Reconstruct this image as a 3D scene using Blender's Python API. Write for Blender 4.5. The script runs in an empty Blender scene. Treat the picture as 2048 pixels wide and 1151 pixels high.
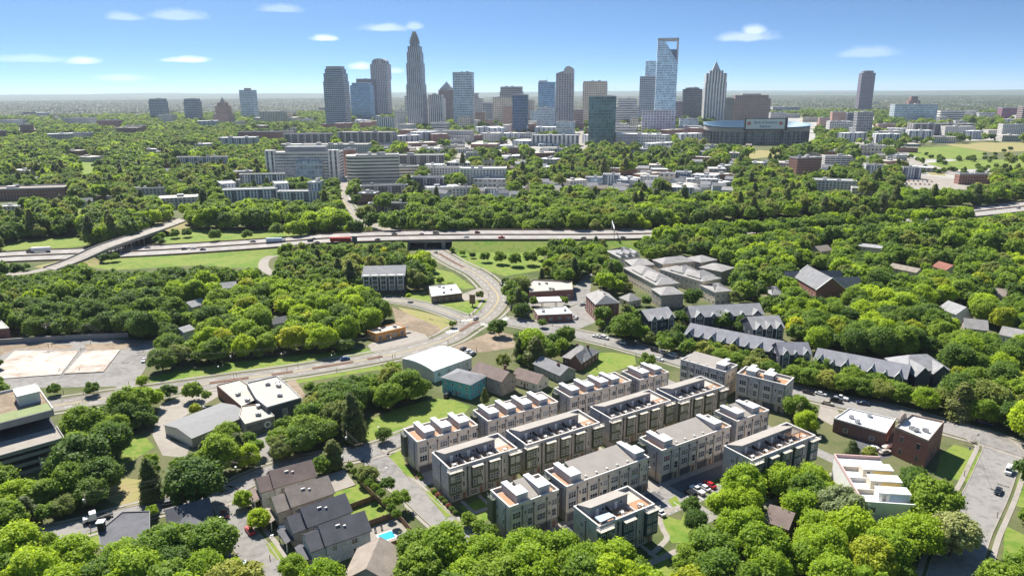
import bpy, math, random
import numpy as np
from mathutils import Vector, Matrix
R = math.radians
S = bpy.context.scene
COL = S.collection
# ------------------------------------------------------------------ camera
FPX, YH, ROLL, CH = 1420.0, 183.0, -0.006, 120.0
PITCH = math.atan((575.5 - YH) / FPX)
cp, sp = math.cos(PITCH), math.sin(PITCH)
cr, sr = math.cos(ROLL), math.sin(ROLL)
AX_R = Vector((cr, sr * sp, sr * cp)); AX_U = Vector((-sr, cr * sp, cr * cp)); AX_F = Vector((0, cp, -sp))
cam_d = bpy.data.cameras.new('camera'); cam = bpy.data.objects.new('camera', cam_d); COL.objects.link(cam)
cam_d.sensor_width = 36; cam_d.lens = 36 * FPX / 2048; cam_d.clip_start = 1; cam_d.clip_end = 80000
M = Matrix.Identity(4)
for i in range(3):
    M[i][0] = AX_R[i]; M[i][1] = AX_U[i]; M[i][2] = -AX_F[i]
M[0][3], M[1][3], M[2][3] = 0, 0, CH
cam.matrix_world = M
S.camera = cam
# ------------------------------------------------------------------ sky, sun, exposure
SUN_AZ, SUN_EL = 118.0, 50.0          # azimuth counter-clockwise from +X
W = bpy.data.worlds.new("World"); S.world = W; W.use_nodes = True
wn, wl = W.node_tree.nodes, W.node_tree.links
wn.clear()
w_out = wn.new('ShaderNodeOutputWorld'); w_bg = wn.new('ShaderNodeBackground')
w_sky = wn.new('ShaderNodeTexSky'); w_sky.sky_type = 'NISHITA'; w_sky.sun_disc = False
w_sky.sun_elevation = R(SUN_EL); w_sky.sun_rotation = R(90 - SUN_AZ)
w_sky.altitude = 300; w_sky.air_density = 1.0; w_sky.dust_density = 0.2; w_sky.ozone_density = 1.6
w_bg.inputs['Strength'].default_value = 0.1
wl.new(w_bg.outputs[0], w_out.inputs[0])
sun_d = bpy.data.lights.new('sun', 'SUN'); sun = bpy.data.objects.new('sun', sun_d); COL.objects.link(sun)
sun_d.energy = 5.0; sun_d.angle = R(0.5); sun_d.color = (1.0, 0.955, 0.88)
s_dir = Vector((math.cos(R(SUN_EL)) * math.cos(R(SUN_AZ)), math.cos(R(SUN_EL)) * math.sin(R(SUN_AZ)), math.sin(R(SUN_EL))))
sun.rotation_euler = s_dir.to_track_quat('Z', 'Y').to_euler()
sun.location = (0, 0, 400)
VS = S.view_settings
VS.view_transform = 'Standard'; VS.look = 'None'; VS.exposure = 0.95; VS.gamma = 1; VS.use_curve_mapping = False
S.cycles.use_denoising = True
S.cycles.max_bounces = 6; S.cycles.transparent_max_bounces = 4; S.cycles.volume_bounces = 0
S.cycles.diffuse_bounces = 4; S.cycles.glossy_bounces = 3; S.cycles.transmission_bounces = 3
S.cycles.caustics_reflective = False; S.cycles.caustics_refractive = False
# ------------------------------------------------------------------ pixel <-> place
def ray(x, y):
    a, b = x - 1024, 575.5 - y
    return AX_R * a + AX_U * b + AX_F * FPX
def G(x, y, z=0.0):
    d = ray(x, y)
    t = (z - CH) / d.z
    return Vector((d.x * t, d.y * t, z))
def PX(p):
    q = Vector(p) - Vector((0, 0, CH))
    w = q.dot(AX_F)
    return (1024 + FPX * q.dot(AX_R) / w, 575.5 - FPX * q.dot(AX_U) / w)
def ztop(x, yb, yt):
    """height of an upright whose foot shows at (x, yb) and top at height yt"""
    p = G(x, yb); lo, hi = 0.0, 600.0
    for _ in range(40):
        m = (lo + hi) / 2
        if PX((p.x, p.y, m))[1] > yt: lo = m
        else: hi = m
    return lo
# the low sky seen here is deep blue: read the sky a little higher than the eye does
w_tc = wn.new('ShaderNodeTexCoord'); w_map = wn.new('ShaderNodeMapping'); w_map.inputs['Location'].default_value = (0, 0, 0.075)
w_map.inputs['Scale'].default_value = (1, 1, 3.6)
w_nv = wn.new('ShaderNodeVectorMath'); w_nv.operation = 'NORMALIZE'
wl.new(w_tc.outputs['Generated'], w_map.inputs[0]); wl.new(w_map.outputs[0], w_nv.inputs[0]); wl.new(w_nv.outputs[0], w_sky.inputs[0])
w_t = wn.new('ShaderNodeMix'); w_t.data_type = 'RGBA'; w_t.blend_type = 'MULTIPLY'; w_t.inputs[0].default_value = 1
w_t.inputs[7].default_value = (0.53, .685, .775, 1); wl.new(w_sky.outputs[0], w_t.inputs[6]); w_sky_c = w_t.outputs[2]
# clouds in the sky, far away: soft noisy patches at given directions
def add_clouds(spots):
    tc = wn.new('ShaderNodeTexCoord')
    sep = wn.new('ShaderNodeSeparateXYZ'); wl.new(tc.outputs['Generated'], sep.inputs[0])
    def m(op, a, b=None, c=None):
        n = wn.new('ShaderNodeMath'); n.operation = op
        for k, v in enumerate((a, b, c)):
            if v is None: continue
            if isinstance(v, (int, float)): n.inputs[k].default_value = v
            else: wl.new(v, n.inputs[k])
        return n.outputs[0]
    az = m('ARCTAN2', sep.outputs[0], sep.outputs[1]); el = m('ARCSINE', sep.outputs[2])
    cmb = wn.new('ShaderNodeCombineXYZ'); wl.new(az, cmb.inputs[0]); wl.new(el, cmb.inputs[1])
    mp = wn.new('ShaderNodeMapping'); mp.inputs['Scale'].default_value = (1, 1.9, 1); wl.new(cmb.outputs[0], mp.inputs[0])
    nz = wn.new('ShaderNodeTexNoise'); nz.inputs['Scale'].default_value = 42; nz.inputs['Detail'].default_value = 6
    nz.inputs['Roughness'].default_value = 0.62; wl.new(mp.outputs[0], nz.inputs['Vector'])
    nf = nz.outputs[0]
    tot = None
    for (x, y, rx, ry, st) in spots:
        d = ray(x, y).normalized(); a0, e0 = math.atan2(d.x, d.y), math.asin(d.z)
        dx = m('DIVIDE', m('SUBTRACT', az, a0), rx / FPX)
        e = m('SUBTRACT', el, e0)
        dy = m('DIVIDE', e, ry / FPX)
        dy = m('MULTIPLY', dy, m('MULTIPLY_ADD', m('LESS_THAN', dy, 0.0), 1.1, 1.0))   # flatter below
        r2 = m('ADD', m('MULTIPLY', dx, dx), m('MULTIPLY', dy, dy))
        g = m('POWER', 2.718, m('MULTIPLY', r2, -1.0))
        c = m('MULTIPLY', m('MINIMUM', m('MAXIMUM', m('MULTIPLY', m('SUBTRACT', m('ADD', g, m('MULTIPLY', nf, 0.9)), 0.72), 1.9), 0.0), 1.0), st)
        tot = c if tot is None else m('MAXIMUM', tot, c)
    mx = wn.new('ShaderNodeMix'); mx.data_type = 'RGBA'
    wl.new(tot, mx.inputs[0]); wl.new(w_sky_c, mx.inputs[6]); mx.inputs[7].default_value = (8.6, 8.8, 9.2, 1)
    wl.new(mx.outputs[2], w_bg.inputs['Color'])
add_clouds([(170, 124, 26, 9, .45), (372, 121, 38, 8, .5), (355, 34, 50, 13, .22), (248, 36, 30, 10, .22), (650, 78, 28, 8, .5),
            (770, 58, 42, 10, .3), (828, 54, 18, 10, .25), (722, 134, 24, 10, .45), (788, 143, 20, 8, .3), (1490, 76, 54, 14, .3),
            (1505, 64, 24, 14, .4), (1735, 108, 50, 14, .18), (245, 158, 40, 8, .25), (60, 120, 60, 9, .2), (560, 20, 40, 10, .2)])
# ------------------------------------------------------------------ mesh builder
class MB:
    def __init__(s): s.v = []; s.f = []; s.u = []
    def face(s, pts, uv=None):
        b = len(s.v); s.v += [tuple(p) for p in pts]; s.f.append(tuple(range(b, b + len(pts))))
        s.u += uv if uv else [(p[0], p[1]) for p in pts]
    def prism(s, poly, z0, z1, top=True, bottom=False, z1s=None):
        n = len(poly)
        ar = sum(poly[i][0] * poly[(i + 1) % n][1] - poly[(i + 1) % n][0] * poly[i][1] for i in range(n))
        if ar < 0: poly = poly[::-1]; z1s = z1s[::-1] if z1s else None
        zt = z1s or [z1] * n
        for i in range(n):
            a, b = poly[i], poly[(i + 1) % n]; l = math.hypot(b[0] - a[0], b[1] - a[1])
            j = (i + 1) % n
            s.face([(a[0], a[1], z0), (b[0], b[1], z0), (b[0], b[1], zt[j]), (a[0], a[1], zt[i])], [(0, z0), (l, z0), (l, zt[j]), (0, zt[i])])
        if top: s.face([(p[0], p[1], z) for p, z in zip(poly, zt)])
        if bottom: s.face([(p[0], p[1], z0) for p in poly[::-1]])
        return s
    def box(s, x0, x1, y0, y1, z0, z1, bottom=True):
        return s.prism([(x0, y0), (x1, y0), (x1, y1), (x0, y1)], z0, z1, True, bottom)
    def tube(s, p, q, r0, r1=None, n=6, caps=True):
        p, q = Vector(p), Vector(q); r1 = r0 if r1 is None else r1
        d = (q - p).normalized(); a = d.orthogonal().normalized(); b = d.cross(a)
        A = [p + (a * math.cos(2 * math.pi * i / n) + b * math.sin(2 * math.pi * i / n)) * r0 for i in range(n)]
        B = [q + (a * math.cos(2 * math.pi * i / n) + b * math.sin(2 * math.pi * i / n)) * r1 for i in range(n)]
        for i in range(n):
            j = (i + 1) % n; s.face([A[i], A[j], B[j], B[i]])
        if caps: s.face(A[::-1]); s.face(B)
        return s
    def loft(s, rings, cap=True):
        """rings: list of equal-length point loops"""
        n = len(rings[0]); per = 0
        for a, b in zip(rings, rings[1:]):
            l = 0
            for i in range(n):
                j = (i + 1) % n; w = (Vector(a[j]) - Vector(a[i])).length
                s.face([a[i], a[j], b[j], b[i]], [(l, a[i][2]), (l + w, a[j][2]), (l + w, b[j][2]), (l, b[i][2])]); l += w
        if cap: s.face(rings[-1])
        return s
    def mesh(s, name, off=(0, 0, 0), smooth=False):
        me = bpy.data.meshes.new(name)
        o = Vector(off)
        me.from_pydata([(a - o.x, b - o.y, c - o.z) for a, b, c in s.v], [], s.f)
        ul = me.uv_layers.new(name='UVMap')
        ul.data.foreach_set('uv', np.array(s.u, dtype=np.float32).ravel())
        if smooth: me.polygons.foreach_set('use_smooth', [True] * len(me.polygons))
        return me
def link(name, me, mat=None, parent=None, loc=(0, 0, 0), rz=0.0):
    o = bpy.data.objects.new(name, me); COL.objects.link(o)
    if mat is not None and me is not None and not me.materials: me.materials.append(mat)
    o.location = loc; o.rotation_euler = (0, 0, rz)
    if parent is not None: o.parent = parent
    return o
def tag(o, label, cat, group=None):
    o['label'] = label; o['category'] = cat
    if group: o['group'] = group
    return o
def T(name, label, cat, loc=(0, 0, 0), rz=0.0, group=None):
    o = bpy.data.objects.new(name, None); COL.objects.link(o); o.location = loc; o.rotation_euler = (0, 0, rz)
    o.empty_display_size = 1
    return tag(o, label, cat, group)
def P(root, name, mb, mat, label=None, smooth=False):
    """a part whose mesh was built in world coordinates"""
    o = link(name, mb.mesh(name, origin_of(root), smooth), mat, root)
    if label: o['label'] = label
    return o
def origin_of(o):
    v = Vector((0, 0, 0))
    while o is not None: v += Vector(o.location); o = o.parent
    return v
def struct(name, mb, mat, kind='structure'):
    o = link(name, mb.mesh(name), mat); o['kind'] = kind; return o
class Fr:
    """a flat local frame: u along the front, v to the back"""
    def __init__(s, o, az): s.o = Vector((o[0], o[1], 0)); s.az = az; s.U = Vector((math.cos(az), math.sin(az), 0)); s.V = Vector((-math.sin(az), math.cos(az), 0))
    def p(s, u, v, z=0.0): q = s.o + s.U * u + s.V * v; return (q.x, q.y, z)
    def q(s, u0, u1, v0, v1): return [s.p(u0, v0)[:2], s.p(u1, v0)[:2], s.p(u1, v1)[:2], s.p(u0, v1)[:2]]
def bx(mb, F, u0, u1, v0, v1, z0, z1, bottom=False): return mb.prism(F.q(u0, u1, v0, v1), z0, z1, True, bottom)
# ------------------------------------------------------------------ materials
def nm(name):
    m = bpy.data.materials.new(name); m.use_nodes = True
    n, l = m.node_tree.nodes, m.node_tree.links
    return m, n, l, n['Principled BSDF']
def ramp(n, l, fac, stops):
    r = n.new('ShaderNodeValToRGB'); l.new(fac, r.inputs[0])
    e = r.color_ramp.elements
    while len(e) < len(stops): e.new(0.5)
    for k, (p, c) in enumerate(stops): e[k].position = p; e[k].color = (*c, 1)
    return r.outputs[0]
def noise(n, l, vec, scale, detail=4, rough=0.55):
    t = n.new('ShaderNodeTexNoise'); t.inputs['Scale'].default_value = scale; t.inputs['Detail'].default_value = detail
    t.inputs['Roughness'].default_value = rough; l.new(vec, t.inputs['Vector']); return t.outputs[0]
def mixc(n, l, fac, a, b, mode='MIX'):
    x = n.new('ShaderNodeMix'); x.data_type = 'RGBA'; x.blend_type = mode
    for k, v in ((0, fac), (6, a), (7, b)):
        if isinstance(v, (int, float)): x.inputs[k].default_value = v
        elif isinstance(v, tuple): x.inputs[k].default_value = (*v, 1)
        else: l.new(v, x.inputs[k])
    return x.outputs[2]
def mth(n, l, op, a, b=None, c=None):
    x = n.new('ShaderNodeMath'); x.operation = op
    for k, v in enumerate((a, b, c)):
        if v is None: continue
        if isinstance(v, (int, float)): x.inputs[k].default_value = v
        else: l.new(v, x.inputs[k])
    return x.outputs[0]
def worldpos(n):
    return n.new('ShaderNodeNewGeometry').outputs['Position']
def plain(name, c, rough=0.75, var=0.25, scale=0.8, metal=0.0, bump=0.0, streak=0.0):
    """a paint, stucco, metal or stone with mottling and wear"""
    m, n, l, b = nm(name)
    p = worldpos(n)
    f1 = noise(n, l, p, scale, 5); f2 = noise(n, l, p, scale * 9, 3)
    f = mth(n, l, 'ADD', mth(n, l, 'MULTIPLY', f1, 0.65), mth(n, l, 'MULTIPLY', f2, 0.35))
    lo = tuple(x * (1 - var) for x in c); hi = tuple(min(1, x * (1 + var)) for x in c)
    col = ramp(n, l, f, [(0.3, lo), (0.7, hi)])
    if streak:
        mp = n.new('ShaderNodeMapping'); mp.inputs['Scale'].default_value = (1.3, 1.3, 0.08); l.new(p, mp.inputs[0])
        col = mixc(n, l, mth(n, l, 'MULTIPLY', noise(n, l, mp.outputs[0], 1.0, 4), streak), col, tuple(x * 0.45 for x in c))
    l.new(col, b.inputs['Base Color'])
    b.inputs['Roughness'].default_value = rough; b.inputs['Metallic'].default_value = metal
    if bump:
        bp = n.new('ShaderNodeBump'); bp.inputs['Strength'].default_value = bump; bp.inputs['Distance'].default_value = 0.05
        l.new(f2, bp.inputs['Height']); l.new(bp.outputs[0], b.inputs['Normal'])
    return m
def siding(name, c, pitch=0.18, vert=False, var=0.15):
    m, n, l, b = nm(name)
    uv = n.new('ShaderNodeUVMap').outputs[0]; sx = n.new('ShaderNodeSeparateXYZ'); l.new(uv, sx.inputs[0])
    fr = mth(n, l, 'FRACT', mth(n, l, 'DIVIDE', sx.outputs[0 if vert else 1], pitch))
    line = mth(n, l, 'LESS_THAN', fr, 0.12)
    p = worldpos(n); f = noise(n, l, p, 0.7, 5)
    col = ramp(n, l, f, [(0.3, tuple(x * (1 - var) for x in c)), (0.7, tuple(min(1, x * (1 + var)) for x in c))])
    col = mixc(n, l, mth(n, l, 'MULTIPLY', line, 0.4), col, tuple(x * 0.5 for x in c))
    l.new(col, b.inputs['Base Color']); b.inputs['Roughness'].default_value = 0.7
    bp = n.new('ShaderNodeBump'); bp.inputs['Strength'].default_value = 0.4; bp.inputs['Distance'].default_value = 0.03
    l.new(fr, bp.inputs['Height']); l.new(bp.outputs[0], b.inputs['Normal'])
    return m
def brick(name, c, mort=(.35, .32, .29)):
    m, n, l, b = nm(name)
    uv = n.new('ShaderNodeUVMap').outputs[0]
    t = n.new('ShaderNodeTexBrick'); t.inputs['Scale'].default_value = 1.0; t.inputs['Brick Width'].default_value = 0.45
    t.inputs['Row Height'].default_value = 0.16; t.inputs['Mortar Size'].default_value = 0.012
    t.inputs['Color1'].default_value = (*[x * 0.8 for x in c], 1); t.inputs['Color2'].default_value = (*[x * 1.2 for x in c], 1)
    t.inputs['Mortar'].default_value = (*mort, 1); l.new(uv, t.inputs['Vector'])
    f = noise(n, l, worldpos(n), 0.5, 5)
    col = mixc(n, l, mth(n, l, 'MULTIPLY', f, 0.55), t.outputs[0], tuple(x * 0.5 for x in c))
    l.new(col, b.inputs['Base Color']); b.inputs['Roughness'].default_value = 0.85
    return m
def shingle(name, c, var=0.3):
    m, n, l, b = nm(name)
    p = worldpos(n); f1 = noise(n, l, p, 0.35, 5); f2 = noise(n, l, p, 5.0, 3, 0.7)
    col = ramp(n, l, f1, [(0.3, tuple(x * (1 - var) for x in c)), (0.7, tuple(x * (1 + var) for x in c))])
    col = mixc(n, l, 0.45, col, ramp(n, l, f2, [(0.35, tuple(x * 0.5 for x in c)), (0.65, tuple(x * 1.5 for x in c))]))
    l.new(col, b.inputs['Base Color']); b.inputs['Roughness'].default_value = 0.9
    bp = n.new('ShaderNodeBump'); bp.inputs['Strength'].default_value = 0.5; bp.inputs['Distance'].default_value = 0.05
    l.new(f2, bp.inputs['Height']); l.new(bp.outputs[0], b.inputs['Normal'])
    return m
def facade(name, wall, glass, bw, fh, ww, wh, wall2=None, off=0.0, metal=0.0, rough=0.12, bay=0, baycol=None):
    """wall with a grid of recessed glazing: bw/fh = bay width and storey height in metres, ww/wh = share that is glass"""
    m, n, l, b = nm(name); glass = tuple(x * 1.9 for x in glass); metal = max(metal, .45); wall = tuple(min(.85, x * 1.3) for x in wall); rough = .2
    uv = n.new('ShaderNodeUVMap').outputs[0]; sx = n.new('ShaderNodeSeparateXYZ'); l.new(uv, sx.inputs[0])
    u = mth(n, l, 'DIVIDE', sx.outputs[0], bw); v = mth(n, l, 'DIVIDE', mth(n, l, 'ADD', sx.outputs[1], off), fh)
    fu, fv = mth(n, l, 'FRACT', u), mth(n, l, 'FRACT', v)
    wu = mth(n, l, 'LESS_THAN', mth(n, l, 'ABSOLUTE', mth(n, l, 'SUBTRACT', fu, 0.5)), ww / 2)
    wv = mth(n, l, 'LESS_THAN', mth(n, l, 'ABSOLUTE', mth(n, l, 'SUBTRACT', fv, 0.5)), wh / 2)
    win = mth(n, l, 'MULTIPLY', wu, wv)
    geo = n.new('ShaderNodeNewGeometry')
    sn = n.new('ShaderNodeSeparateXYZ'); l.new(geo.outputs['Normal'], sn.inputs[0])
    up = mth(n, l, 'LESS_THAN', mth(n, l, 'ABSOLUTE', sn.outputs[2]), 0.5)
    win = mth(n, l, 'MULTIPLY', win, up)
    cmb = n.new('ShaderNodeCombineXYZ'); l.new(mth(n, l, 'FLOOR', u), cmb.inputs[0]); l.new(mth(n, l, 'FLOOR', v), cmb.inputs[1])
    wnz = n.new('ShaderNodeTexWhiteNoise'); wnz.noise_dimensions = '3D'; l.new(cmb.outputs[0], wnz.inputs['Vector'])
    gc = ramp(n, l, wnz.outputs[0], [(0.0, tuple(x * 0.6 for x in glass)), (0.6, glass), (1.0, tuple(min(1, x * 1.45 + 0.01) for x in glass))])
    f = noise(n, l, geo.outputs['Position'], 0.05, 5)
    wc = ramp(n, l, f, [(0.3, tuple(x * 0.85 for x in wall)), (0.7, tuple(min(1, x * 1.12) for x in wall))])
    if wall2:                                                      # spandrels between the windows of one bay in another colour
        wc = mixc(n, l, wu, wc, wall2)
    if bay:
        isb = mth(n, l, 'LESS_THAN', mth(n, l, 'FRACT', mth(n, l, 'DIVIDE', sx.outputs[0], bay)), 0.28)
        wc = mixc(n, l, isb, wc, baycol)
    col = mixc(n, l, win, wc, gc)
    l.new(col, b.inputs['Base Color'])
    l.new(mth(n, l, 'MULTIPLY_ADD', win, rough - 0.75, 0.75), b.inputs['Roughness'])
    if metal: l.new(mth(n, l, 'MULTIPLY', win, metal), b.inputs['Metallic'])
    bp = n.new('ShaderNodeBump'); bp.inputs['Strength'].default_value = 0.6; bp.inputs['Distance'].default_value = 0.4; bp.invert = True
    l.new(win, bp.inputs['Height']); l.new(bp.outputs[0], b.inputs['Normal'])
    return m
def leafmat(name, c, trans=0.35, var=0.42):
    m, n, l, b = nm(name)
    oi = n.new('ShaderNodeObjectInfo'); p = worldpos(n)
    f = noise(n, l, p, 0.02, 3); f2 = noise(n, l, p, 0.6, 4)
    k = mth(n, l, 'ADD', mth(n, l, 'MULTIPLY', oi.outputs['Random'], 0.55), mth(n, l, 'ADD', mth(n, l, 'MULTIPLY', f, 0.3), mth(n, l, 'MULTIPLY', f2, 0.35)))
    a = (c[0] * (1 - var), c[1] * (1 - var * 0.8), c[2] * 0.8)
    z = (c[0] * (1 + var * 1.6), c[1] * (1 + var), c[2] * 1.1)
    col = ramp(n, l, k, [(0.2, a), (0.6, c), (0.95, z)])
    l.new(col, b.inputs['Base Color']); b.inputs['Roughness'].default_value = 0.6
    b.inputs['Specular IOR Level'].default_value = 0.3
    tr = n.new('ShaderNodeBsdfTranslucent'); l.new(mixc(n, l, 0.5, col, (c[0] * 1.9, c[1] * 1.7, c[2])), tr.inputs[0])
    ms = n.new('ShaderNodeMixShader'); ms.inputs[0].default_value = trans
    l.new(b.outputs[0], ms.inputs[1]); l.new(tr.outputs[0], ms.inputs[2])
    l.new(ms.outputs[0], n['Material Output'].inputs[0])
    return m
def glassmat(name, c, rough=0.08):
    m, n, l, b = nm(name)
    f = noise(n, l, worldpos(n), 1.3, 3)
    l.new(ramp(n, l, f, [(0.35, tuple(x * 0.6 for x in c)), (0.65, tuple(x * 1.5 for x in c))]), b.inputs['Base Color'])
    b.inputs['Roughness'].default_value = rough; b.inputs['Specular IOR Level'].default_value = 0.7
    return m
def ground_mat(name, cols, scales=(0.012, 0.09, 1.2), rough=0.95):
    m, n, l, b = nm(name)
    p = worldpos(n)
    f = mth(n, l, 'ADD', mth(n, l, 'MULTIPLY', noise(n, l, p, scales[0], 6), 0.45), mth(n, l, 'ADD', mth(n, l, 'MULTIPLY', noise(n, l, p, scales[1], 5), 0.35), mth(n, l, 'MULTIPLY', noise(n, l, p, scales[2], 4, 0.7), 0.2)))
    k = len(cols); l.new(ramp(n, l, f, [(0.34 + 0.3 * i / max(1, k - 1), c) for i, c in enumerate(cols)]), b.inputs['Base Color'])
    b.inputs['Roughness'].default_value = rough; b.inputs['Specular IOR Level'].default_value = 0.2
    return m
MT = {}
MT['ground'] = ground_mat('ground_cover', [(.045, .06, .022), (.075, .10, .03), (.13, .13, .06), (.06, .09, .028)])
MT['cityg'] = ground_mat('city_ground', [(.10, .11, .06), (.30, .29, .26), (.42, .40, .37), (.16, .17, .12), (.36, .34, .31)], (.006, .03, .3))
MT['lawn'] = ground_mat('lawn_grass', [(.075, .14, .02), (.115, .20, .026), (.20, .23, .05), (.10, .18, .022), (.15, .22, .03)], (.035, .3, 3.0))
MT['dry'] = ground_mat('dry_grass', [(.16, .20, .05), (.24, .24, .08), (.30, .24, .12), (.17, .21, .05)], (.05, .3, 2.0))
MT['dirt'] = ground_mat('bare_dirt', [(.24, .185, .13), (.30, .235, .17), (.19, .145, .10), (.34, .275, .20)], (.05, .3, 2.0))
MT['asphalt'] = ground_mat('old_asphalt', [(.125, .118, .11), (.205, .193, .18), (.27, .255, .235), (.155, .147, .138)], (.06, .45, 4.0))
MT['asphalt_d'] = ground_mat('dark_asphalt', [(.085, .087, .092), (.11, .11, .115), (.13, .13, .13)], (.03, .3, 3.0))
MT['concrete'] = ground_mat('concrete', [(.215, .19, .16), (.275, .245, .21), (.325, .295, .255), (.24, .215, .185)], (.06, .35, 2.0))
MT['avenue'] = ground_mat('avenue_concrete', [(.17, .155, .135), (.225, .205, .18), (.27, .25, .22), (.19, .175, .155)], (.03, .25, 2.0))
MT['slab'] = ground_mat('stained_slab', [(.22, .14, .095), (.40, .33, .27), (.52, .47, .42), (.34, .265, .21)], (.05, .22, 1.4))
MT['highway'] = ground_mat('highway_concrete', [(.24, .225, .205), (.30, .28, .255), (.35, .33, .30)], (.02, .2, 1.0))
MT['paint_w'] = plain('road_paint_white', (.75, .75, .72), 0.7, 0.15, 2)
MT['paint_y'] = plain('road_paint_yellow', (.65, .45, .06), 0.7, 0.15, 2)
MT['mulch'] = ground_mat('mulch', [(.10, .06, .04), (.16, .09, .06), (.20, .12, .08)], (.1, .5, 3))
def plainset(**k):
    for a, v in k.items(): MT[a] = plain(a, *v)
plainset(pale_panel=((.60, .56, .49), .7, .06, .5), white=((.74, .73, .71), .6, .08, .5), offwhite=((.62, .60, .56), .7, .1, .5), cream=((.60, .54, .44), .75, .1, .5),
         beige=((.52, .44, .355), .8, .1, .6), taupe=((.34, .31, .28), .8, .1, .6), grey=((.27, .28, .30), .75, .1, .6), lgrey=((.42, .42, .42), .75, .1, .6),
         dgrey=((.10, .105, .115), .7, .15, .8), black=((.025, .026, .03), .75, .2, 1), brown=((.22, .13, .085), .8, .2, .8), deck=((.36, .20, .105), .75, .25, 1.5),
         wood=((.30, .19, .12), .8, .2, 2), greenwall=((.085, .105, .075), .7, .15, .8), tealwall=((.06, .10, .11), .7, .15, .8), bark=((.10, .075, .055), .95, .3, 3),
         membrane=((.29, .262, .232), .85, .12, .25), whiteroof=((.70, .70, .68), .7, .08, .2), tanroof=((.42, .385, .335), .85, .12, .3), metal=((.17, .17, .17), .7, .15, .5),
         galv=((.40, .41, .42), .5, .15, 1, .5), concretewall=((.34, .325, .30), .85, .15, .3, 0, 0, .5), rubber=((.02, .02, .02), .9, .2, 2), red=((.55, .03, .025), .4, .1, .5),
         orange=((.72, .33, .09), .7, .1, .6), blue=((.10, .42, .50), .65, .08, .8), pink=((.62, .42, .40), .7, .1, .6), polewood=((.20, .155, .12), .9, .2, 2), navy=((.055, .07, .10), .7, .15, .6),
         pool=((.05, .40, .55), .05, .1, 1), sign_w=((.8, .8, .78), .5, .03, .2), awning=((.52, .46, .38), .7, .1, 1), ltblue=((.40, .50, .60), .7, .1, .6), sidingw=((.60, .64, .70), .7, .06, .6),
         trim=((.74, .73, .70), .6, .06, 1), rustred=((.30, .12, .08), .85, .2, .5), yellow=((.70, .52, .18), .7, .1, .6), signblue=((.03, .14, .33), .5, .1, .5), seatblue=((.13, .24, .34), .6, .25, .3))
MT['glass'] = glassmat('window_glass', (.03, .036, .043)); MT['glass_blind'] = glassmat('window_glass_with_blind', (.30, .29, .27), .2); MT['glass_half'] = glassmat('window_glass_curtained', (.11, .11, .115), .12); MT['carglass'] = glassmat('car_glass', (.015, .018, .022), .05)
MT['sid_blue'] = siding('blue_siding', (.12, .44, .52)); MT['sid_grey'] = siding('pale_grey_siding', (.50, .54, .60)); MT['sid_tan'] = siding('tan_siding', (.42, .38, .32))
MT['sid_white'] = siding('white_siding', (.66, .65, .62)); MT['sid_navy'] = siding('navy_siding', (.06, .068, .095)); MT['sid_green'] = siding('green_siding', (.20, .25, .25))
MT['sid_taupe'] = siding('taupe_siding', (.36, .32, .28)); MT['sid_dgreen'] = siding('dark_green_siding', (.10, .115, .075), .2); MT['sid_teal'] = siding('dark_teal_siding', (.055, .10, .105), .2)
MT['sid_lav'] = siding('grey_panel_siding', (.46, .432, .42), .25); MT['sid_beige'] = siding('beige_panel_siding', (.68, .585, .475), .3)
MT['brick'] = brick('red_brick', (.30, .10, .07)); MT['brickd'] = brick('dark_brick', (.16, .07, .05)); MT['brickbr'] = brick('brown_brick', (.24, .14, .10)); MT['brickl'] = brick('pale_brick', (.42, .32, .25))
MT['sh_brown'] = shingle('brown_shingle', (.20, .15, .13)); MT['sh_tan'] = shingle('tan_shingle', (.27, .225, .185)); MT['sh_dark'] = shingle('charcoal_shingle', (.105, .105, .115))
MT['sh_grey'] = shingle('grey_shingle', (.20, .20, .205)); MT['sh_lgrey'] = shingle('pale_grey_shingle', (.30, .295, .295)); MT['sh_warm'] = shingle('warm_grey_shingle', (.30, .285, .27)); MT['sh_red'] = shingle('rust_shingle', (.25, .10, .07))
MT['sh_blue'] = shingle('blue_grey_shingle', (.22, .22, .24))
# ------------------------------------------------------------------ ground, roads, lots
EXC = []      # places on the ground where no tree may stand (world polygons)
KEEP = []     # picture areas that show something other than a tree
def wpoly(px, z=0.0): return [tuple(G(x, y, z)[:2]) for x, y in px]
def area(name, px, mat, z=0.03, keep=True, exc=True, kerb=0.0):
    poly = wpoly(px); mb = MB()
    if kerb: mb.prism(poly, -0.2, kerb)
    else: mb.face([(p[0], p[1], z) for p in poly] if sum(poly[i][0] * poly[(i + 1) % len(poly)][1] - poly[(i + 1) % len(poly)][0] * poly[i][1] for i in range(len(poly))) > 0 else [(p[0], p[1], z) for p in poly[::-1]])
    if exc: EXC.append(poly)
    if keep: KEEP.append(list(px))
    return struct(name, mb, MT[mat])
def smooth(pts, k=5):
    P_ = [Vector(p) for p in pts]; out = []
    for i in range(len(P_) - 1):
        a, b, c, d = P_[max(0, i - 1)], P_[i], P_[i + 1], P_[min(len(P_) - 1, i + 2)]
        for j in range(k):
            t = j / k
            out.append(0.5 * ((2 * b) + (c - a) * t + (2 * a - 5 * b + 4 * c - d) * t * t + (3 * b - a - 3 * c + d) * t ** 3))
    out.append(P_[-1]); return out
def offs(pts, d):
    out = []
    for i, p in enumerate(pts):
        t = pts[min(i + 1, len(pts) - 1)] - pts[max(i - 1, 0)]; t.z = 0; t.normalize()
        out.append(p + Vector((-t.y, t.x, 0)) * d)
    return out
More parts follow.
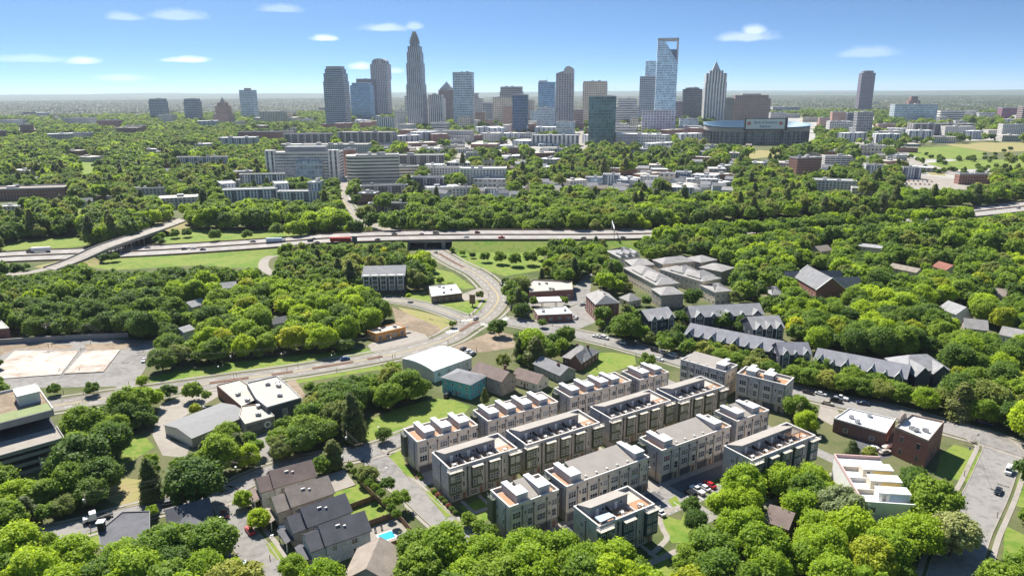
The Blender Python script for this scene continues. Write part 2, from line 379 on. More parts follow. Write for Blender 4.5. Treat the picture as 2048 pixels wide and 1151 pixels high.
def ribbon_mb(mb, pts, d0, d1, dz=0.0, thick=0.0):
    L, Rr = offs(pts, d1), offs(pts, d0); z = Vector((0, 0, dz)); t = Vector((0, 0, thick))
    for i in range(len(pts) - 1):
        mb.face([Rr[i] + z, Rr[i + 1] + z, L[i + 1] + z, L[i] + z])
        if thick:
            mb.face([L[i] + z, L[i + 1] + z, L[i + 1] + z - t, L[i] + z - t]); mb.face([Rr[i + 1] + z, Rr[i] + z, Rr[i] + z - t, Rr[i + 1] + z - t])
    if thick:
        for k in (0, len(pts) - 1): mb.face([L[k] + z, Rr[k] + z, Rr[k] + z - t, L[k] + z - t])
    return mb
def dashes(mb, pts, d, w, on, off, dz):
    c = offs(pts, d); acc = 0.0
    for a, b in zip(c, c[1:]):
        l = (b - a).length
        if l < 1e-3: continue
        t = (b - a) / l; s = Vector((-t.y, t.x, 0)) * w / 2; x = -(acc % (on + off))
        while x < l:
            p, q = max(0, x), min(l, x + on)
            if q > p:
                A, B = a + t * p, a + t * q; z = Vector((0, 0, dz)); mb.face([A - s + z, B - s + z, B + s + z, A + s + z])
            x += on + off
        acc += l
def addexc(pts, w):
    L, Rr = offs(pts, w / 2), offs(pts, -w / 2)
    for i in range(len(pts) - 1): EXC.append([tuple(v[:2]) for v in (Rr[i], Rr[i + 1], L[i + 1], L[i])])
def addkeep(pts, w):
    L, Rr = offs(pts, w / 2), offs(pts, -w / 2)
    for i in range(len(pts) - 1): KEEP.append([PX(v) for v in (Rr[i], Rr[i + 1], L[i + 1], L[i])])
ROADPTS = {}
def road(name, px, w, mat='asphalt', z=0.05, keep=True, walk=0, walk_off=0.3, centre='paint_y', lanes=(), k=5, edge=False):
    pts = smooth([G(x, y, 0) for x, y in px], k); ROADPTS[name + str(len(ROADPTS))] = pts
    struct(name, ribbon_mb(MB(), pts, -w / 2, w / 2, z), MT[mat])
    addexc(pts, w + 1.5)
    if keep: addkeep(pts, w)
    if centre:
        mb = MB(); dashes(mb, pts, 0.15, 0.14, 400, 0.1, z + .012); dashes(mb, pts, -0.15, 0.14, 400, 0.1, z + .012); struct('road_centre_line', mb, MT[centre])
    if lanes or edge:
        mb = MB()
        for d in lanes: dashes(mb, pts, d, 0.18, 3, 6, z + .012)
        if edge:
            for d in (-w / 2 + .4, w / 2 - .4): dashes(mb, pts, d, 0.16, 400, .1, z + .012)
        struct('road_lane_lines', mb, MT['paint_w'])
    if walk:
        for sgn in (-1, 1):
            a, b = sorted((sgn * (w / 2 + 0.15), sgn * (w / 2 - .15))); struct('kerb', ribbon_mb(MB(), pts, a, b, 0.15, 0.3), MT['concrete'])
            a, b = sorted((sgn * (w / 2 + walk_off + .2), sgn * (w / 2 + walk_off + walk))); struct('sidewalk', ribbon_mb(MB(), pts, a, b, 0.12, 0.3), MT['concrete'])
    return pts
# the ground: one sheet out to the hills, then low wooded hills on the horizon
def build_ground():
    g = MB(); rs = [60, 150, 300, 500, 800, 1200, 1800, 2600, 4000, 6000, 9000, 12500]; na = 40
    def pt(r, k): a = R(30 + 120 * k / na); return (r * math.cos(a), r * math.sin(a), 0)
    for r0, r1 in zip([0] + rs, rs):
        for k in range(na): g.face([pt(r0, k), pt(r1, k), pt(r1, k + 1), pt(r0, k + 1)] if r0 else [(0, 0, 0), pt(r1, k), pt(r1, k + 1)])
    g.face([(-700, -400, 0), (700, -400, 0), (52, 30, -0.01), (-52, 30, -0.01)])
    g.face([(700, -400, 0), (11000, 6000, -0.01), (52, 30, -0.01)]); g.face([(-700, -400, 0), (-52, 30, -0.01), (-11000, 6000, -0.01)])
    struct('ground', g, MT['ground'])
    rng = np.random.default_rng(5); h = MB(); na, rr = 260, [9000 + 750 * i for i in range(30)]
    ph = rng.uniform(0, 6.28, (40, 2)); kk = rng.uniform(0.00015, 0.0018, 40); aa = rng.uniform(0, 6.28, 40)
    def z(x, y):
        r = math.hypot(x, y); e = min(1, max(0, (r - 12500) / 9000)); e = e * e * (3 - 2 * e)
        s = sum(math.sin((x * math.cos(a) + y * math.sin(a)) * k + p[0]) / (1 + k * 1800) for k, a, p in zip(kk, aa, ph)) / 3.0
        return -3 + e * (92 + 26 * s) * (0.45 + 0.55 * min(1, (r - 12000) / 14000)) + (1.5 * math.sin(x * .011) if r > 12000 else 0)
    row = []
    for r in rr:
        row.append([(r * math.cos(R(42 + 96 * k / na)), r * math.sin(R(42 + 96 * k / na))) for k in range(na + 1)])
    Z = [[z(*p) for p in q] for q in row]
    for i in range(len(rr) - 1):
        for k in range(na):
            h.face([(*row[i][k], Z[i][k]), (*row[i + 1][k], Z[i + 1][k]), (*row[i + 1][k + 1], Z[i + 1][k + 1]), (*row[i][k + 1], Z[i][k + 1])])
    m, n, l, b = nm('wooded_hills')
    p = worldpos(n); f = mth(n, l, 'ADD', mth(n, l, 'MULTIPLY', noise(n, l, p, .0009, 6, .6), .5), mth(n, l, 'MULTIPLY', noise(n, l, p, .006, 6, .7), .5))
    l.new(ramp(n, l, f, [(.3, (.02, .04, .015)), (.5, (.045, .075, .025)), (.62, (.075, .105, .04)), (.72, (.22, .21, .17))]), b.inputs['Base Color']); b.inputs['Roughness'].default_value = .95
    struct('hills', h, m)
build_ground()
# --- lawns
area('lawn', [(0, 488), (80, 478), (165, 470), (185, 488), (120, 500), (0, 503)], 'lawn')
area('lawn', [(232, 474), (272, 464), (285, 470), (262, 482), (240, 486)], 'lawn')
area('lawn', [(325, 468), (345, 458), (470, 462), (600, 458), (620, 470), (470, 488), (335, 492)], 'lawn')
area('lawn', [(180, 522), (262, 515), (400, 508), (548, 498), (545, 512), (528, 520), (530, 534), (548, 540), (400, 530), (225, 540), (180, 534)], 'lawn')
area('lawn', [(905, 497), (1000, 490), (1090, 486), (1085, 540), (1010, 552), (930, 528)], 'lawn')
area('lawn', [(860, 534), (905, 545), (950, 575), (930, 578), (870, 566)], 'lawn')
area('lawn', [(806, 592), (828, 583), (905, 604), (978, 598), (982, 607), (958, 626), (915, 627), (850, 612)], 'lawn')
area('lawn', [(795, 614), (840, 622), (892, 636), (912, 648), (884, 664), (846, 652)], 'dry', .028)
area('lawn', [(300, 752), (445, 726), (640, 706), (735, 697), (760, 704), (600, 727), (440, 746), (300, 768)], 'lawn')
area('lawn', [(572, 757), (680, 744), (760, 730), (770, 737), (690, 750), (575, 770)], 'lawn')
area('lawn', [(690, 862), (740, 838), (800, 815), (870, 796), (910, 800), (940, 812), (925, 832), (850, 846), (800, 868), (720, 885), (690, 884)], 'lawn')
area('lawn', [(1165, 742), (1200, 705), (1225, 704), (1270, 712), (1272, 728), (1215, 746), (1190, 750)], 'lawn')
area('lawn', [(1908, 888), (1968, 906), (1938, 964), (1872, 950), (1880, 910)], 'lawn')
area('lawn', [(2034, 960), (2052, 930), (2060, 1020), (2030, 1010)], 'lawn')
area('lawn', [(235, 895), (255, 868), (290, 872), (310, 893), (262, 922), (236, 930)], 'lawn')
area('lawn', [(200, 985), (250, 955), (330, 965), (345, 985), (256, 1014), (215, 1000)], 'dry', .026)
area('lawn', [(112, 1093), (150, 1070), (196, 1062), (200, 1088), (150, 1110)], 'lawn')
area('lawn', [(1310, 1034), (1330, 1030), (1362, 1040), (1372, 1020), (1384, 1040), (1380, 1085), (1345, 1085), (1322, 1060)], 'lawn')
area('lawn', [(1290, 1120), (1330, 1100), (1350, 1150), (1300, 1160)], 'lawn')
area('lawn', [(1335, 1000), (1352, 990), (1364, 1012), (1350, 1018)], 'lawn', .062)
area('lawn', [(1405, 962), (1425, 955), (1446, 975), (1428, 984)], 'lawn')
area('lawn', [(532, 1086), (552, 1082), (569, 1112), (556, 1120), (540, 1104)], 'lawn', .06)
area('lawn', [(2010, 1050), (2055, 1072), (2055, 1140), (2005, 1125)], 'lawn')
area('lawn', [(120, 428), (165, 415), (178, 424), (150, 432)], 'lawn')
area('lawn', [(148, 340), (165, 308), (180, 312), (196, 345), (170, 352)], 'lawn')
area('lawn', [(900, 385), (945, 374), (948, 384), (905, 396)], 'lawn')
area('park_lawn', [(1812, 296), (1905, 292), (1975, 305), (1960, 318), (1850, 318), (1820, 310)], 'lawn')
area('park_lawn', [(1852, 326), (1930, 320), (2060, 318), (2060, 334), (1960, 338), (1880, 340)], 'lawn')
area('meadow', [(1890, 288), (1990, 284), (2060, 286), (2060, 302), (1985, 305), (1910, 293)], 'dry')
area('meadow', [(1470, 310), (1520, 300), (1560, 303), (1555, 312), (1500, 318)], 'dry')
area('lawn', [(1840, 336), (1885, 340), (1892, 352), (1862, 350)], 'dry')
# --- bare lots, slabs and car parks
area('gravel_lot', [(0, 685), (150, 676), (285, 680), (288, 700), (262, 745), (235, 772), (0, 776)], 'asphalt', .02)
area('concrete_slab', [(30, 702), (158, 702), (122, 749), (0, 758), (0, 730)], 'slab', kerb=.35)
area('concrete_slab', [(169, 703), (241, 700), (207, 744), (129, 748)], 'slab', kerb=.45)
area('dirt_lot', [(168, 688), (280, 683), (282, 690), (245, 698), (175, 700)], 'dirt', .03)
area('dirt_lot', [(0, 690), (90, 686), (150, 690), (140, 698), (30, 698), (0, 712)], 'dirt', .032)
area('vacant_lot', [(784, 613), (846, 640), (880, 655), (880, 662), (830, 682), (795, 676), (790, 640)], 'dirt')
area('car_park', [(735, 690), (800, 655), (850, 668), (862, 682), (800, 700), (745, 704)], 'concrete', .032)
area('gravel_lot', [(905, 694), (990, 660), (1034, 672), (1030, 694), (968, 704), (930, 706)], 'dirt', .03)
area('car_park', [(1068, 640), (1110, 628), (1160, 606), (1180, 604), (1190, 645), (1150, 660), (1098, 656)], 'asphalt')
area('car_park', [(1052, 590), (1140, 582), (1170, 550), (1185, 545), (1178, 600), (1140, 612), (1060, 614)], 'asphalt', .028)
area('forecourt', [(912, 592), (960, 575), (980, 590), (972, 598), (920, 601)], 'concrete', .034)
area('car_park', [(320, 810), (420, 765), (470, 760), (440, 790), (352, 842), (340, 880), (380, 890), (372, 915), (325, 910), (305, 870)], 'concrete')
area('car_park', [(500, 880), (540, 860), (560, 870), (550, 918), (512, 930)], 'asphalt', .028, keep=False)
area('patch_of_dirt', [(572, 762), (590, 758), (612, 790), (600, 800), (580, 775)], 'dirt', .034)
area('car_park', [(1640, 810), (1668, 806), (1680, 828), (1664, 850), (1636, 835)], 'concrete')
area('yard', [(1700, 880), (1780, 868), (1800, 905), (1760, 920), (1710, 905)], 'asphalt_d', .028, keep=False)
area('car_park', [(1790, 366), (1850, 350), (1945, 362), (1945, 376), (1900, 380), (1800, 374)], 'concrete')
area('car_park', [(748, 458), (800, 462), (812, 470), (745, 470)], 'concrete', .03)
# --- roads
AVE = road('avenue', [(-90, 842), (0, 827), (100, 812), (200, 797), (300, 783), (447, 762), (565, 746), (660, 731), (735, 718), (805, 704), (850, 692), (897, 676), (934, 653), (968, 634), (990, 612), (996, 592), (980, 570), (953, 547), (909, 525), (870, 502), (830, 479), (775, 458), (722, 438), (694, 412), (684, 385), (700, 357), (722, 336)], 13.0, 'avenue', walk=1.8, walk_off=1.6, lanes=(-3.4, 3.4))
road('side_street', [(1000, 640), (1045, 647), (1097, 658), (1151, 668), (1190, 676), (1240, 688), (1288, 701), (1336, 714), (1376, 726), (1450, 745), (1530, 766), (1616, 788), (1690, 806), (1780, 822), (1901, 856), (1973, 876), (2048, 900), (2140, 930)], 11, walk=1.6, walk_off=1.0, centre=None)
road('cross_street', [(1975, 876), (2003, 900), (1993, 935), (1975, 980), (1955, 1020), (1935, 1060), (1915, 1120), (1895, 1200)], 11, walk=1.6, walk_off=.8, centre=None, z=.058)
road('lane', [(300, 680), (286, 715), (266, 750), (240, 785), (225, 797)], 7, centre=None, z=.044)
road('side_street', [(-20, 1095), (85, 1072), (171, 1052), (256, 1028), (342, 1008), (420, 990), (446, 992), (487, 966), (560, 937), (640, 919), (710, 908), (757, 896), (795, 881), (850, 858)], 8.5, keep=False, walk=1.4, walk_off=.8, centre=None)
KEEP.append([(672, 905), (800, 882), (790, 905), (735, 920), (680, 928)]); KEEP.append([(235, 1022), (330, 1000), (350, 1015), (250, 1045)])
road('branch_street', [(440, 985), (458, 1010), (470, 1040), (484, 1070), (508, 1100), (532, 1136), (555, 1165), (590, 1220)], 8.2, walk=1.5, walk_off=1.0, centre=None, z=.058)
road('access_drive', [(738, 905), (758, 921), (776, 940), (790, 958), (815, 978), (842, 1004), (868, 1028), (905, 1060), (960, 1110)], 7.4, walk=1.2, walk_off=.2, centre=None, z=.06)
road('junction_road', [(762, 598), (800, 601), (855, 612), (905, 628), (945, 645)], 9, walk=1.5, walk_off=1.0, centre='paint_y', z=.044)
road('slip_road', [(0, 548), (40, 547), (90, 538), (130, 524)], 9, 'concrete', keep=True, centre=None)
road('slip_road', [(560, 508), (536, 515), (527, 526), (530, 538), (548, 548)], 7, 'concrete', centre=None)
road('park_road', [(1700, 280), (1740, 296), (1775, 308), (1820, 321), (1862, 334), (1905, 347), (1960, 356)], 26, 'concrete', centre=None, lanes=(-5, 0, 5))
road('city_street', [(1040, 330), (905, 342), (915, 318), (932, 296), (948, 280)], 12, 'concrete', centre=None, keep=True)
road('city_street', [(1166, 300), (1164, 282), (1163, 262)], 20, 'concrete', centre=None)
# crossings and stop bars at the two junctions
mb = MB()
for (x, y, dx, dy) in [(935, 640, 6.5, 2.3), (905, 662, 5, 2.6), (1012, 636, 2.0, 4.5), (975, 650, 4.0, -3)]:
    for k in range(7):
        p = G(x, y) + Vector((0, 0, .07)); d = Vector((dx, dy, 0)).normalized(); s = Vector((-d.y, d.x, 0))
        c = p + d * (k - 3) * 1.1; mb.face([c - d * .28 - s * 1.6, c + d * .28 - s * 1.6, c + d * .28 + s * 1.6, c - d * .28 + s * 1.6])
struct('crosswalk_markings', mb, MT['paint_w'])
# planted median islands in the avenue
for i0, i1 in ((24, 27), (29, 31), (33, 38), (40, 42), (58, 63), (88, 94)):
    seg = AVE[i0:i1 + 1]; struct('median_island', ribbon_mb(MB(), seg, -1.1, 1.1, .2, .4), MT['mulch'])
# --- the raised highway, its verges and the flyover
def highway():
    spec = [(-420, 545, 0), (-200, 530, 0), (0, 515, 0), (78, 511, 0), (266, 503.5, 0), (414, 495, .5), (546, 486, 2.5), (644, 478, 5), (742, 473.5, 6.5), (855, 471, 6.5), (960, 470, 6.5), (1070, 470, 6.5), (1250, 469, 5), (1450, 462, 1), (1650, 449, .5), (1870, 431.5, 1.5), (2048, 413, 3), (2300, 385, 3)]
    pts = smooth([G(x, y, z) for x, y, z in spec], 6)
    w = 42.0
    struct('highway', ribbon_mb(MB(), pts, -w / 2, w / 2, .1, 1.6), MT['highway'])
    v = MB(); f = MB()
    for i in range(len(pts) - 1):
        x = PX(pts[i])[0]
        for sgn in (-1, 1):
            a, b = offs(pts, sgn * w / 2)[i], offs(pts, sgn * w / 2)[i + 1]
            if 805 < x < 892 or pts[i].z < .3: continue
            a2, b2 = offs(pts, sgn * (w / 2 + 16))[i], offs(pts, sgn * (w / 2 + 16))[i + 1]
            q = [a + Vector((0, 0, -.15)), b + Vector((0, 0, -.15)), Vector((b2.x, b2.y, -.05)), Vector((a2.x, a2.y, -.05))]
            v.face(q if sgn < 0 else q[::-1])
    struct('embankment', v, MT['lawn'])
    for x0 in (808, 890):                                    # abutments of the underpass
        i = min(range(len(pts)), key=lambda k: abs(PX(pts[k])[0] - x0)); d = (pts[i + 1] - pts[i]); d.z = 0; d.normalize(); n = Vector((-d.y, d.x, 0)); c = pts[i]
        q = [c + d * a + n * b for a, b in ((-1.5, -21), (1.5, -21), (1.5, 21), (-1.5, 21))]; f.prism([tuple(p[:2]) for p in q], 0, c.z - 1.5)
    i = min(range(len(pts)), key=lambda k: abs(PX(pts[k])[0] - 862)); c = pts[i]
    for k in range(-3, 4): f.tube((c.x, c.y + k * 6, 0), (c.x, c.y + k * 6, c.z - 1.4), .6, n=8)
    struct('bridge_supports', f, MT['concretewall'])
    for d, e, w_ in ((-.35, .35, 'dark median barrier between the two directions'), (-w / 2 + .1, -w / 2 + .45, 'low barrier along the near edge'), (w / 2 - .45, w / 2 - .1, 'low barrier along the far edge')):
        b = MB(); ribbon_mb(b, pts, d, e, 1.1, 1.1); tag(link('highway_barrier', b.mesh('highway_barrier'), MT['brown']), 'long %s of the raised highway' % w_, 'barrier')
    m = MB()
    for d in (-16.5, -12.8, -9.1, -5.4, 5.4, 9.1, 12.8, 16.5): dashes(m, pts, d, .3, 6, 9, .125)
    for d in (-19.6, -1.8, 1.8, 19.6): dashes(m, pts, d, .3, 400, .1, .125)
    struct('highway_lane_lines', m, MT['paint_w'])
    addexc(pts, w + 6); addkeep([p for p in pts if PX(p)[0] < 1240 or PX(p)[0] > 1880], w)
    return pts
HW = highway()
KEEP += [[(800, 470), (930, 470), (925, 500), (870, 502), (815, 500)]]
def flyover():
    spec = [(100, 538, .2), (148, 521, 2.5), (201, 497, 6.5), (240, 483, 7.2), (282, 469, 7), (346, 447, 3), (372, 436, .3)]
    pts = smooth([G(x, y, z) for x, y, z in spec], 5)
    struct('flyover_road', ribbon_mb(MB(), pts, -8, 8, .1, 1.3), MT['concrete'])
    for d, w_ in ((-8, 'near right hand'), (7.6, 'far left hand')):
        b = MB(); ribbon_mb(b, pts, d, d + .4, 1.0, 1.0)
        tag(link('bridge_parapet', b.mesh('bridge_parapet'), MT['concretewall']), 'low concrete parapet along the %s side of the flyover' % w_, 'parapet')
    f = MB()
    for i in range(7, 21, 3):
        c = pts[i]; d = pts[i + 1] - pts[i]; d.z = 0; d.normalize(); n = Vector((-d.y, d.x, 0))
        for k in (-6, -2, 2, 6): q = c + n * k; f.tube((q.x, q.y, 0), (q.x, q.y, c.z - 1), .5, n=8)
    struct('bridge_supports', f, MT['concretewall'])
    m = MB(); dashes(m, pts, 0, .3, 400, .1, .13); dashes(m, pts, 4, .2, 4, 8, .13); dashes(m, pts, -4, .2, 4, 8, .13); struct('road_lane_lines', m, MT['paint_w'])
    v = MB()
    for rng_, w1 in ((range(0, 7), 12), (range(22, len(pts) - 1), 12)):
        for i in rng_:
            for s in (-1, 1):
                a, b_ = offs(pts, s * 8)[i], offs(pts, s * 8)[i + 1]; a2, b2 = offs(pts, s * (8 + w1))[i], offs(pts, s * (8 + w1))[i + 1]
                q = [a - Vector((0, 0, .1)), b_ - Vector((0, 0, .1)), Vector((b2.x, b2.y, -.05)), Vector((a2.x, a2.y, -.05))]; v.face(q if s < 0 else q[::-1])
    struct('embankment', v, MT['dry'])
    addexc(pts, 22); addkeep(pts, 16)
    return pts
FLY = flyover()
# ------------------------------------------------------------------ the new townhouse blocks
GR = Fr((0, 0), R(32))
_win = {}; _wr = random.Random(12)
def winmesh(w, h, n, trim=.085):
    k = (round(w, 2), round(h, 2), n, trim)
    if k not in _win:
        f, g = MB(), MB(); d = .09
        f.box(-w / 2, w / 2, -d, -d + .03, 0, h); pw = (w - trim * (n + 1)) / n
        f.v = []; f.f = []; f.u = []
        f.box(-w / 2, w / 2, -d, 0, 0, trim); f.box(-w / 2, w / 2, -d, 0, h - trim, h)
        for i in range(n + 1): x = -w / 2 + i * (pw + trim); f.box(x, x + trim, -d, 0, trim, h - trim)
        if h > 1.3:
            for i in range(n): x = -w / 2 + trim + i * (pw + trim); f.box(x, x + pw, -d + .02, 0, h * .5 - .03, h * .5 + .03)
        for i in range(n): x = -w / 2 + trim + i * (pw + trim); g.face([(x, -.03, trim), (x + pw, -.03, trim), (x + pw, -.03, h - trim), (x, -.03, h - trim)])
        _win[k] = (f.mesh('window'), g.mesh('pane'))
    return _win[k]
def window(root, p, az, w, h, n=1, frame='trim', glass='glass', name='window', trim=.085):
    """a framed window standing 9 cm proud of the wall; az = direction along the wall seen from outside"""
    fm, gm = winmesh(w, h, n, trim)
    o = bpy.data.objects.new(name, fm); COL.objects.link(o); o.parent = root
    o.location = Vector(p) - origin_of(root); o.rotation_euler = (0, 0, az)
    if not fm.materials: fm.materials.append(None)
    o.material_slots[0].link = 'OBJECT'; o.material_slots[0].material = MT[frame]
    g = bpy.data.objects.new('pane', gm); COL.objects.link(g); g.parent = o
    if not gm.materials: gm.materials.append(MT['glass'])
    if glass == 'glass': glass = _wr.choice(['glass'] * 6 + ['glass_half'] * 2 + ['glass_blind'])
    if glass != 'glass': g.material_slots[0].link = 'OBJECT'; g.material_slots[0].material = MT[glass]
    return o
def copyto(root, o, p, rz=0.0):
    c = o.copy(); COL.objects.link(c); c.parent = root; c.location = Vector(p) - origin_of(root); c.rotation_euler = (0, 0, rz); return c
_pm = {}
def partmesh(key, build):
    if key not in _pm: mb = MB(); build(mb); _pm[key] = mb.mesh(key.split('|')[0])
    return _pm[key]
def small(root, key, p, az, mat, build):
    """a small repeated part: shared mesh built at the origin"""
    me = partmesh(key, build)
    if not me.materials: me.materials.append(MT[mat])
    return link(key.split('|')[0], me, None, root, Vector(p) - origin_of(root), az)
def downspout(m):
    m.tube((0, -.14, 0), (0, -.14, 9.3), .1, n=6); m.box(-.22, .22, -.3, 0, 9.3, 9.75); m.tube((0, -.14, 9.75), (0, 0, 10.2), .1, n=6)
def exc_block(F, L, D, px_keep):
    EXC.append(F.q(-3.0, L + 3.0, -5.0, D + 3.0)); KEEP.append(px_keep)
    KEEP.append([PX(F.p(0, 0, 2.5)), PX(F.p(L, 0, 2.5)), PX(F.p(L, 0, 11.4)), PX(F.p(L, D, 11.4)), PX(F.p(0, D, 11.4)), PX(F.p(0, D, 7))])
def shell(root, F, L, D, H, front, side, base):
    w = MB(); bx(w, F, 0, L, 0, D, 3.3, H - .9); P(root, 'wall', w, MT[front])
    g = MB(); bx(g, F, .0, L, .12, D, 0, 3.297); P(root, 'ground_floor', g, MT[base])
    s = MB(); bx(s, F, -.05, 0, .02, D - .02, 3.32, H - .95, True); P(root, 'end_cladding', s, MT[side]); s = MB(); bx(s, F, L, L + .05, .02, D - .02, 3.32, H - .95, True); P(root, 'end_cladding', s, MT[side])
    p = MB(); t = .28
    for q in ((0, L, 0, t), (0, L, D - t, D), (0, t, t, D - t), (L - t, L, t, D - t)): bx(p, F, *q, H - .9, H)
    P(root, 'parapet', p, MT[front])
    c = MB(); e = .1
    for q in ((-e, L + e, -e, t + .06), (-e, L + e, D - t - .06, D + e), (-e, t + .06, t + .06, D - t - .06), (L - t - .06, L + e, t + .06, D - t - .06)): bx(c, F, *q, H, H + .16, True)
    P(root, 'coping', c, MT['offwhite'])
    d = MB(); bx(d, F, t, L - t, t, D - t, H - .9, H - .86); P(root, 'roof', d, MT['tanroof'])
def lamp(m): m.box(-.09, .09, -.2, 0, 0, .35)
def blockA(label, F, L, D, n, boxes, mid=None, front='sid_beige', side='sid_lav', base='beige', grey_units=0, trees=True):
    H = 11.5; rng = random.Random(label)
    root = T('townhouse_block', label, 'townhouses', F.p(0, 0, 0), 0, 'new townhouse blocks'); az = F.az
    exc_block(F, L, D, [PX(F.p(0, 0, 11.5)), PX(F.p(L, 0, 11.5)), PX(F.p(L, D, 13)), PX(F.p(0, D, 13))])
    shell(root, F, L, D, H, front, side, base)
    uw = L / n
    if grey_units:
        g = MB(); bx(g, F, .03, uw * grey_units, -.05, 0, 3.32, H - .95, True); P(root, 'grey_cladding', g, MT['sid_lav'])
    yv = -.055 if grey_units else -.01
    for i in range(n):
        u0 = uw * i; fl = (i % 2 == 1)
        y = yv if i < grey_units else -.01
        k = MB(); bx(k, F, u0 + uw * .27 - 1.55, u0 + uw * .27 + 1.55, y - .022, y - .002, 3.75, 9.75, True); P(root, 'pale_panel', k, MT['pale_panel' if (i + len(label)) % 3 else 'lgrey'])
        k = MB(); bx(k, F, u0 + uw * .72, u0 + uw * .93, y - .022, y - .002, 3.6, 9.75, True); P(root, 'pale_panel', k, MT['pale_panel'])
        for z, h in ((7.3, 2.0), (4.1, 2.1)):
            window(root, F.p(u0 + uw * .27, y, z), az, 2.7, h, 3)
            if z > 6 or i % 3: window(root, F.p(u0 + uw * .62, y, z + .5), az, .75, 1.2, 1)
            if z < 6: window(root, F.p(u0 + uw * .80, y, z - .3), az, 1.6, 2.4, 1, 'trim', 'glass', 'balcony_door')
            else: window(root, F.p(u0 + uw * .82, y, z), az, 1.7, 1.9, 2)
        small(root, 'downspout', F.p(u0 + uw * .5, y, .6), az, 'dgrey', downspout)
        small(root, 'downspout', F.p(u0 + uw * .96, y, .6), az, 'dgrey', downspout)
        small(root, 'garage_door', F.p(u0 + uw * .38, .12, 0), az, 'dgrey', lambda m: [m.box(-2.4, 2.4, -.05, 0, .05, 2.5)] + [m.box(-2.38, 2.38, -.07, -.05, .1 + .6 * k, .62 + .6 * k) for k in range(4)])
        small(root, 'door', F.p(u0 + uw * .82, .12, 0), az, 'brown', lambda m: m.box(-.5, .5, -.07, 0, .05, 2.2))
        small(root, 'wall_lamp', F.p(u0 + uw * .07, -.01, 2.7), az, 'offwhite', lamp)
        b = MB(); bx(b, F, u0 + .1, u0 + uw - .1, -.12, .0, 3.2, 3.45, True); P(root, 'belt_course', b, MT['offwhite'])
        a = MB(); bx(a, F, u0 + .5, u0 + uw * .3, D, D + 1.2, 3.4, 10.2, True); P(root, 'rear_bay', a, MT['sid_dgreen'])
    for k, (v, z) in enumerate(((D * .3, 7.6), (D * .62, 7.6), (D * .3, 4.6), (D * .62, 4.6))):
        window(root, F.p(-.06, v, z), az - math.pi / 2, 1.0, 1.5, 1)
        if k % 2 == 0: small(root, 'downspout', F.p(-.06, D * (.2 if k else .8), .6), az - math.pi / 2, 'dgrey', downspout)
        window(root, F.p(L + .06, v, z), az + math.pi / 2, 1.2, 1.6, 2)
    # balcony boxes at the back left corner
    b = MB(); bx(b, F, -1.3, -.06, D - 3.2, D - .3, 3.0, 10.3, True); P(root, 'corner_bay', b, MT['sid_dgreen'])
    r = MB()
    for z in (10.6, 10.95, 11.3): bx(r, F, -1.35, -1.28, D - 3.3, D - .2, z, z + .06, True); bx(r, F, -1.35, -.1, D - 3.35, D - 3.28, z, z + .06, True)
    for v in (D - 3.3, D - 1.7, D - .25): bx(r, F, -1.36, -1.27, v, v + .07, 10.3, 11.4)
    P(root, 'railing', r, MT['dgrey'])
    # roof: terraces, stair boxes, the sloping membrane between them
    zd = H - .86
    for j, u in enumerate(boxes):
        b = MB(); bx(b, F, u, u + 1.7, 5.6, D - .7, zd, 13.2); bx(b, F, u, u + 3.7, 1.5, 5.6, zd, 13.2)
        bo = P(root, 'stair_box', b, MT['lgrey'])
        c = MB(); bx(c, F, u - .12, u + 1.82, 5.75, D - .6, 13.2, 13.42, True); bx(c, F, u - .12, u + 3.82, 1.38, 5.75, 13.2, 13.42, True)
        ro = link('box_roof', c.mesh('box_roof', origin_of(root)), MT['whiteroof'], bo)
        small(bo, 'access_door', F.p(u + 3.7, 3.6, zd), az + math.pi / 2, 'dgrey', lambda m: m.box(-.5, .5, -.06, 0, 0, 2.1))
        small(bo, 'flue', F.p(u + 3.95, 2.3, zd), 0, 'dgrey', lambda m: m.tube((0, 0, 0), (0, 0, 2.9), .13, n=6))
        k = MB(); e = min(L - .4, u + 6.2 if not mid else u + 4.4)
        nx = min([x for x in boxes if x > u + 1] + [L - .4]); e = min(nx - .3, u + uw)
        if mid and not (e <= mid[0] or u > mid[1]): e = min(e, max(u + 4.0, mid[0]))
        if e > u + 4.2:
            bx(k, F, u + 3.75, e, 1.0, D - 2.2, zd, zd + .05); P(root, 'deck', k, MT['deck'])
    f = MB(); bx(f, F, .5, max(.9, boxes[0] - .2), .9, D - 1.5, zd, zd + .05)
    if boxes[0] > 1.4: P(root, 'deck', f, MT['deck'])
    if mid:
        m = MB(); q = F.q(mid[0], mid[1], 1.3, D - 1.0); m.prism(q, zd, 12, True, False, [11.15, 11.15, 12.9, 12.9]); P(root, 'membrane_roof', m, MT['membrane'])
        for x in range(int((mid[1] - mid[0]) / 4)):
            small(root, 'roof_vent', F.p(mid[0] + 2 + 4 * x, 2.0, 11.25), az, 'offwhite', lambda m: m.box(-.35, .35, -.25, .25, 0, .35))
    else:
        for x in range(n):
            small(root, 'condenser', F.p(uw * x + uw * .62, .9, zd), az, 'galv', lambda m: m.box(-.4, .4, -.4, .4, 0, .8))
    return root
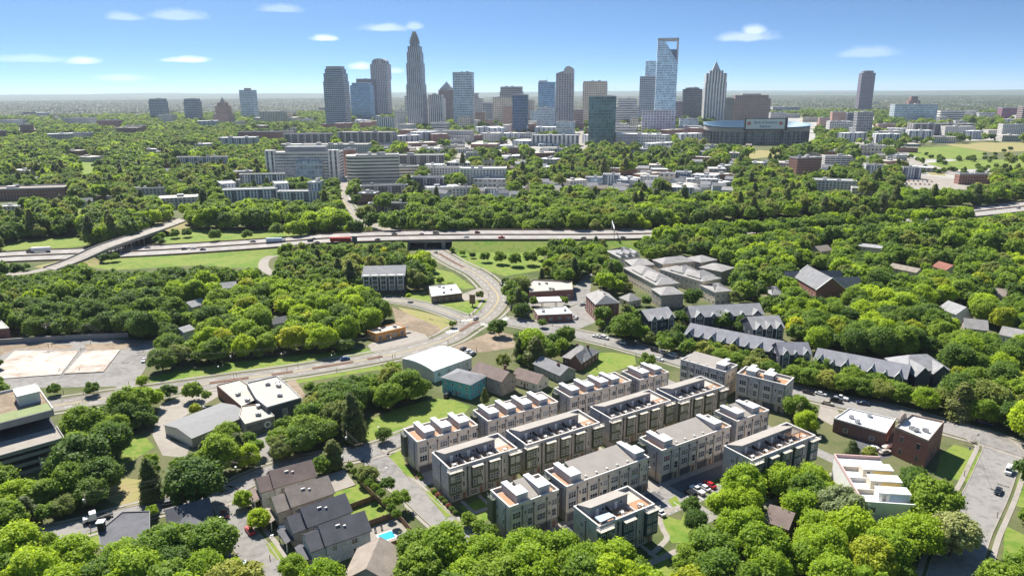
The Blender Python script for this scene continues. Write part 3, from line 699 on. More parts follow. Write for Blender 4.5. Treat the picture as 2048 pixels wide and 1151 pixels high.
def blockB(label, F, L, D, n, front='sid_lav', bay='sid_dgreen', side='sid_lav', trees=True, gear=True):
    H = 11.5; root = T('townhouse_block', label, 'townhouses', F.p(0, 0, 0), 0, 'new townhouse blocks'); az = F.az; rng = random.Random(label)
    exc_block(F, L, D, [PX(F.p(0, -1, 11.5)), PX(F.p(L, -1, 11.5)), PX(F.p(L, D, 12)), PX(F.p(0, D, 12))])
    shell(root, F, L, D, H, front, side, 'taupe')
    uw = L / n; zd = H - .86; vb = 5.2
    s = MB(); s.prism(F.q(1.0, L - 5.2, vb, D - .35), zd, 12, False, False, [13.7, 13.7, 11.65, 11.65]); P(root, 'roof_storey', s, MT['grey'])
    r = MB(); q = F.q(.85, L - 5.05, vb - .35, D - .2); zz = [13.85, 13.85, 11.7, 11.7]
    qq = q if True else q
    r.prism(q, 11.5, 12, False, False, zz); r.v = []; r.f = []; r.u = []
    t = [(*p, z) for p, z in zip(q, zz)]; b_ = [(*p, z + .22) for p, z in zip(q, zz)]
    r.face(b_); r.face(t[::-1])
    for i in range(4): j = (i + 1) % 4; r.face([t[i], t[j], b_[j], b_[i]])
    P(root, 'shed_roof', r, MT['membrane'])
    for i in range(n):
        u0 = uw * i; first, last = i == 0, i == n - 1
        bw = uw * .56; ub = u0 + (.0 if first else uw * .22 if not last else uw * .44); pj = 1.15 if first or last else .75
        bu0, bu1 = (ub - .5, ub + bw) if first else (ub, ub + bw + (.5 if last else 0))
        b = MB(); bx(b, F, bu0, bu1, -pj, -.005, 3.1, 10.55, True); bo = P(root, 'bay', b, MT[bay]); c = (bu0 + bu1) / 2; w = bu1 - bu0
        for z in (7.5, 4.2):
            for s_ in (-1, 1): window(bo, F.p(c + s_ * w * .25, -pj - .01, z), az, w * .36, 2.0, 2)
        if first or last:
            a = MB(); bx(a, F, bu0 - .35, bu1 + .35, -pj - .6, .2, 10.56, 10.8, True); P(root, 'balcony_slab', a, MT['awning'])
            k = MB()
            for z in (11.1, 11.45, 11.8): bx(k, F, bu0 - .3, bu1 + .3, -pj - .5, -pj - .44, z, z + .07, True); bx(k, F, bu0 - .3, bu0 - .24, -pj - .44, 0, z, z + .07, True)
            for x in (bu0 - .3, c, bu1 + .22): bx(k, F, x, x + .08, -pj - .5, -pj - .43, 10.8, 11.87)
            P(root, 'railing', k, MT['offwhite'])
        else:
            a = MB(); a.prism(F.q(bu0 - .2, bu1 + .2, -pj - 1.0, .0), 10.56, 11, True, True, [10.66, 10.66, 10.9, 10.9]); P(root, 'awning', a, MT['awning'])
        su = u0 + (uw * .84 if not last else uw * .2) if not first else u0 + uw * .78
        for z in (7.7, 4.4): window(root, F.p(su, -.01, z), az, .8, 1.7, 1)
        g = MB(); bx(g, F, bu1 + .1 if not last else u0 + .1, bu1 + .7 if not last else u0 + .7, -.04, -.005, 3.4, 10.5, True); P(root, 'pale_panel', g, MT['offwhite'])
        small(root, 'door', F.p(u0 + uw * .8, .12, 0), az, 'brown', lambda m: m.box(-.5, .5, -.07, 0, .05, 2.3))
        window(root, F.p(u0 + uw * .36, .11, .6), az, 2.2, 1.7, 3)
        small(root, 'downspout', F.p(u0 + (.12 if i else uw * .98), -.01, .6), az, 'black', downspout)
        # roof terrace of the unit
        k = MB(); bx(k, F, u0 + .35, u0 + uw - .35, .5, vb - .1, zd, zd + .05); P(root, 'deck', k, MT['deck'])
        if i:
            k = MB(); bx(k, F, u0 - .14, u0 + .14, .3, vb - 1.6, zd, H + .1); P(root, 'terrace_wall', k, MT['offwhite'])
            if not last: k = MB(); bx(k, F, u0 - .08, u0 + .08, vb - 2.6, vb, zd + 1, 12.7, True); P(root, 'privacy_screen', k, MT['black'])
        if not last:
            small(root, 'terrace_door', F.p(u0 + uw * .55, vb - .01, zd), az, 'trim', lambda m: m.box(-.5, .5, -.06, 0, 0, 2.1))
            window(root, F.p(u0 + uw * .83, vb - .01, zd + .9), az, .9, 1.2, 1)
    for v in (D * .35, D * .65):
        for z in (7.5, 4.4): window(root, F.p(-.06, v, z), az - math.pi / 2, 1.4 if v > 6 else .9, 1.4, 2); window(root, F.p(L + .06, v, z), az + math.pi / 2, 1.2, 1.6, 2)
    small(root, 'downspout', F.p(-.06, D * .5, .6), az - math.pi / 2, 'black', downspout)
    return root
def UF(u, v, rot=0.0): return Fr(GR.p(u, v), R(32 + rot))
blockA('beige townhouse block with three white stair boxes, leftmost in the rearmost row', UF(83.6, 192), 22.4, 10.8, 3, [3.4, 9.6, 16.2], None)
blockA('beige townhouse block in front of the turquoise house, four white stair boxes on its roof', UF(110.3, 192.5), 29.4, 10.5, 4, [1.6, 8.6, 15.4, 22.2])
blockA('beige townhouse block with four white stair boxes below the green bungalow', UF(145.6, 193), 29.6, 10.2, 4, [1.6, 8.6, 15.4, 21.0])
blockA('short beige townhouse block at the far end of the rearmost row beside the street', UF(178.1, 191.5), 15.3, 10.6, 2, [2.4, 9.2])
blockB('grey townhouse block with dark green bays and shed roof, nearest the access drive', UF(84.6, 171.2), 24.0, 12.0, 4)
blockB('grey townhouse block with green bays, second from the access drive in shed roofed row', UF(112, 171.2), 29.8, 12.2, 5)
blockB('grey townhouse block with green bays, third from the access drive in shed roofed row', UF(146.8, 171.2), 28.0, 11.6, 5)
blockB('grey townhouse block with green bays, farthest from the access drive in shed roofed row', UF(177.6, 169.6), 23.4, 12.0, 4)
blockA('grey townhouse block with two white stair boxes and orange deck, above the bright bottom trees', UF(89, 144.4), 16.4, 10.2, 2, [3.2, 10.6], (6.8, 10.4), 'sid_beige', 'sid_lav', 'taupe', 1)
blockA('long townhouse block with tan roof between two stair boxes, left of the car court', UF(108.1, 144.4), 31.5, 10.8, 4, [2.6, 27.0], (6.4, 26.6), 'sid_beige', 'sid_lav', 'taupe')
blockA('long townhouse block with tan roof facing the dark shaded alley and the parked cars', UF(145.8, 145.3), 31.4, 10.4, 4, [2.2, 24.8], (6.0, 24.4), 'sid_beige', 'sid_lav', 'beige', 2)
blockA('short beige townhouse block with two stair boxes at the right end of shaded alley', UF(181.5, 146.6), 16.5, 9.8, 2, [1.6, 9.6], (5.6, 9.2))
blockB('smallest grey and teal townhouse block, blue sheet on its terrace, by the curved path', UF(103.9, 124.4), 19.2, 11.0, 3, 'sid_lav', 'sid_teal')
blockB('grey and teal townhouse block with awnings and a pergola, right of the parked cars', UF(164.4, 126.0), 30.6, 11.0, 5, 'sid_lav', 'sid_teal')
blockA('pale grey townhouse block with a long brown roof, set crosswise beside the side street', Fr(GR.p(207.6, 199.0), R(32 - 76.5)), 20.2, 10.4, 3, [15.4], (.9, 15.0), 'sid_lav', 'sid_beige', 'sid_beige')
blockA('pale grey townhouse block with two white stair boxes, set crosswise at the estate right end', Fr(GR.p(215.2, 175.8), R(32 - 71)), 19.2, 9.4, 2, [3.0, 10.0], None, 'sid_lav', 'sid_beige', 'beige')
# --- the estate's own ground: alleys, courts, walks
def uvarea(name, u0, u1, v0, v1, mat, z=.055, keep=False, exc=True, raised=0.0):
    q = GR.q(u0, u1, v0, v1); mb = MB()
    if raised: mb.prism(q, -.2, raised)
    else: mb.face([(*p, z) for p in q])
    if exc: EXC.append(q)
    if keep: KEEP.append([PX((*p, 0)) for p in q])
    return struct(name, mb, MT[mat])
uvarea('estate_ground', 76, 206, 120, 207, 'ground', .022, exc=False)
uvarea('alley', 72, 207, 184.2, 190.6, 'asphalt', .052)
uvarea('alley', 138, 208, 137.6, 143.0, 'asphalt_d', .052, True); uvarea('alley', 88, 138, 137.8, 143.0, 'asphalt_d', .052)
uvarea('alley', 203, 208, 118, 206, 'asphalt', .048)
uvarea('apron', 83, 200, 190.6, 192.2, 'concrete', .06); uvarea('apron', 88, 200, 143.0, 145.4, 'concrete', .06, True)
uvarea('car_court', 141, 147.5, 122, 144, 'asphalt', .056, True); uvarea('car_court', 126, 160, 131, 138, 'asphalt', .058, True)
uvarea('court_lawn', 86, 139, 157.5, 168, 'lawn', .03); uvarea('court_lawn', 147, 200, 157.5, 168, 'lawn', .03)
uvarea('path', 84, 201, 162, 163.6, 'concrete', .064); uvarea('path', 140.5, 145, 145, 206, 'concrete', .061)
for u in (88, 94, 100, 106, 115, 121, 127, 133, 139, 149, 155, 161, 167, 173, 180, 186, 192, 198): uvarea('path', u - .6, u + .6, 163.6, 170.5, 'concrete', .066)
for u in (107, 113, 119, 167, 173, 179, 185, 191): uvarea('path', u - .6, u + .6, 118.5, 124.5, 'concrete', .066)
uvarea('path', 100, 126, 116.5, 118.5, 'concrete', .07); uvarea('path', 162, 198, 118.5, 120.3, 'concrete', .07)
mb = MB()
for k in range(6): q = GR.q(128.2 + k * 2.7, 128.34 + k * 2.7, 131.2, 135.2); mb.face([(*p, .07) for p in q])
for k in range(6): q = GR.q(147.6 + k * 2.6, 147.74 + k * 2.6, 131.2, 135.6); mb.face([(*p, .07) for p in q])
struct('parking_bay_lines', mb, MT['paint_w'])
# curved walk on the lawn by the last block, verge strips along the access drive
w_ = smooth([G(1362, 1012), G(1335, 1022), G(1320, 1036), G(1326, 1058), G(1334, 1074), G(1322, 1090), G(1300, 1110)], 5); struct('path', ribbon_mb(MB(), w_, -.8, .8, .075), MT['concrete']); addkeep(w_, 2)
for px in ([(778, 912), (800, 900), (812, 930), (834, 958), (815, 952), (792, 930)], [(846, 980), (862, 984), (884, 1010), (905, 1032), (892, 1034), (866, 1004)]):
    area('verge_lawn', px, 'lawn', kerb=.14)
area('verge_lawn', [(905, 1040), (940, 1030), (962, 1048), (925, 1058)], 'lawn', .07)
for px in ([(812, 905), (826, 912), (845, 955), (832, 958), (815, 930)], [(862, 975), (872, 978), (918, 1025), (905, 1030)]):
    area('planting_bed', px, 'mulch', .15, keep=False)
KEEP += [[(760, 905), (800, 900), (880, 1010), (905, 1060), (870, 1040), (790, 960)]]
# ------------------------------------------------------------------ houses, shops and rows nearby
LM = []       # landmarks: (short phrase, x, y) for describing what stands beside them
def azpx(a, b, z=0): d = G(*b, z) - G(*a, z); return math.atan2(d.y, d.x)
def lmk(phrase, p): LM.append((phrase, p[0], p[1]))
def rect(A, B, C, z):
    """front-left, front-right roof corners and a back corner (or a depth in metres) -> frame, length, depth"""
    a, b = G(*A, z), G(*B, z); d = b - a; az = math.atan2(d.y, d.x); L = math.hypot(d.x, d.y)
    if isinstance(C, (int, float)): return Fr(a, az), L, C
    c = G(*C, z) - a; D = c.x * -math.sin(az) + c.y * math.cos(az)
    return (Fr(a, az), L, D) if D > 0 else (Fr(b, az + math.pi), L, -D)
def keepbox(F, L, D, H, share=.3, m=2.5):
    EXC.append(F.q(-m, L + m, -m, D + m)); z = H * share
    P_ = [PX(F.p(u, v, zz)) for u, v in ((0, 0), (L, 0), (L, D), (0, D)) for zz in (z, H)]
    KEEP.append(hull(P_))
def hull(P_):
    P_ = sorted(P_); out = []
    for seq in (P_, P_[::-1]):
        h = []
        for p in seq:
            while len(h) > 1 and (h[-1][0] - h[-2][0]) * (p[1] - h[-2][1]) - (h[-1][1] - h[-2][1]) * (p[0] - h[-2][0]) <= 0: h.pop()
            h.append(p)
        out += h[:-1]
    return out
def groof(mb, F, u0, u1, v0, v1, He, Hr, over=.5, th=.22, axis='u', hip=0.0):
    if axis == 'v':
        F2 = Fr(F.p(u1, v0), F.az + math.pi / 2); return groof(mb, F2, 0, v1 - v0, 0, u1 - u0, He, Hr, over, th, 'u', hip)
    a, b, c, d = u0 - over, u1 + over, v0 - over, v1 + over; vm = (v0 + v1) / 2
    s = (Hr - He) / ((v1 - v0) / 2); ze = He - s * over; h = hip * (d - c) / 2
    for up in (1, 0):
        z = th * up + .02
        A, B_, C_, D_ = F.p(a, c, ze + z), F.p(b, c, ze + z), F.p(b, d, ze + z), F.p(a, d, ze + z); E, E2 = F.p(a + h, vm, Hr + z), F.p(b - h, vm, Hr + z)
        fs = [[A, B_, E2, E], [C_, D_, E, E2]] + ([[B_, C_, E2], [D_, A, E]] if hip else [])
        for f in fs:
            w = (Vector(f[1]) - Vector(f[0])).length; mb.face(f if up else f[::-1], [(0, 0), (w, 0), (w, 5), (0, 5)][:len(f)])
    lo = [F.p(a, c, ze + .02), F.p(b, c, ze + .02), F.p(b, d, ze + .02), F.p(a, d, ze + .02)]; t = Vector((0, 0, th))
    ring = [lo[0], lo[1], lo[2], lo[3]] if hip else [lo[0], lo[1], F.p(b, vm, Hr + .02), lo[2], lo[3], F.p(a, vm, Hr + .02)]
    for i in range(len(ring)):
        p, q = Vector(ring[i]), Vector(ring[(i + 1) % len(ring)]); mb.face([p, q, q + t, p + t])
def gwall(mb, F, u0, u1, v0, v1, He, Hr, axis='u', hip=False, z0=0):
    bx(mb, F, u0, u1, v0, v1, z0, He)
    if hip: return
    if axis == 'u':
        vm = (v0 + v1) / 2
        mb.face([F.p(u0, v1, He), F.p(u0, v0, He), F.p(u0, vm, Hr)], [(0, He), (v1 - v0, He), (vm - v0, Hr)]); mb.face([F.p(u1, v0, He), F.p(u1, v1, He), F.p(u1, vm, Hr)], [(0, He), (v1 - v0, He), (vm - v0, Hr)])
    else:
        um = (u0 + u1) / 2
        mb.face([F.p(u0, v0, He), F.p(u1, v0, He), F.p(um, v0, Hr)], [(0, He), (u1 - u0, He), (um - u0, Hr)]); mb.face([F.p(u1, v1, He), F.p(u0, v1, He), F.p(um, v1, Hr)], [(0, He), (u1 - u0, He), (um - u0, Hr)])
def sidewins(root, F, L, D, zs, step=3.2, w=1.0, h=1.4, n=1, sides='frl', frame='trim', skip=()):
    for z in zs:
        if 'f' in sides:
            k = max(1, int(L / step))
            for i in range(k):
                if i in skip: continue
                window(root, F.p((i + .5) * L / k, -.01, z), F.az, w, h, n, frame)
        for s, u in (('r', L + .01), ('l', -.01)):
            if s in sides:
                k = max(1, int(D / (step * 1.1)))
                for i in range(k): window(root, F.p(u, (i + .5) * D / k, z), F.az + (math.pi / 2 if s == 'r' else -math.pi / 2), w, h, n, frame)
def house(name, label, cat, A, B, C, He, Hr, wall, roof, axis='u', hip=0.0, zs=(1.1,), win='frl', chim=None, front=None, group=None, lm=None, step=3.2, share=.35, over=.5, dorm=0, trimmat='trim', base=None, wn_=1, ww=1.0):
    F, L, D = rect(A, B, C, He)
    root = T(name, label, cat, F.p(0, 0, 0), 0, group); keepbox(F, L, D, Hr, share)
    w = MB(); gwall(w, F, 0, L, 0, D, He, Hr, axis, hip > 0); P(root, 'wall', w, MT[wall])
    r = MB(); groof(r, F, 0, L, 0, D, He, Hr, over, .22, axis, hip); ro = P(root, 'roof', r, MT[roof])
    if zs: sidewins(root, F, L, D, zs, step, ww, 1.4, wn_, win, trimmat)
    small(root, 'door', F.p(L * .5, -.01, 0), F.az, 'brown', lambda m: m.box(-.5, .5, -.08, 0, .05, 2.1))
    if chim:
        for cu, cv, ch in chim if isinstance(chim, list) else [chim]:
            c = MB(); bx(c, F, L * cu - .45, L * cu + .45, D * cv - .45, D * cv + .45, He - .5, Hr + ch); P(root, 'chimney', c, MT['brickd'])
    for k in range(dorm):
        u = (k + .5) * L / dorm; f = MB(); g = MB(); wd = min(1.6, L / dorm * .3)
        z1 = He + (Hr - He) * .45
        f.prism(F.q(u - wd, u + wd, .3, D * .34), He - .05, z1 + .2, False); f.face([F.p(u - wd, .3, z1 + .2), F.p(u + wd, .3, z1 + .2), F.p(u, .3, z1 + 1.5)])
        P(root, 'dormer', f, MT[wall]); groof(g, F, u - wd, u + wd, .3, D * .45, z1 + .2, z1 + 1.5, .25, .12, 'v'); P(root, 'dormer_roof', g, MT[roof])
        window(root, F.p(u, .29, He + .1), F.az, wd * 1.1, max(.9, z1 - He - .1), 2, trimmat)
    if front:                                   # (from u, to u, out, eaves, ridge) a wing or porch in front
        for (u0, u1, v0, v1, he, hr, ax) in front:
            w = MB(); gwall(w, F, u0 * L, u1 * L, v0, v1, he, hr, ax); P(root, 'wing', w, MT[wall])
            r = MB(); groof(r, F, u0 * L, u1 * L, v0, v1, he, hr, .4, .2, ax); P(root, 'wing_roof', r, MT[roof])
    if base: w = MB(); bx(w, F, -.04, L + .04, -.04, D + .04, 0, 1.0); P(root, 'foundation', w, MT[base])
    if lm: lmk(lm, F.p(L / 2, D / 2))
    return root, F, L, D
def inset(poly, d):
    n = len(poly); ar = sum(poly[i][0] * poly[(i + 1) % n][1] - poly[(i + 1) % n][0] * poly[i][1] for i in range(n))
    if ar < 0: poly = poly[::-1]
    out = []
    for i in range(n):
        a, b, c = Vector(poly[i - 1][:2]), Vector(poly[i][:2]), Vector(poly[(i + 1) % n][:2])
        e, f = (b - a).normalized(), (c - b).normalized(); ne, nf = Vector((-e.y, e.x)), Vector((-f.y, f.x)); k = 1 + ne.dot(nf)
        out.append(tuple(b + (ne + nf) * (d / max(.3, k))))
    return out
def flat(name, label, cat, px, H, wall, roof, para=.5, group=None, lm=None, share=.35, bands=None, units=0, coping='offwhite', root=None, part='wall', keep=True, base=0.0, world=None):
    poly = world or wpoly(px, H); c = [sum(p[i] for p in poly) / len(poly) for i in (0, 1)]
    if root is None: root = T(name, label, cat, (c[0], c[1], 0), 0, group)
    w = MB(); w.prism(poly, base, H - para, False); P(root, part, w, MT[wall])
    r = MB(); ins = inset(poly, .25); r.face([(*p, H - para) for p in ins] if True else None); P(root, 'roof', r, MT[roof])
    pr = MB(); out = inset(poly, 0); n = len(out)
    for i in range(n):
        j = (i + 1) % n; a, b, d, e = out[i], out[j], ins[j], ins[i]
        l = math.hypot(b[0] - a[0], b[1] - a[1])
        pr.face([(*a, H - para - .01), (*b, H - para - .01), (*b, H), (*a, H)], [(0, H - para), (l, H - para), (l, H), (0, H)]); pr.face([(*a, H), (*b, H), (*d, H), (*e, H)]); pr.face([(*d, H - para), (*e, H - para), (*e, H), (*d, H)])
    P(root, 'parapet', pr, MT[coping])
    rng = random.Random(label)
    for k in range(units):
        i = rng.randrange(n); t = rng.uniform(.25, .6); s = rng.uniform(.25, .75)
        q = Vector(out[i]) * (1 - s) + Vector(out[(i + 1) % n]) * s; q = q * (1 - t) + Vector(c) * t
        small(root, 'roof_unit', (q.x, q.y, H - para), rng.uniform(0, 3), 'galv', lambda m: [m.box(-.9, .9, -.6, .6, .2, 1.2), m.tube((0, 0, 1.2), (0, 0, 1.35), .45, n=10)])
    EXC.append([tuple(p) for p in inset(poly, -2.0)])
    if keep: KEEP.append(hull([PX((*p, H)) for p in poly] + [PX((*p, base + (H - base) * share)) for p in poly]))
    if lm: lmk(lm, c)
    return root, out
def polywins(root, poly, zs, step=3.0, w=1.1, h=1.3, n=1, frame='trim', only=None, name='window'):
    """windows on those walls of a polygon that face the camera"""
    m = len(poly)
    for i in range(m):
        a, b = Vector(poly[i]), Vector(poly[(i + 1) % m]); d = b - a; l = d.length
        if l < 2 or (only is not None and i not in only): continue
        nn = Vector((d.y, -d.x)) / l
        if nn.dot(-(a + b) / 2) < 0: continue
        k = max(1, int(l / step))
        for j in range(k):
            q = a + d * ((j + .5) / k) + nn * .01
            for z in zs: window(root, (q.x, q.y, z), math.atan2(d.y, d.x), w, h, n, frame, 'glass', name)
    return root
# --- four houses in the foreground with fenced back gardens
hs = [('brown roofed white house, farthest of the four gabled houses beside the red car', (523, 981), (631, 951), 9.0, 'sid_white', 'sh_brown', 'white house with the brown roof'),
      ('tan house with a tan shingle roof and small fenced lawn behind', (557, 1021), (667, 984), 9.2, 'sid_tan', 'sh_tan', 'tan gabled house'),
      ('taupe house with a charcoal roof, between the tan house and the house with the pool', (589, 1062), (702, 1021), 9.0, 'sid_taupe', 'sh_dark', 'taupe house with the charcoal roof'),
      ('pale blue-grey house with a charcoal roof and a swimming pool behind it', (624, 1099), (740, 1059), 9.2, 'sid_grey', 'sh_dark', 'pale blue house with the pool')]
HS = []
for lb, A, B, D, wl_, rf, lm in hs:
    F, L, D = rect(A, B, D, 6.3); root = T('gabled_house', lb, 'house', F.p(0, 0, 0), 0, 'gabled houses along the branch street'); keepbox(F, L, D, 9.4, .3, 1.5)
    u1 = L * .24
    w = MB(); gwall(w, F, u1, L, 0, D, 6.3, 9.5); P(root, 'wall', w, MT[wl_]); w = MB(); gwall(w, F, 0, u1 - .003, .6, D - .6, 5.7, 8.3); P(root, 'front_wing', w, MT[wl_])
    r = MB(); groof(r, F, u1, L, 0, D, 6.3, 9.5, .45); P(root, 'roof', r, MT[rf]); r = MB(); groof(r, F, 0, u1 - .5, .6, D - .6, 5.7, 8.3, .45); P(root, 'front_roof', r, MT[rf])
    r = MB(); groof(r, F, -2.2, -.1, 1.0, D - 1, 2.9, 3.3, .2, .15, 'v'); P(root, 'porch_roof', r, MT[rf])
    r = MB()
    for v in (1.2, D / 2, D - 1.2): bx(r, F, -2.2, -1.95, v - .12, v + .12, 0, 2.95)
    P(root, 'porch_posts', r, MT['white'])
    for u in (.38, .55, .72): window(root, F.p(L * u, -.01, 3.9 if u != .55 else 4.4), F.az, 1.7 if u > .6 else 1.2, 1.5 if u != .55 else .6, 2)
    window(root, F.p(L * .74, -.01, 1.0), F.az, 1.8, 1.5, 2)
    for v in (.3, .7):
        for z in (1, 3.9): window(root, F.p(-.01, D * v, z), F.az - math.pi / 2, 1.1, 1.5, 1); window(root, F.p(L + .01, D * v, z), F.az + math.pi / 2, 1.3, 1.5, 2)
    small(root, 'door', F.p(-.01, D * .5, .1), F.az - math.pi / 2, 'brown', lambda m: m.box(-.5, .5, -.08, 0, .05, 2.1))
    for u, v in ((.5, .36), (.53, .36), (.62, .3)): small(root, 'roof_vent', F.p(L * u, D * v, 6.3 + 3.2 * v * 2), F.az, 'dgrey', lambda m: m.tube((0, 0, 0), (0, 0, .9), .12, n=6))
    c = MB(); bx(c, F, u1 - .02, L + .02, -.12, .0, 6.0, 6.2, True); P(root, 'gutter', c, MT['white'])
    lmk(lm, F.p(L / 2, D / 2)); HS.append((F, L, D))
# back gardens: lawn, fences, the pool terrace
for i, (F, L, D) in enumerate(HS):
    y = MB(); y.face([F.p(L + .5, -1.8, .035), F.p(L + 12, -1.8, .035), F.p(L + 12, D + 1, .035), F.p(L + .5, D + 1, .035)])
    struct('garden_lawn' if i < 3 else 'pool_terrace', y, MT['lawn' if 0 < i < 3 else 'concrete']); EXC.append(F.q(-4, L + 14, -2, D + 2))
    KEEP.append([PX(F.p(u, v)) for u, v in ((L, 0), (L + 12, 0), (L + 12, D), (L, D))])
def fence(label, pts, h=1.9, mat='wood', name='board_fence', cat='fence'):
    mb = MB(); po = MB(); pts = [Vector((p[0], p[1], 0)) for p in pts]
    root = T(name, label, cat, pts[0])
    for a, b in zip(pts, pts[1:]):
        d = (b - a).normalized(); s = Vector((-d.y, d.x, 0)) * .04; l = (b - a).length
        mb.prism([tuple((a - s)[:2]), tuple((b - s)[:2]), tuple((b + s)[:2]), tuple((a + s)[:2])], .05, h)
        for k in range(int(l / 2.5) + 1): q = a + d * min(l, k * 2.5); small(root, 'post', q, math.atan2(d.y, d.x), mat, lambda m, h=h: m.box(-.09, .09, -.09, .09, 0, h + .12))
    P(root, 'boards', mb, MT[mat]); return root
F, L, D = HS[3]; F0, L0, D0 = HS[0]
fence('long brown board fence behind the gabled houses along the row of cypresses', [F.p(L + 12.3, -1.8), F.p(L + 12.3, D + 1), HS[2][0].p(HS[2][1] + 12.3, HS[2][2]), HS[1][0].p(HS[1][1] + 12.3, HS[1][2])])
fence('reddish board fence in front of the pool terrace', [F.p(L + .3, -2.0), F.p(L + 12.2, -2.0)], 1.9, 'brown')
fence('board fence between the pool terrace and the lawn next door', [F.p(L + .3, D + 1.6), F.p(L + 12.2, D + 1.6)], 1.9, 'brown')
fence('board fence between two small back lawns behind tan and taupe houses', [HS[2][0].p(HS[2][1] + .3, HS[2][2] + 1.3), HS[2][0].p(HS[2][1] + 12, HS[2][2] + 1.3)], 1.9, 'brown')
sw = T('swimming_pool', 'small turquoise swimming pool in the terrace behind pale blue house', 'pool', F.p(L + 4, 2, 0))
m = MB(); bx(m, F, L + 3.6, L + 8.4, 1.6, 5.6, .0, .09); P(sw, 'rim', m, MT['white']); m = MB(); m.face([(*p, .11) for p in F.q(L + 3.95, L + 8.05, 1.95, 5.25)]); P(sw, 'water', m, MT['pool'])
lmk('turquoise swimming pool', F.p(L + 6, 3))
for k, (u, v) in enumerate(((4.2, 7.4), (6.2, 7.6))):
    t = T('sun_lounger', 'dark sun lounger on the pool terrace, ' + ('nearer to the house wall' if k == 0 else 'farther from the house wall'), 'lounger', F.p(L + u, v, 0), F.az + 1.3, 'sun loungers by the pool')
    small(t, 'seat', F.p(L + u, v, 0), 0, 'black', lambda m: m.box(-.9, .5, -.3, .3, .25, .36)); small(t, 'backrest', F.p(L + u, v, 0), 0, 'black', lambda m: m.prism([(.5, -.3), (1.1, -.3), (1.1, .3), (.5, .3)], .3, 1, True, True, [.4, .8, .8, .4]))
t = T('shed', 'small brown shed roofed hut at lower right of the pale gable roof', 'shed', G(792, 1146)); f_ = Fr(G(780, 1150), R(30)); m = MB(); bx(m, f_, 0, 3.5, 0, 3, 0, 2.2); P(t, 'wall', m, MT['brown']); m = MB(); groof(m, f_, 0, 3.5, 0, 3, 2.2, 3.0, .3); P(t, 'roof', m, MT['sh_red'])
house('gabled_house', 'house at the bottom edge showing only its broad grey gable roof', 'house', (688, 1158), (782, 1163), 12, 5.0, 8.6, 'sid_tan', 'sh_tan', 'v', chim=None, zs=(), lm='bottom edge house')
house('bungalow', 'small pale blue bungalow with a charcoal roof at the bottom left, under trees', 'house', (340, 1052), (424, 1027), 9, 3.6, 6.4, 'ltblue', 'sh_dark', 'u', front=[(.15, .75, -5, .5, 3.1, 5.2, 'v')], lm='pale blue bungalow')
r_, o_ = flat('low_building', 'dark flat roofed building with a tall white capped chimney at bottom left', 'building', [(196, 1062), (244, 1022), (300, 1020), (300, 1060), (250, 1090), (202, 1105)], 5.0, 'black', 'sh_dark', .3, coping='dgrey', lm='dark flat roofed building')
m = MB(); f_ = Fr(G(196, 1060, 5), R(10)); bx(m, f_, 0, 1.6, -.2, 1.4, 0, 7.2); P(r_, 'chimney', m, MT['black']); m = MB(); bx(m, f_, -.2, 1.8, -.4, 1.6, 7.2, 7.5, True); P(r_, 'chimney_cap', m, MT['white'])
# --- across the lawn: coloured houses behind the estate
house('blue_house', 'turquoise sided two storey house with a grey hip roof', 'house', (884, 754), (941, 769), (974, 752), 6.6, 8.4, 'sid_blue', 'sh_grey', 'u', 1.0, (3.9, 1.0), 'frl', lm='turquoise house', share=.1)
b_, F, L, D = house('taupe_house', 'taupe two storey house with a brown roof, right of the turquoise house', 'house', (944, 741), (1003, 762), 8.5, 6.6, 9.4, 'sid_taupe', 'sh_brown', 'u', 0, (3.9, 1.1), 'frl', (.75, .8, 1.2), lm='taupe house', share=.15)
house('small_white_house', 'small white house with a rust brown roof, right of the taupe house', 'house', (1025, 752), (1074, 767), 8.0, 3.6, 6.2, 'sid_white', 'sh_brown', 'u', 0, (1.1,), 'frl', lm='small white house', share=.15)
house('green_bungalow', 'grey green bungalow with a long grey roof, right of the small white house', 'house', (1068, 727), (1120, 750), 9.0, 3.6, 6.0, 'sid_green', 'sh_grey', 'u', 0, (1.0,), 'frl', (.7, .4, .8), lm='green bungalow', share=.15)
house('brick_house', 'dark brick house with steep grey roofs and two chimneys on a bright lawn', 'house', (1126, 713), (1168, 722), 15, 4.0, 8.0, 'brickd', 'sh_warm', 'u', .6, (1.0,), 'frl', [(.3, .5, .8), (.75, .6, .6)], [(.45, .98, -2.5, 6, 4.0, 7.2, 'v')], lm='dark brick house', share=.15)
# white hall with a shallow arched roof
F, L, D = rect((868, 741), (943, 714), 22.0, 5.5)
t = T('white_hall', 'large hall with a smooth white arched roof beside the avenue', 'hall', F.p(0, 0, 0)); keepbox(F, L, D, 7, .2); lmk('white roofed hall', F.p(L / 2, D / 2))
m = MB(); bx(m, F, 0, L, 0, D, 0, 5.4); P(t, 'wall', m, MT['offwhite'])
m = MB(); N = 14
arc = [(v, 5.4 + 1.3 * math.sin(math.pi * k / N) ** .8) for k, v in enumerate([D * k / N for k in range(N + 1)])]
for (v, z), (v2, z2) in zip(arc, arc[1:]): m.face([F.p(-.4, v, z), F.p(L + .4, v, z), F.p(L + .4, v2, z2), F.p(-.4, v2, z2)])
m.face([F.p(-.4, v, z) for v, z in arc][::-1]); m.face([F.p(L + .4, v, z) for v, z in arc]); P(t, 'arched_roof', m, MT['whiteroof'], smooth=False)
sidewins(t, F, L, D, (2.4,), 4.5, 1.6, 1.5, 2, 'fr')
for k in range(5): small(t, 'pilaster', F.p(L * (k + .1) / 4.4, 0, 0), F.az, 'white', lambda m: m.box(-.25, .25, -.12, 0, 0, 5.3))
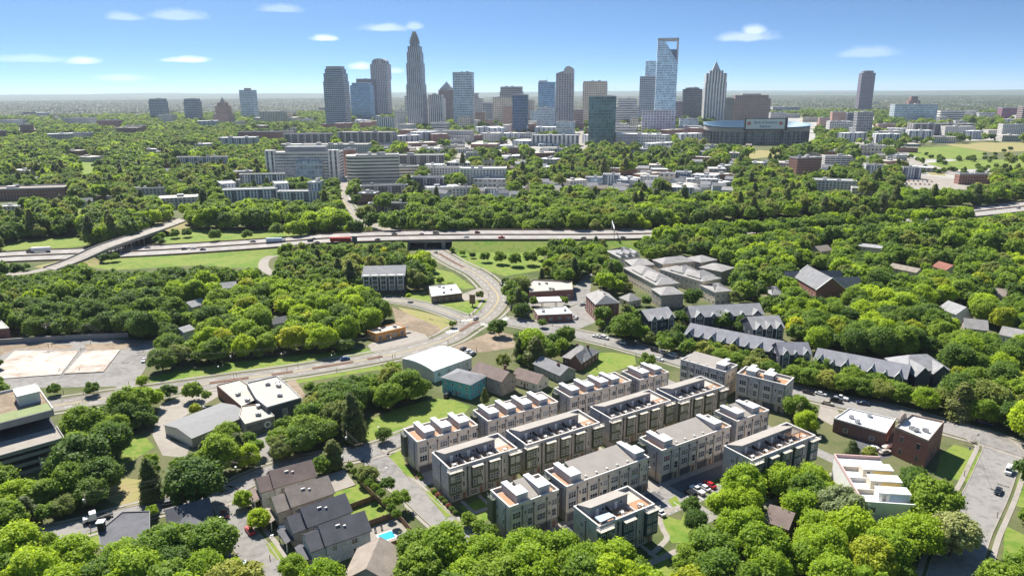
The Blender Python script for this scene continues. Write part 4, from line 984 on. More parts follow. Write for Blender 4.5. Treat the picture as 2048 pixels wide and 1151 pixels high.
# orange shop
r_, o_ = flat('orange_shop', 'small orange painted shop with a grey flat roof beside the vacant lot', 'shop', [(734, 660), (752, 666.5), (811, 653), (790, 646)], 4.5, 'orange', 'tanroof', .4, lm='orange shop', units=2, coping='orange', share=.05)
polywins(r_, o_, (.9,), 3.6, 2.0, 1.7, 2)
m = MB(); a = G(785, 668); f_ = Fr(a, azpx((752, 677), (811, 664))); bx(m, f_, 0, 9, -2.0, 0, 2.9, 3.1, True); P(r_, 'awning', m, MT['dgrey'])
r_, o_ = flat('flat_roof_shop', 'brown shop with a bright white flat roof on the grassy corner', 'shop', [(858, 572), (863, 592), (924, 585), (911, 567)], 4.5, 'brown', 'whiteroof', .4, lm='white roofed corner shop', units=4, share=.1); polywins(r_, o_, (1,), 3.5, 1.6, 1.6, 2)
# five tall attached houses with balconies
F, L, D = rect((724, 553), (809, 551), 13, 11.0)
t = T('attached_house_row', 'row of five narrow dark houses with white framed balcony stacks and grey monopitch roof', 'townhouses', F.p(0, 0, 0)); keepbox(F, L, D, 13, .15); lmk('row of five dark houses', F.p(L / 2, D / 2))
m = MB(); bx(m, F, 0, L, 0, D, 0, 10.9); P(t, 'wall', m, MT['dgrey'])
m = MB(); m.prism(F.q(-.4, L + .4, -.6, D + .3), 10.9, 12, True, True, [11.0, 11.0, 14.6, 14.6]); P(t, 'roof', m, MT['sh_grey'])
for i in range(5):
    u = (i + .5) * L / 5; b = MB(); w_ = L / 5 * .33
    for s in (-1, 1): bx(b, F, u + s * w_ - .2, u + s * w_ + .2, -1.5, 0, 2.6, 11.6)
    bx(b, F, u - w_ - .2, u + w_ + .2, -1.5, 0, 11.6, 12.0, True); bx(b, F, u - w_ - .2, u + w_ + .2, -1.5, 0, 2.5, 2.8, True); bx(b, F, u - w_ + .2, u + w_ - .2, -1.5, 0, 5.6, 5.9, True); bx(b, F, u - w_ + .2, u + w_ - .2, -1.5, 0, 8.5, 8.8, True)
    P(t, 'balcony_frame', b, MT['white'])
    for z in (3.0, 6.1, 9.0): window(t, F.p(u, -.01, z), F.az, w_ * 1.5, 2.2, 2)
    if i: b = MB(); bx(b, F, i * L / 5 - .12, i * L / 5 + .12, -.5, D * .95, 11.2, 12.1); 
    small(t, 'door', F.p(u, -.01, 0), F.az, 'black', lambda m: m.box(-1.2, 1.2, -.05, 0, 0, 2.2))
# brick shops and filling station across the avenue
r_, o_ = flat('brick_shop', 'red brick shop with raised brown parapets, largest across the avenue', 'shop', [(1052, 567), (1060, 583), (1146, 578), (1144, 562), (1066, 558)], 6.0, 'brick', 'tanroof', .8, lm='largest brick shop', units=4, coping='brickl', share=.1); polywins(r_, o_, (.6,), 4.5, 2.2, 2.0, 2)
r_, o_ = flat('brick_shop', 'low red brick shop with a white flat roof beside the small canopy', 'shop', [(1068, 617), (1076, 629), (1145, 626), (1131, 611)], 4.5, 'brick', 'whiteroof', .5, lm='low brick shop with white roof', units=4, share=.1); polywins(r_, o_, (.8,), 4.5, 2.0, 1.8, 2)
F, L, D = rect((1078, 605), (1124, 603), (1076, 596), 4.6); t = T('station_canopy', 'white flat filling station canopy between two brick shops', 'canopy', F.p(0, 0, 0)); keepbox(F, L, D, 5, .5)
m = MB(); bx(m, F, 0, L, 0, D, 4.4, 5.2, True); P(t, 'canopy_top', m, MT['white'])
for u in (.2, .8):
    for v in (.25, .75): small(t, 'column', F.p(L * u, D * v, 0), 0, 'white', lambda m: m.tube((0, 0, 0), (0, 0, 4.4), .2, n=8))
b_, F, L, D = house('brick_apartments', 'tall red brick apartment house with grey hip roof and chimneys beside the car park', 'apartments', (1172, 589), (1192, 608), 13, 9.5, 13.0, 'brick', 'sh_warm', 'u', .6, (1.2, 4.2, 7.0), 'frl', [(.3, .5, .6), (.7, .5, .6)], lm='tall brick apartment house', share=.1)
# --- grey clustered townhomes beyond
cl = [('a', (1265, 531), (1308, 529), (1256, 520), 'pale grey hip roof townhome behind the tall brick apartment house, left end of the cluster'), ('b', (1326, 528), (1390, 522), (1309, 519), 'long grey roofed townhome with brick ground floor at the back of the cluster'),
      ('c', (1402, 525), (1434, 519), (1382, 514), 'square grey hip roofed townhome at the back right of the cluster'), ('d', (1313, 570), (1358, 566), (1300, 531), 'long row of grey stepped roofs on the left of the cluster court'),
      ('e', (1405, 563), (1442, 556), (1383, 527), 'long row of grey stepped roofs on the right of the cluster court'), ('f', (1443, 543), (1468, 535), (1437, 523), 'grey roofed townhome at the right end of the cluster'),
      ('g', (1323, 590), (1367, 587), (1320, 576), 'low grey roofed townhome at the front left of the cluster'), ('h', (1431, 584), (1463, 581), (1424, 567), 'low grey roofed townhome at the front right of the cluster')]
for k, A, B, C, lb in cl:
    b_, F, L, D = house('grey_townhome', lb, 'townhouses', A, B, C, 8.0, 10.6, 'sid_beige' if k in 'bdeh' else 'sid_taupe', 'sh_warm', 'u' if k in 'abcfgh' else 'v', .9, (4.8, 1.2), 'fl', group='grey roofed townhome cluster', step=3.4, share=.2, wn_=2, ww=1.4)
    for j in range(2 if k in 'de' else 0):
        r = MB(); groof(r, F, L * .1, L * .9, D * (.1 + .4 * j), D * (.38 + .4 * j), 9.3, 12.2, .5, .2, 'u', .9); P(b_, 'raised_roof', r, MT['sh_warm'])
lmk('grey townhome cluster', G(1360, 550)[:2])
house('hipped_house', 'large pale grey hip roofed house with dormers at the back of the cluster', 'house', (1240, 515), (1280, 512), (1230, 500), 7.0, 11.5, 'sid_white', 'sh_lgrey', 'u', .8, (1.2, 4.2), 'fl', dorm=3, lm='hipped house with dormers', share=.2)
house('small_pavilion', 'small grey hip roofed house left of the brick church', 'house', (1545, 589), (1566, 588), 11, 4, 7.5, 'sid_beige', 'sh_lgrey', 'u', .9, (1,), 'f', share=.2)
house('small_house', 'small grey roofed house partly hidden by trees in front of the grey cluster', 'house', (1258, 602), (1282, 598), 9, 4, 7, 'sid_beige', 'sh_warm', 'u', .9, (1,), 'f', share=.3)
# --- navy rows with white gables
def gable_row(label, A, B, C, He, Hr, n, roof='sh_blue', wall='sid_navy', share=.25, lm=None, big=2):
    F, L, D = rect(A, B, C, He); t = T('gabled_row', label, 'townhouses', F.p(0, 0, 0), 0, 'navy townhouse rows with white gables'); keepbox(F, L, D, Hr, share)
    m = MB(); gwall(m, F, 0, L, 0, D, He, Hr); P(t, 'wall', m, MT[wall]); m = MB(); groof(m, F, 0, L, 0, D, He, Hr, .5); P(t, 'roof', m, MT[roof])
    for i in range(n):
        u = (i + .5) * L / n; lg = (i % big == 0); w = L / n * (.30 if lg else .17); z1 = He + (Hr - He) * (.55 if lg else .30); o = .9 if lg else .1
        f = MB(); f.prism(F.q(u - w, u + w, -o, D * .4), .0 if lg else He - .4, He + .25, False); f.face([F.p(u - w, -o, He + .25), F.p(u + w, -o, He + .25), F.p(u, -o, z1 + .4)]); P(t, 'gable_bay', f, MT[wall])
        g = MB(); groof(g, F, u - w, u + w, -o, D * .42, He + .25, z1 + .4, .3, .16, 'v'); P(t, 'gable_roof', g, MT[roof])
        b = MB()
        for s in (-1, 1): b.tube(F.p(u + s * (w + .1), -o - .33, He + .2), F.p(u, -o - .33, z1 + .62), .17, n=4)
        for s in (-1, 1): bx(b, F, u + s * w - .14, u + s * w + .14, -o - .06, -o + .02, .2 if lg else He - .3, He + .2)
        P(t, 'white_trim', b, MT['white'])
        for z in ((1.2, 4.2, 7.0) if lg else (4.2, 7.0)):
            if z < He - .5: window(t, F.p(u, -o - .02, z), F.az, w * 1.1, 1.6, 2)
        window(t, F.p(u, -o - .02, He - .6), F.az, w * .8, 1.3, 2)
        if not lg: window(t, F.p(u + L / n * .38, -.02, 4.2), F.az, 1.1, 1.5, 1); window(t, F.p(u + L / n * .38, -.02, 1.2), F.az, 1.1, 1.5, 1)
    for v in (.3, .7):
        for z in (1.2, 4.2): window(t, F.p(-.01, D * v, z), F.az - math.pi / 2, 1.0, 1.5, 1); window(t, F.p(L + .01, D * v, z), F.az + math.pi / 2, 1.0, 1.5, 1)
    if lm: lmk(lm, F.p(L / 2, D / 2))
    return t
gable_row('short navy house row behind round trees, left end of the navy rows', (1298, 641), (1349, 634), (1294, 622), 8, 11.5, 3, 'sh_lgrey', lm='short navy row')
gable_row('curved looking pale roofed navy row with white porch bays, behind two round trees', (1384, 634), (1527, 628), (1378, 619), 8, 12, 5, 'sh_lgrey', lm='pale roofed navy row')
gable_row('navy row with two broad white trimmed gables right of two round trees', (1507, 658), (1568, 655), (1504, 639), 8, 12, 3, 'sh_lgrey', big=1)
gable_row('longest navy row with a blue grey roof behind the hedge of street trees', (1370, 668), (1556, 706), 14, 7.0, 10.6, 8, share=.72, lm='longest navy row')
gable_row('short end block of the longest navy row, tall white gabled bay in front', (1561, 708), (1622, 708), 11, 8.5, 12, 3, lm='navy end block')
gable_row('navy row with blue grey roof and small dormers at the far right of the hedge', (1628, 721), (1812, 757), 14, 7.0, 10.6, 7, share=.72, lm='right hand navy row')
house('navy_house', 'large navy house with several pale grey roofs right of the navy rows', 'house', (1816, 742), (1898, 738), 15, 8, 12, 'sid_navy', 'sh_lgrey', 'u', .7, (1.2, 4.4), 'fl', front=[(.05, .4, -4, 5, 7.6, 11, 'v'), (.55, .95, -2, 5, 7.4, 10.5, 'v')], lm='large navy house', share=.1)
# --- brick church
b_, F, L, D = house('brick_church', 'red brick church with long grey roof and white edged gables among trees', 'church', (1588, 552), (1633, 578), 17, 7, 13.5, 'brick', 'sh_grey', 'u', 0, (2.0,), 'fr', front=[(-.14, .1, -6, 9, 5.5, 10, 'v'), (.1, .3, 10, 27, 6, 11.5, 'v'), (.55, .85, 10, 30, 6, 11.5, 'v')], lm='brick church', share=.1, step=4.2)
m = MB()
for u in (-.55, L + .55):
    for s in (0, D): m.tube(F.p(u, s - (.6 if s == 0 else -.6), 6.6), F.p(u, D / 2, 14), .25, n=4)
P(b_, 'gable_edge', m, MT['white'])
# --- scattered houses peeping out of the trees
for lb, A, B, D, He, Hr, wl_, rf in [
    ('small house with a grey pyramid roof among trees left of the wood', (440, 577), (472, 574), 9, 4.5, 7, 'sid_white', 'sh_lgrey'), ('tiny dark roofed house in the wood behind the orange shop', (547, 648), (575, 643), 8, 3.5, 5.5, 'sid_white', 'sh_dark'),
    ('pale roofed house under the big trees left of the wood', (384, 614), (412, 606), 9, 3.8, 6, 'sid_white', 'sh_lgrey'), ('grey house almost hidden in trees beside the lane', (368, 664), (388, 658), 8, 6.5, 8, 'sid_white', 'sh_lgrey'),
    ('pale roofed long house among trees at upper right', (1716, 492), (1764, 497), 12, 6, 7, 'sid_beige', 'sh_lgrey'), ('small tan roofed house among trees beyond the brick church', (1640, 503), (1664, 500), 10, 4, 7, 'sid_beige', 'sh_tan'),
    ('rust roofed house in the trees at the right', (1865, 532), (1892, 540), 10, 4.5, 7.5, 'sid_beige', 'sh_red'), ('long tan roofed house in the trees right of the church', (1778, 534), (1832, 545), 9, 4, 6, 'sid_beige', 'sh_tan'),
    ('blue and white gabled house in the trees at the far right', (1878, 615), (1912, 628), 11, 5.5, 9, 'sid_white', 'sh_lgrey'), ('house with a brown porch between trees at the right edge', (1930, 655), (1975, 660), 10, 4.5, 8, 'sid_taupe', 'sh_warm'),
    ('small house with a tan roof at the right edge of the trees', (1982, 588), (2010, 592), 9, 4, 7, 'sid_beige', 'sh_tan'), ('pale cottage beside the right hand road at the edge', (2000, 468 + 200), (2040, 676), 9, 4, 7, 'sid_white', 'sh_warm')]:
    house('cottage', lb, 'house', A, B, D, He, Hr, wl_, rf, 'u', 0, (1.2,), 'f', group='houses among the trees', share=.45)
flat('brick_house_corner', 'brick building corner cut off by the left edge above slabs', 'building', [(-60, 640), (2, 640), (18, 655), (-40, 660)], 7, 'brick', 'tanroof', .4, share=.1)
# --- community building of several flat roofs and a metal wing
r_, o_ = flat('community_building', 'brick community building with joined flat roofs, long metal roofed wing and wall mural', 'building', [(433, 769), (479, 757.5), (540, 797), (525, 806), (482, 811)], 5.0, 'brick', 'tanroof', .4, lm='community building', units=3, share=.1, coping='brickl'); CB = r_
r2, o2 = flat('', '', '', [(493, 764), (553, 750), (577, 769), (602, 794), (534, 813), (512, 796)], 7.0, 'dgrey', 'tanroof', .5, units=5, root=CB, part='main_hall_wall', coping='lgrey', share=.1); polywins(CB, o2, (1.5,), 14, 2.0, 3.0, 1)
r2, o2 = flat('', '', '', [(483, 811), (512, 797), (533, 813), (549, 831), (490, 847), (478, 830)], 5.0, 'taupe', 'tanroof', .4, units=2, root=CB, part='low_wall', coping='tanroof', share=.1)
a, b = G(490, 847, 5), G(549, 831, 5); d = (b - a); m = MB(); f_ = Fr(a, math.atan2(d.y, d.x)); c = 8.0
for k in range(22):
    t0, t1 = 2 * math.pi * k / 22, 2 * math.pi * (k + 1) / 22; m.face([f_.p(c + r * math.cos(t), -.03, 2.4 + r * math.sin(t)) for r, t in ((.75, t0), (1.35, t0), (1.35, t1), (.75, t1))])
P(CB, 'mural_ring', m, MT['sign_w']); m = MB(); m.face([f_.p(u, -.015, z) for u, z in ((.5, .3), (d.length - .5, .3), (d.length - .5, 4), (.5, 4))]); P(CB, 'mural', m, plain('mural_paint', (.20, .19, .17), .8, .6, .5))
F, L, D = rect((384, 876), (498, 829), (351, 841), 3.6); keepbox(F, L, D, 5, .1)
m = MB(); gwall(m, F, 0, L, 0, D, 3.6, 5.0); P(CB, 'wing_wall', m, MT['taupe']); m = MB(); groof(m, F, 0, L, 0, D, 3.6, 5.0, .3, .15); P(CB, 'wing_roof', m, MT['metal'])
m = MB(); m.face([F.p(-.02, D * .98, .2), F.p(-.02, D * .02, .2), F.p(-.02, D * .02, 3.5), F.p(-.02, D * .5, 4.8), F.p(-.02, D * .98, 3.5)]); P(CB, 'gable_panel', m, MT['offwhite'])
# --- parking garage at the left edge
t = T('parking_garage', 'concrete parking garage with open decks and a white roof hut, left edge', 'garage', G(60, 930)); lmk('concrete parking garage', G(60, 900)[:2])
F, L, D = rect((-140, 949), (128, 874), (136, 845), 8.8); KEEP += [[(0, 800), (88, 770), (120, 762), (135, 800), (140, 850), (108, 890), (75, 960), (0, 960)]]; EXC.append(F.q(-3, L + 2, -2.5, D + 34))
for z0, z1 in ((0, 1.2), (2.7, 3.9), (5.4, 6.6), (7.6, 8.9)): m = MB(); bx(m, F, 0, L, -.15, .15, z0, z1, True); bx(m, F, L - .15, L + .15, .15, D, z0, z1, True); P(t, 'parapet_band', m, MT['concretewall'])
m = MB()
for z in (.3, 3.0, 5.7): bx(m, F, .15, L - .15, .2, D, z - .3, z, True)
P(t, 'deck_slab', m, MT['concretewall']); m = MB(); bx(m, F, .15, L - .15, .2, D + .5, 7.9, 8.2, True); P(t, 'upper_deck', m, MT['concrete'])
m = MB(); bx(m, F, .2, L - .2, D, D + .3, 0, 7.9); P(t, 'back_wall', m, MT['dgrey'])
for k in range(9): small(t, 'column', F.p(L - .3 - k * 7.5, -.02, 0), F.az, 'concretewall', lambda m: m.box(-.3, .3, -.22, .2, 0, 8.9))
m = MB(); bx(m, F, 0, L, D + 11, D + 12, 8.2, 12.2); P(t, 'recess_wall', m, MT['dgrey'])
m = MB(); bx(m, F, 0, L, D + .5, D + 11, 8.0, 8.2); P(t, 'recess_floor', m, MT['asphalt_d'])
m = MB(); bx(m, F, 0, L + .2, D + 1.2, D + 30, 12.2, 14.6, True); P(t, 'top_storey', m, MT['concretewall'])
m = MB(); bx(m, F, .3, L - .2, D + 1.6, D + 9, 14.6, 14.66); P(t, 'green_roof', m, plain('mossy_roof', (.20, .24, .10), .9, .2, .6)); m = MB(); bx(m, F, .3, L - .2, D + 9, D + 29.6, 14.6, 14.64); P(t, 'gravel_roof', m, MT['dirt'])
m = MB(); bx(m, F, 0, L + .2, D + 29.7, D + 30, 14.6, 15.5); bx(m, F, L - .1, L + .2, D + 1.2, D + 29.7, 14.6, 15.2); P(t, 'roof_parapet', m, MT['offwhite'])
m = MB(); bx(m, F, L - 8, L - 1.5, D + 12, D + 20, 14.66, 18.4); P(t, 'roof_hut', m, MT['offwhite']); m = MB(); bx(m, F, L - 8.2, L - 1.3, D + 11.8, D + 20.2, 18.4, 18.6, True); P(t, 'hut_roof', m, MT['whiteroof'])
for k in range(3): window(t, F.p(L - 48 - k * 4, D + 10.98, 8.6), F.az, 2.0, 2.2, 1)
# retaining wall behind the slabs
pts = [Vector((*G(x, y)[:2], 0)) for x, y in ((-60, 691), (0, 688), (60, 684), (150, 679), (257, 674))]; m = MB(); ribbon_mb(m, pts, -.3, .3, 2.6, 2.6); tag(link('retaining_wall', m.mesh('retaining_wall'), MT['concretewall']), 'long grey retaining wall behind the bare concrete slabs', 'wall'); KEEP.append([(0, 672), (255, 662), (257, 674), (0, 690)])
# --- lower right: white roofed store, brick building, terraced white building
r_, o_ = flat('store', 'dark store with a bright white flat roof at the right, beside the brick building', 'store', [(1668, 835), (1698, 815), (1792, 836), (1773, 865)], 5.5, 'brickd', 'whiteroof', .5, lm='white roofed store', units=3, share=.05); polywins(r_, o_, (1.2,), 6, 1.6, 1.4, 1)
r_, o_ = flat('brick_building', 'tall red brick building with a grey flat roof and a round topped front', 'building', [(1790, 852), (1823, 827), (1889, 841), (1857, 880)], 10.5, 'brick', 'offwhite', .7, lm='tall brick building', units=3, coping='brickl', share=.05); polywins(r_, o_, (1.4, 6.0), 4.2, 1.3, 2.0, 1, 'brickl')
a = G(1806, 840, 10.5); m = MB(); f_ = Fr(a, azpx((1790, 852), (1823, 827), 10.5)); N = 12
ar_ = [(3.2 * math.cos(math.pi * k / N), 10.4 + 2.6 * math.sin(math.pi * k / N)) for k in range(N + 1)]
for v in (0, .5): m.face([f_.p(u, v, z) for u, z in (ar_ if v else ar_[::-1])])
for (u, z), (u2, z2) in zip(ar_, ar_[1:]): m.face([f_.p(u, 0, z), f_.p(u2, 0, z2), f_.p(u2, .5, z2), f_.p(u, .5, z)])
P(r_, 'round_pediment', m, MT['brickl'])
F, L, D = rect((1727, 1003), (1832, 1010), (1752, 912), 9.0)
t = T('terraced_building', 'white walled building with pink edged stepped roof terraces beside the right hand trees', 'building', F.p(0, 0, 0)); keepbox(F, L, D, 9, .5); lmk('terraced white building', F.p(L / 2, D / 2))
m = MB(); bx(m, F, 0, L, 0, D, 0, 8.0); P(t, 'wall', m, MT['white']); m = MB(); bx(m, F, .02, L - .02, .02, D - .02, 8.0, 8.05); P(t, 'roof_terrace', m, MT['offwhite'])
m = MB(); bx(m, F, -.1, .25, -.1, D + .1, 8.0, 9.1); bx(m, F, .25, L, D - .25, D + .1, 8.0, 9.1); P(t, 'pink_parapet', m, MT['pink'])
for k in range(4): m = MB(); bx(m, F, .25, L + .05, D * (k + .0) / 4.2 - .15, D * k / 4.2 + .2, 8.0, 9.3); P(t, 'party_wall', m, MT['cream' if k % 2 else 'white'])
for k in range(3):
    m = MB(); v = D * k / 4.2 + 2.2; bx(m, F, L * .34, L * .95, v, v + 3.6, 8.05, 10.8); b = P(t, 'stair_box', m, MT['white' if k == 0 else 'cream'])
    m = MB(); bx(m, F, L * .33, L * .96, v - .15, v + 3.75, 10.8, 11.0, True); link('box_roof', m.mesh('box_roof', origin_of(t)), MT['whiteroof'], b)
    m = MB(); m.face([F.p(u, v - .02, z) for u, z in ((L * .55, 8.3), (L * .93, 8.3), (L * .93, 10.5), (L * .55, 10.5))]); P(t, 'screen_panel', m, MT['yellow' if k else 'ltblue'])
    window(t, F.p(L * .45, v - .01, 8.3), F.az, 1.2, 2.0, 1)
window(t, F.p(L * .2, -.01, 6), F.az, 1.4, 1.6, 2)
house('cottage', 'grey roofed house hidden under the bright trees at the lower right', 'house', (1530, 1040), (1575, 1056), 9, 4, 6.5, 'brickd', 'sh_brown', 'u', 0, (1,), 'f', share=.5, group='houses among the trees')
# ------------------------------------------------------------------ the middle distance and the city centre
def fc(k, *a, **b): MT[k] = facade(k, *a, **b)
fc('f_vue', (.28, .30, .33), (.05, .07, .10), 6.8, 6.8, .78, .58); fc('f_blue', (.20, .27, .36), (.07, .15, .25), 4.6, 7.6, .86, .8, metal=.3)
fc('f_plum', (.17, .14, .17), (.07, .065, .09), 4.9, 7.4, .6, .7); fc('f_hearst', (.30, .275, .28), (.10, .10, .125), 8.4, 7.6, .55, .72)
fc('f_bofa', (.33, .32, .33), (.12, .13, .155), 6.5, 7.8, .5, .88, (.26, .25, .26)); fc('f_bandw', (.55, .53, .50), (.08, .085, .10), 5.7, 7.4, 1.0, .45)
fc('f_whitev', (.60, .58, .56), (.07, .08, .10), 6.8, 6.8, .42, .8, (.30, .30, .31)); fc('f_brownb', (.26, .20, .19), (.05, .05, .065), 5.3, 7.2, .8, .5)
fc('f_grid', (.45, .44, .42), (.09, .10, .11), 6.1, 7.0, .62, .6); fc('f_gridd', (.24, .24, .25), (.07, .08, .09), 6.1, 7.0, .7, .62); fc('f_cream', (.52, .46, .37), (.09, .085, .085), 6.5, 7.2, .5, .55)
fc('f_navy', (.10, .13, .19), (.035, .06, .11), 4.9, 7.2, .82, .7); fc('f_teal', (.10, .15, .16), (.045, .085, .095), 5.7, 7.2, .9, .86, metal=.35); fc('f_duke', (.42, .48, .54), (.22, .31, .40), 4.9, 8.0, .85, .74, metal=.2)
fc('f_dukel', (.42, .46, .50), (.12, .18, .25), 4.9, 8.0, 1.0, .6); fc('f_stripe', (.58, .55, .51), (.05, .07, .09), 9.9, 7.6, .5, .92, (.10, .12, .14)); fc('f_hotel', (.50, .46, .44), (.13, .14, .24), 8.0, 6.6, .68, .62)
fc('f_dark', (.11, .12, .14), (.04, .05, .065), 5.7, 7.4, .9, .72, metal=.3); fc('f_choc', (.20, .145, .125), (.06, .05, .05), 8.0, 7.6, .55, .62); fc('f_glassl', (.40, .42, .44), (.16, .22, .27), 5.3, 7.4, .8, .66)
fc('f_apt', (.52, .50, .47), (.08, .085, .095), 4.2, 3.2, .56, .6); fc('f_aptd', (.13, .125, .13), (.05, .05, .055), 4.0, 3.2, .55, .6, bay=16, baycol=(.55, .53, .5)); fc('f_aptw', (.70, .70, .70), (.06, .075, .10), 3.6, 3.2, .5, .62, (.42, .46, .52), bay=15, baycol=(.20, .22, .26))
fc('f_office', (.56, .54, .52), (.10, .105, .11), 4.0, 4.2, .9, .5, bay=24, baycol=(.62, .61, .60)); fc('f_creamb', (.58, .53, .44), (.045, .045, .05), 9.0, 4.3, 1.0, .42); fc('f_brick', (.26, .13, .10), (.07, .065, .065), 3.4, 3.6, .45, .5)
fc('f_brickw', (.30, .16, .12), (.35, .34, .32), 5.0, 3.5, .35, .55); fc('f_park', (.50, .48, .46), (.035, .035, .04), 8.0, 3.2, .92, .45); fc('f_greenf', (.12, .14, .13), (.05, .06, .06), 3, 3.8, .8, .6); fc('f_purple', (.22, .13, .16), (.10, .03, .07), 3.4, 3.8, .6, .7)
CAZ = R(-9)
def fit(x0, x1, yb, dr, az):
    """footprint at the distance of yb, whose upright box spans x0..x1 in the picture; dr = depth as a share of the width"""
    o = G((x0 + x1) / 2, yb); w = (x1 - x0) / FPX * o.y * .85; F = None
    for _ in range(14):
        F = Fr(o, az); xs = [PX(F.p(u, v))[0] for u, v in ((0, 0), (w, 0), (0, w * dr), (w, w * dr))]
        s = (x1 - x0) / (max(xs) - min(xs)); w *= s
        F = Fr(o, az); xs = [PX(F.p(u, v))[0] for u, v in ((0, 0), (w, 0), (0, w * dr), (w, w * dr))]
        o = o + F.U * ((x0 - min(xs)) / FPX * o.y)
        m = PX(F.p(w / 2, 0))[1]; k = G((x0 + x1) / 2, yb).y / G((x0 + x1) / 2, m).y if m > 195 else 1
        o = Vector((o.x * k, o.y * k, 0))
    return Fr(o, az), w, w * dr
def city(name, label, x0, x1, yb, yt, mat, dr=.7, az=None, roof='tanroof', group=None, tiers=None, crown=None, para=1.2, units=2, share=.35, cat=None, keep=True, lm=None):
    az = CAZ if az is None else R(az); F, w, d = fit(x0, x1, yb, dr, az); H = ztop((x0 + x1) / 2, PX(F.p(w / 2, 0))[1], yt)
    root = T(name, label, cat or name.replace('_', ' '), F.p(0, 0, 0), 0, group)
    EXC.append(F.q(-3, w + 3, -3, d + 3))
    if keep:
        P_ = [PX(F.p(u, v, z)) for u, v in ((0, 0), (w, 0), (0, d), (w, d)) for z in (H * share, H)]; KEEP.append(hull(P_))
    ts = tiers or [(0, 1, 0)]; top = None
    for i, (z0, z1, ins) in enumerate(ts):
        i_u, i_v = (ins if isinstance(ins, tuple) else (ins, ins))
        b = MB(); bx(b, F, w * i_u, w * (1 - i_u), d * i_v, d * (1 - i_v), H * z0, H * z1); P(root, 'facade' if i == 0 else 'upper_storeys', b, MT[mat]); top = (w * i_u, w * (1 - i_u), d * i_v, d * (1 - i_v), H * z1)
    u0, u1, v0, v1, z = top
    r = MB(); bx(r, F, u0 + .4, u1 - .4, v0 + .4, v1 - .4, z, z + .05); P(root, 'roof', r, MT[roof])
    if not crown:
        p = MB(); t = min(1.0, w * .03)
        for q in ((u0 - .1, u1 + .1, v0 - .1, v0 + t), (u0 - .1, u1 + .1, v1 - t, v1 + .1), (u0 - .1, u0 + t, v0 + t, v1 - t), (u1 - t, u1 + .1, v0 + t, v1 - t)): bx(p, F, *q, z - .4, z + para, True)
        P(root, 'parapet', p, MT['offwhite' if mat in ('f_aptw', 'f_apt', 'f_office', 'f_park', 'f_bandw') else 'lgrey'])
        rng = random.Random(label)
        for k in range(units):
            a = rng.uniform(.2, .7); c = rng.uniform(.25, .6); s = min(w, d) * rng.uniform(.12, .22); m = MB(); bx(m, F, u0 + (u1 - u0) * a, u0 + (u1 - u0) * a + s * 1.4, v0 + (v1 - v0) * c, v0 + (v1 - v0) * c + s, z + .05, z + rng.uniform(2, 4.5)); P(root, 'plant_room', m, MT[rng.choice(['lgrey', 'offwhite', 'grey'])])
    if crown: crown(root, F, u0, u1, v0, v1, z, H)
    if lm: lmk(lm, F.p(w / 2, d / 2))
    return root, F, w, d, H
# --- crowns
def cr_box(mat, ins, h):
    def f(root, F, u0, u1, v0, v1, z, H): m = MB(); w, d = u1 - u0, v1 - v0; bx(m, F, u0 + w * ins, u1 - w * ins, v0 + d * ins, v1 - d * ins, z, z + h); P(root, 'crown', m, MT[mat])
    return f
def cr_spikes(root, F, u0, u1, v0, v1, z, H):
    w, d = u1 - u0, v1 - v0; h = H
    for i, (ins, hh) in enumerate(((.17, .035), (.23, .035), (.30, .03), (.37, .03))):
        m = MB(); zz = z + H * sum((.035, .035, .03, .03)[:i]); bx(m, F, u0 + w * ins, u1 - w * ins, v0 + d * ins, v1 - d * ins, zz, zz + H * hh); P(root, 'crown_tier', m, MT['f_bofa'])
        s = MB()
        for k in range(6):
            for a, b in ((u0 + w * (ins + (1 - 2 * ins) * k / 5), v0 + d * ins), (u1 - w * ins, v0 + d * (ins + (1 - 2 * ins) * k / 5)), (u0 + w * ins, v0 + d * (ins + (1 - 2 * ins) * k / 5))):
                s.tube(F.p(a, b, zz + H * hh - 1), F.p(a, b, zz + H * (hh + .045)), w * .035, w * .01, 4)
        P(root, 'crown_rods', s, MT['lgrey'])
    m = MB(); bx(m, F, u0 + w * .42, u1 - w * .42, v0 + d * .42, v1 - d * .42, z + H * .13, z + H * .17); P(root, 'crown_top', m, MT['lgrey'])
def cr_arch(mat, hh):
    def f(root, F, u0, u1, v0, v1, z, H):
        m = MB(); N = 8; uc, hw = (u0 + u1) / 2, (u1 - u0) / 2 * .86; a = [(uc - hw * math.cos(math.pi * k / N), z + H * hh * math.sin(math.pi * k / N) ** .6) for k in range(N + 1)]; d = v1 - v0; va, vb = v0 + d * .1, v1 - d * .1
        m.face([F.p(u, va, zz) for u, zz in a][::1]); m.face([F.p(u, vb, zz) for u, zz in a][::-1])
        for (u, z1), (u2, z2) in zip(a, a[1:]): m.face([F.p(u2, va, z2), F.p(u2, vb, z2), F.p(u, vb, z1), F.p(u, va, z1)])
        P(root, 'arched_crown', m, MT[mat])
    return f
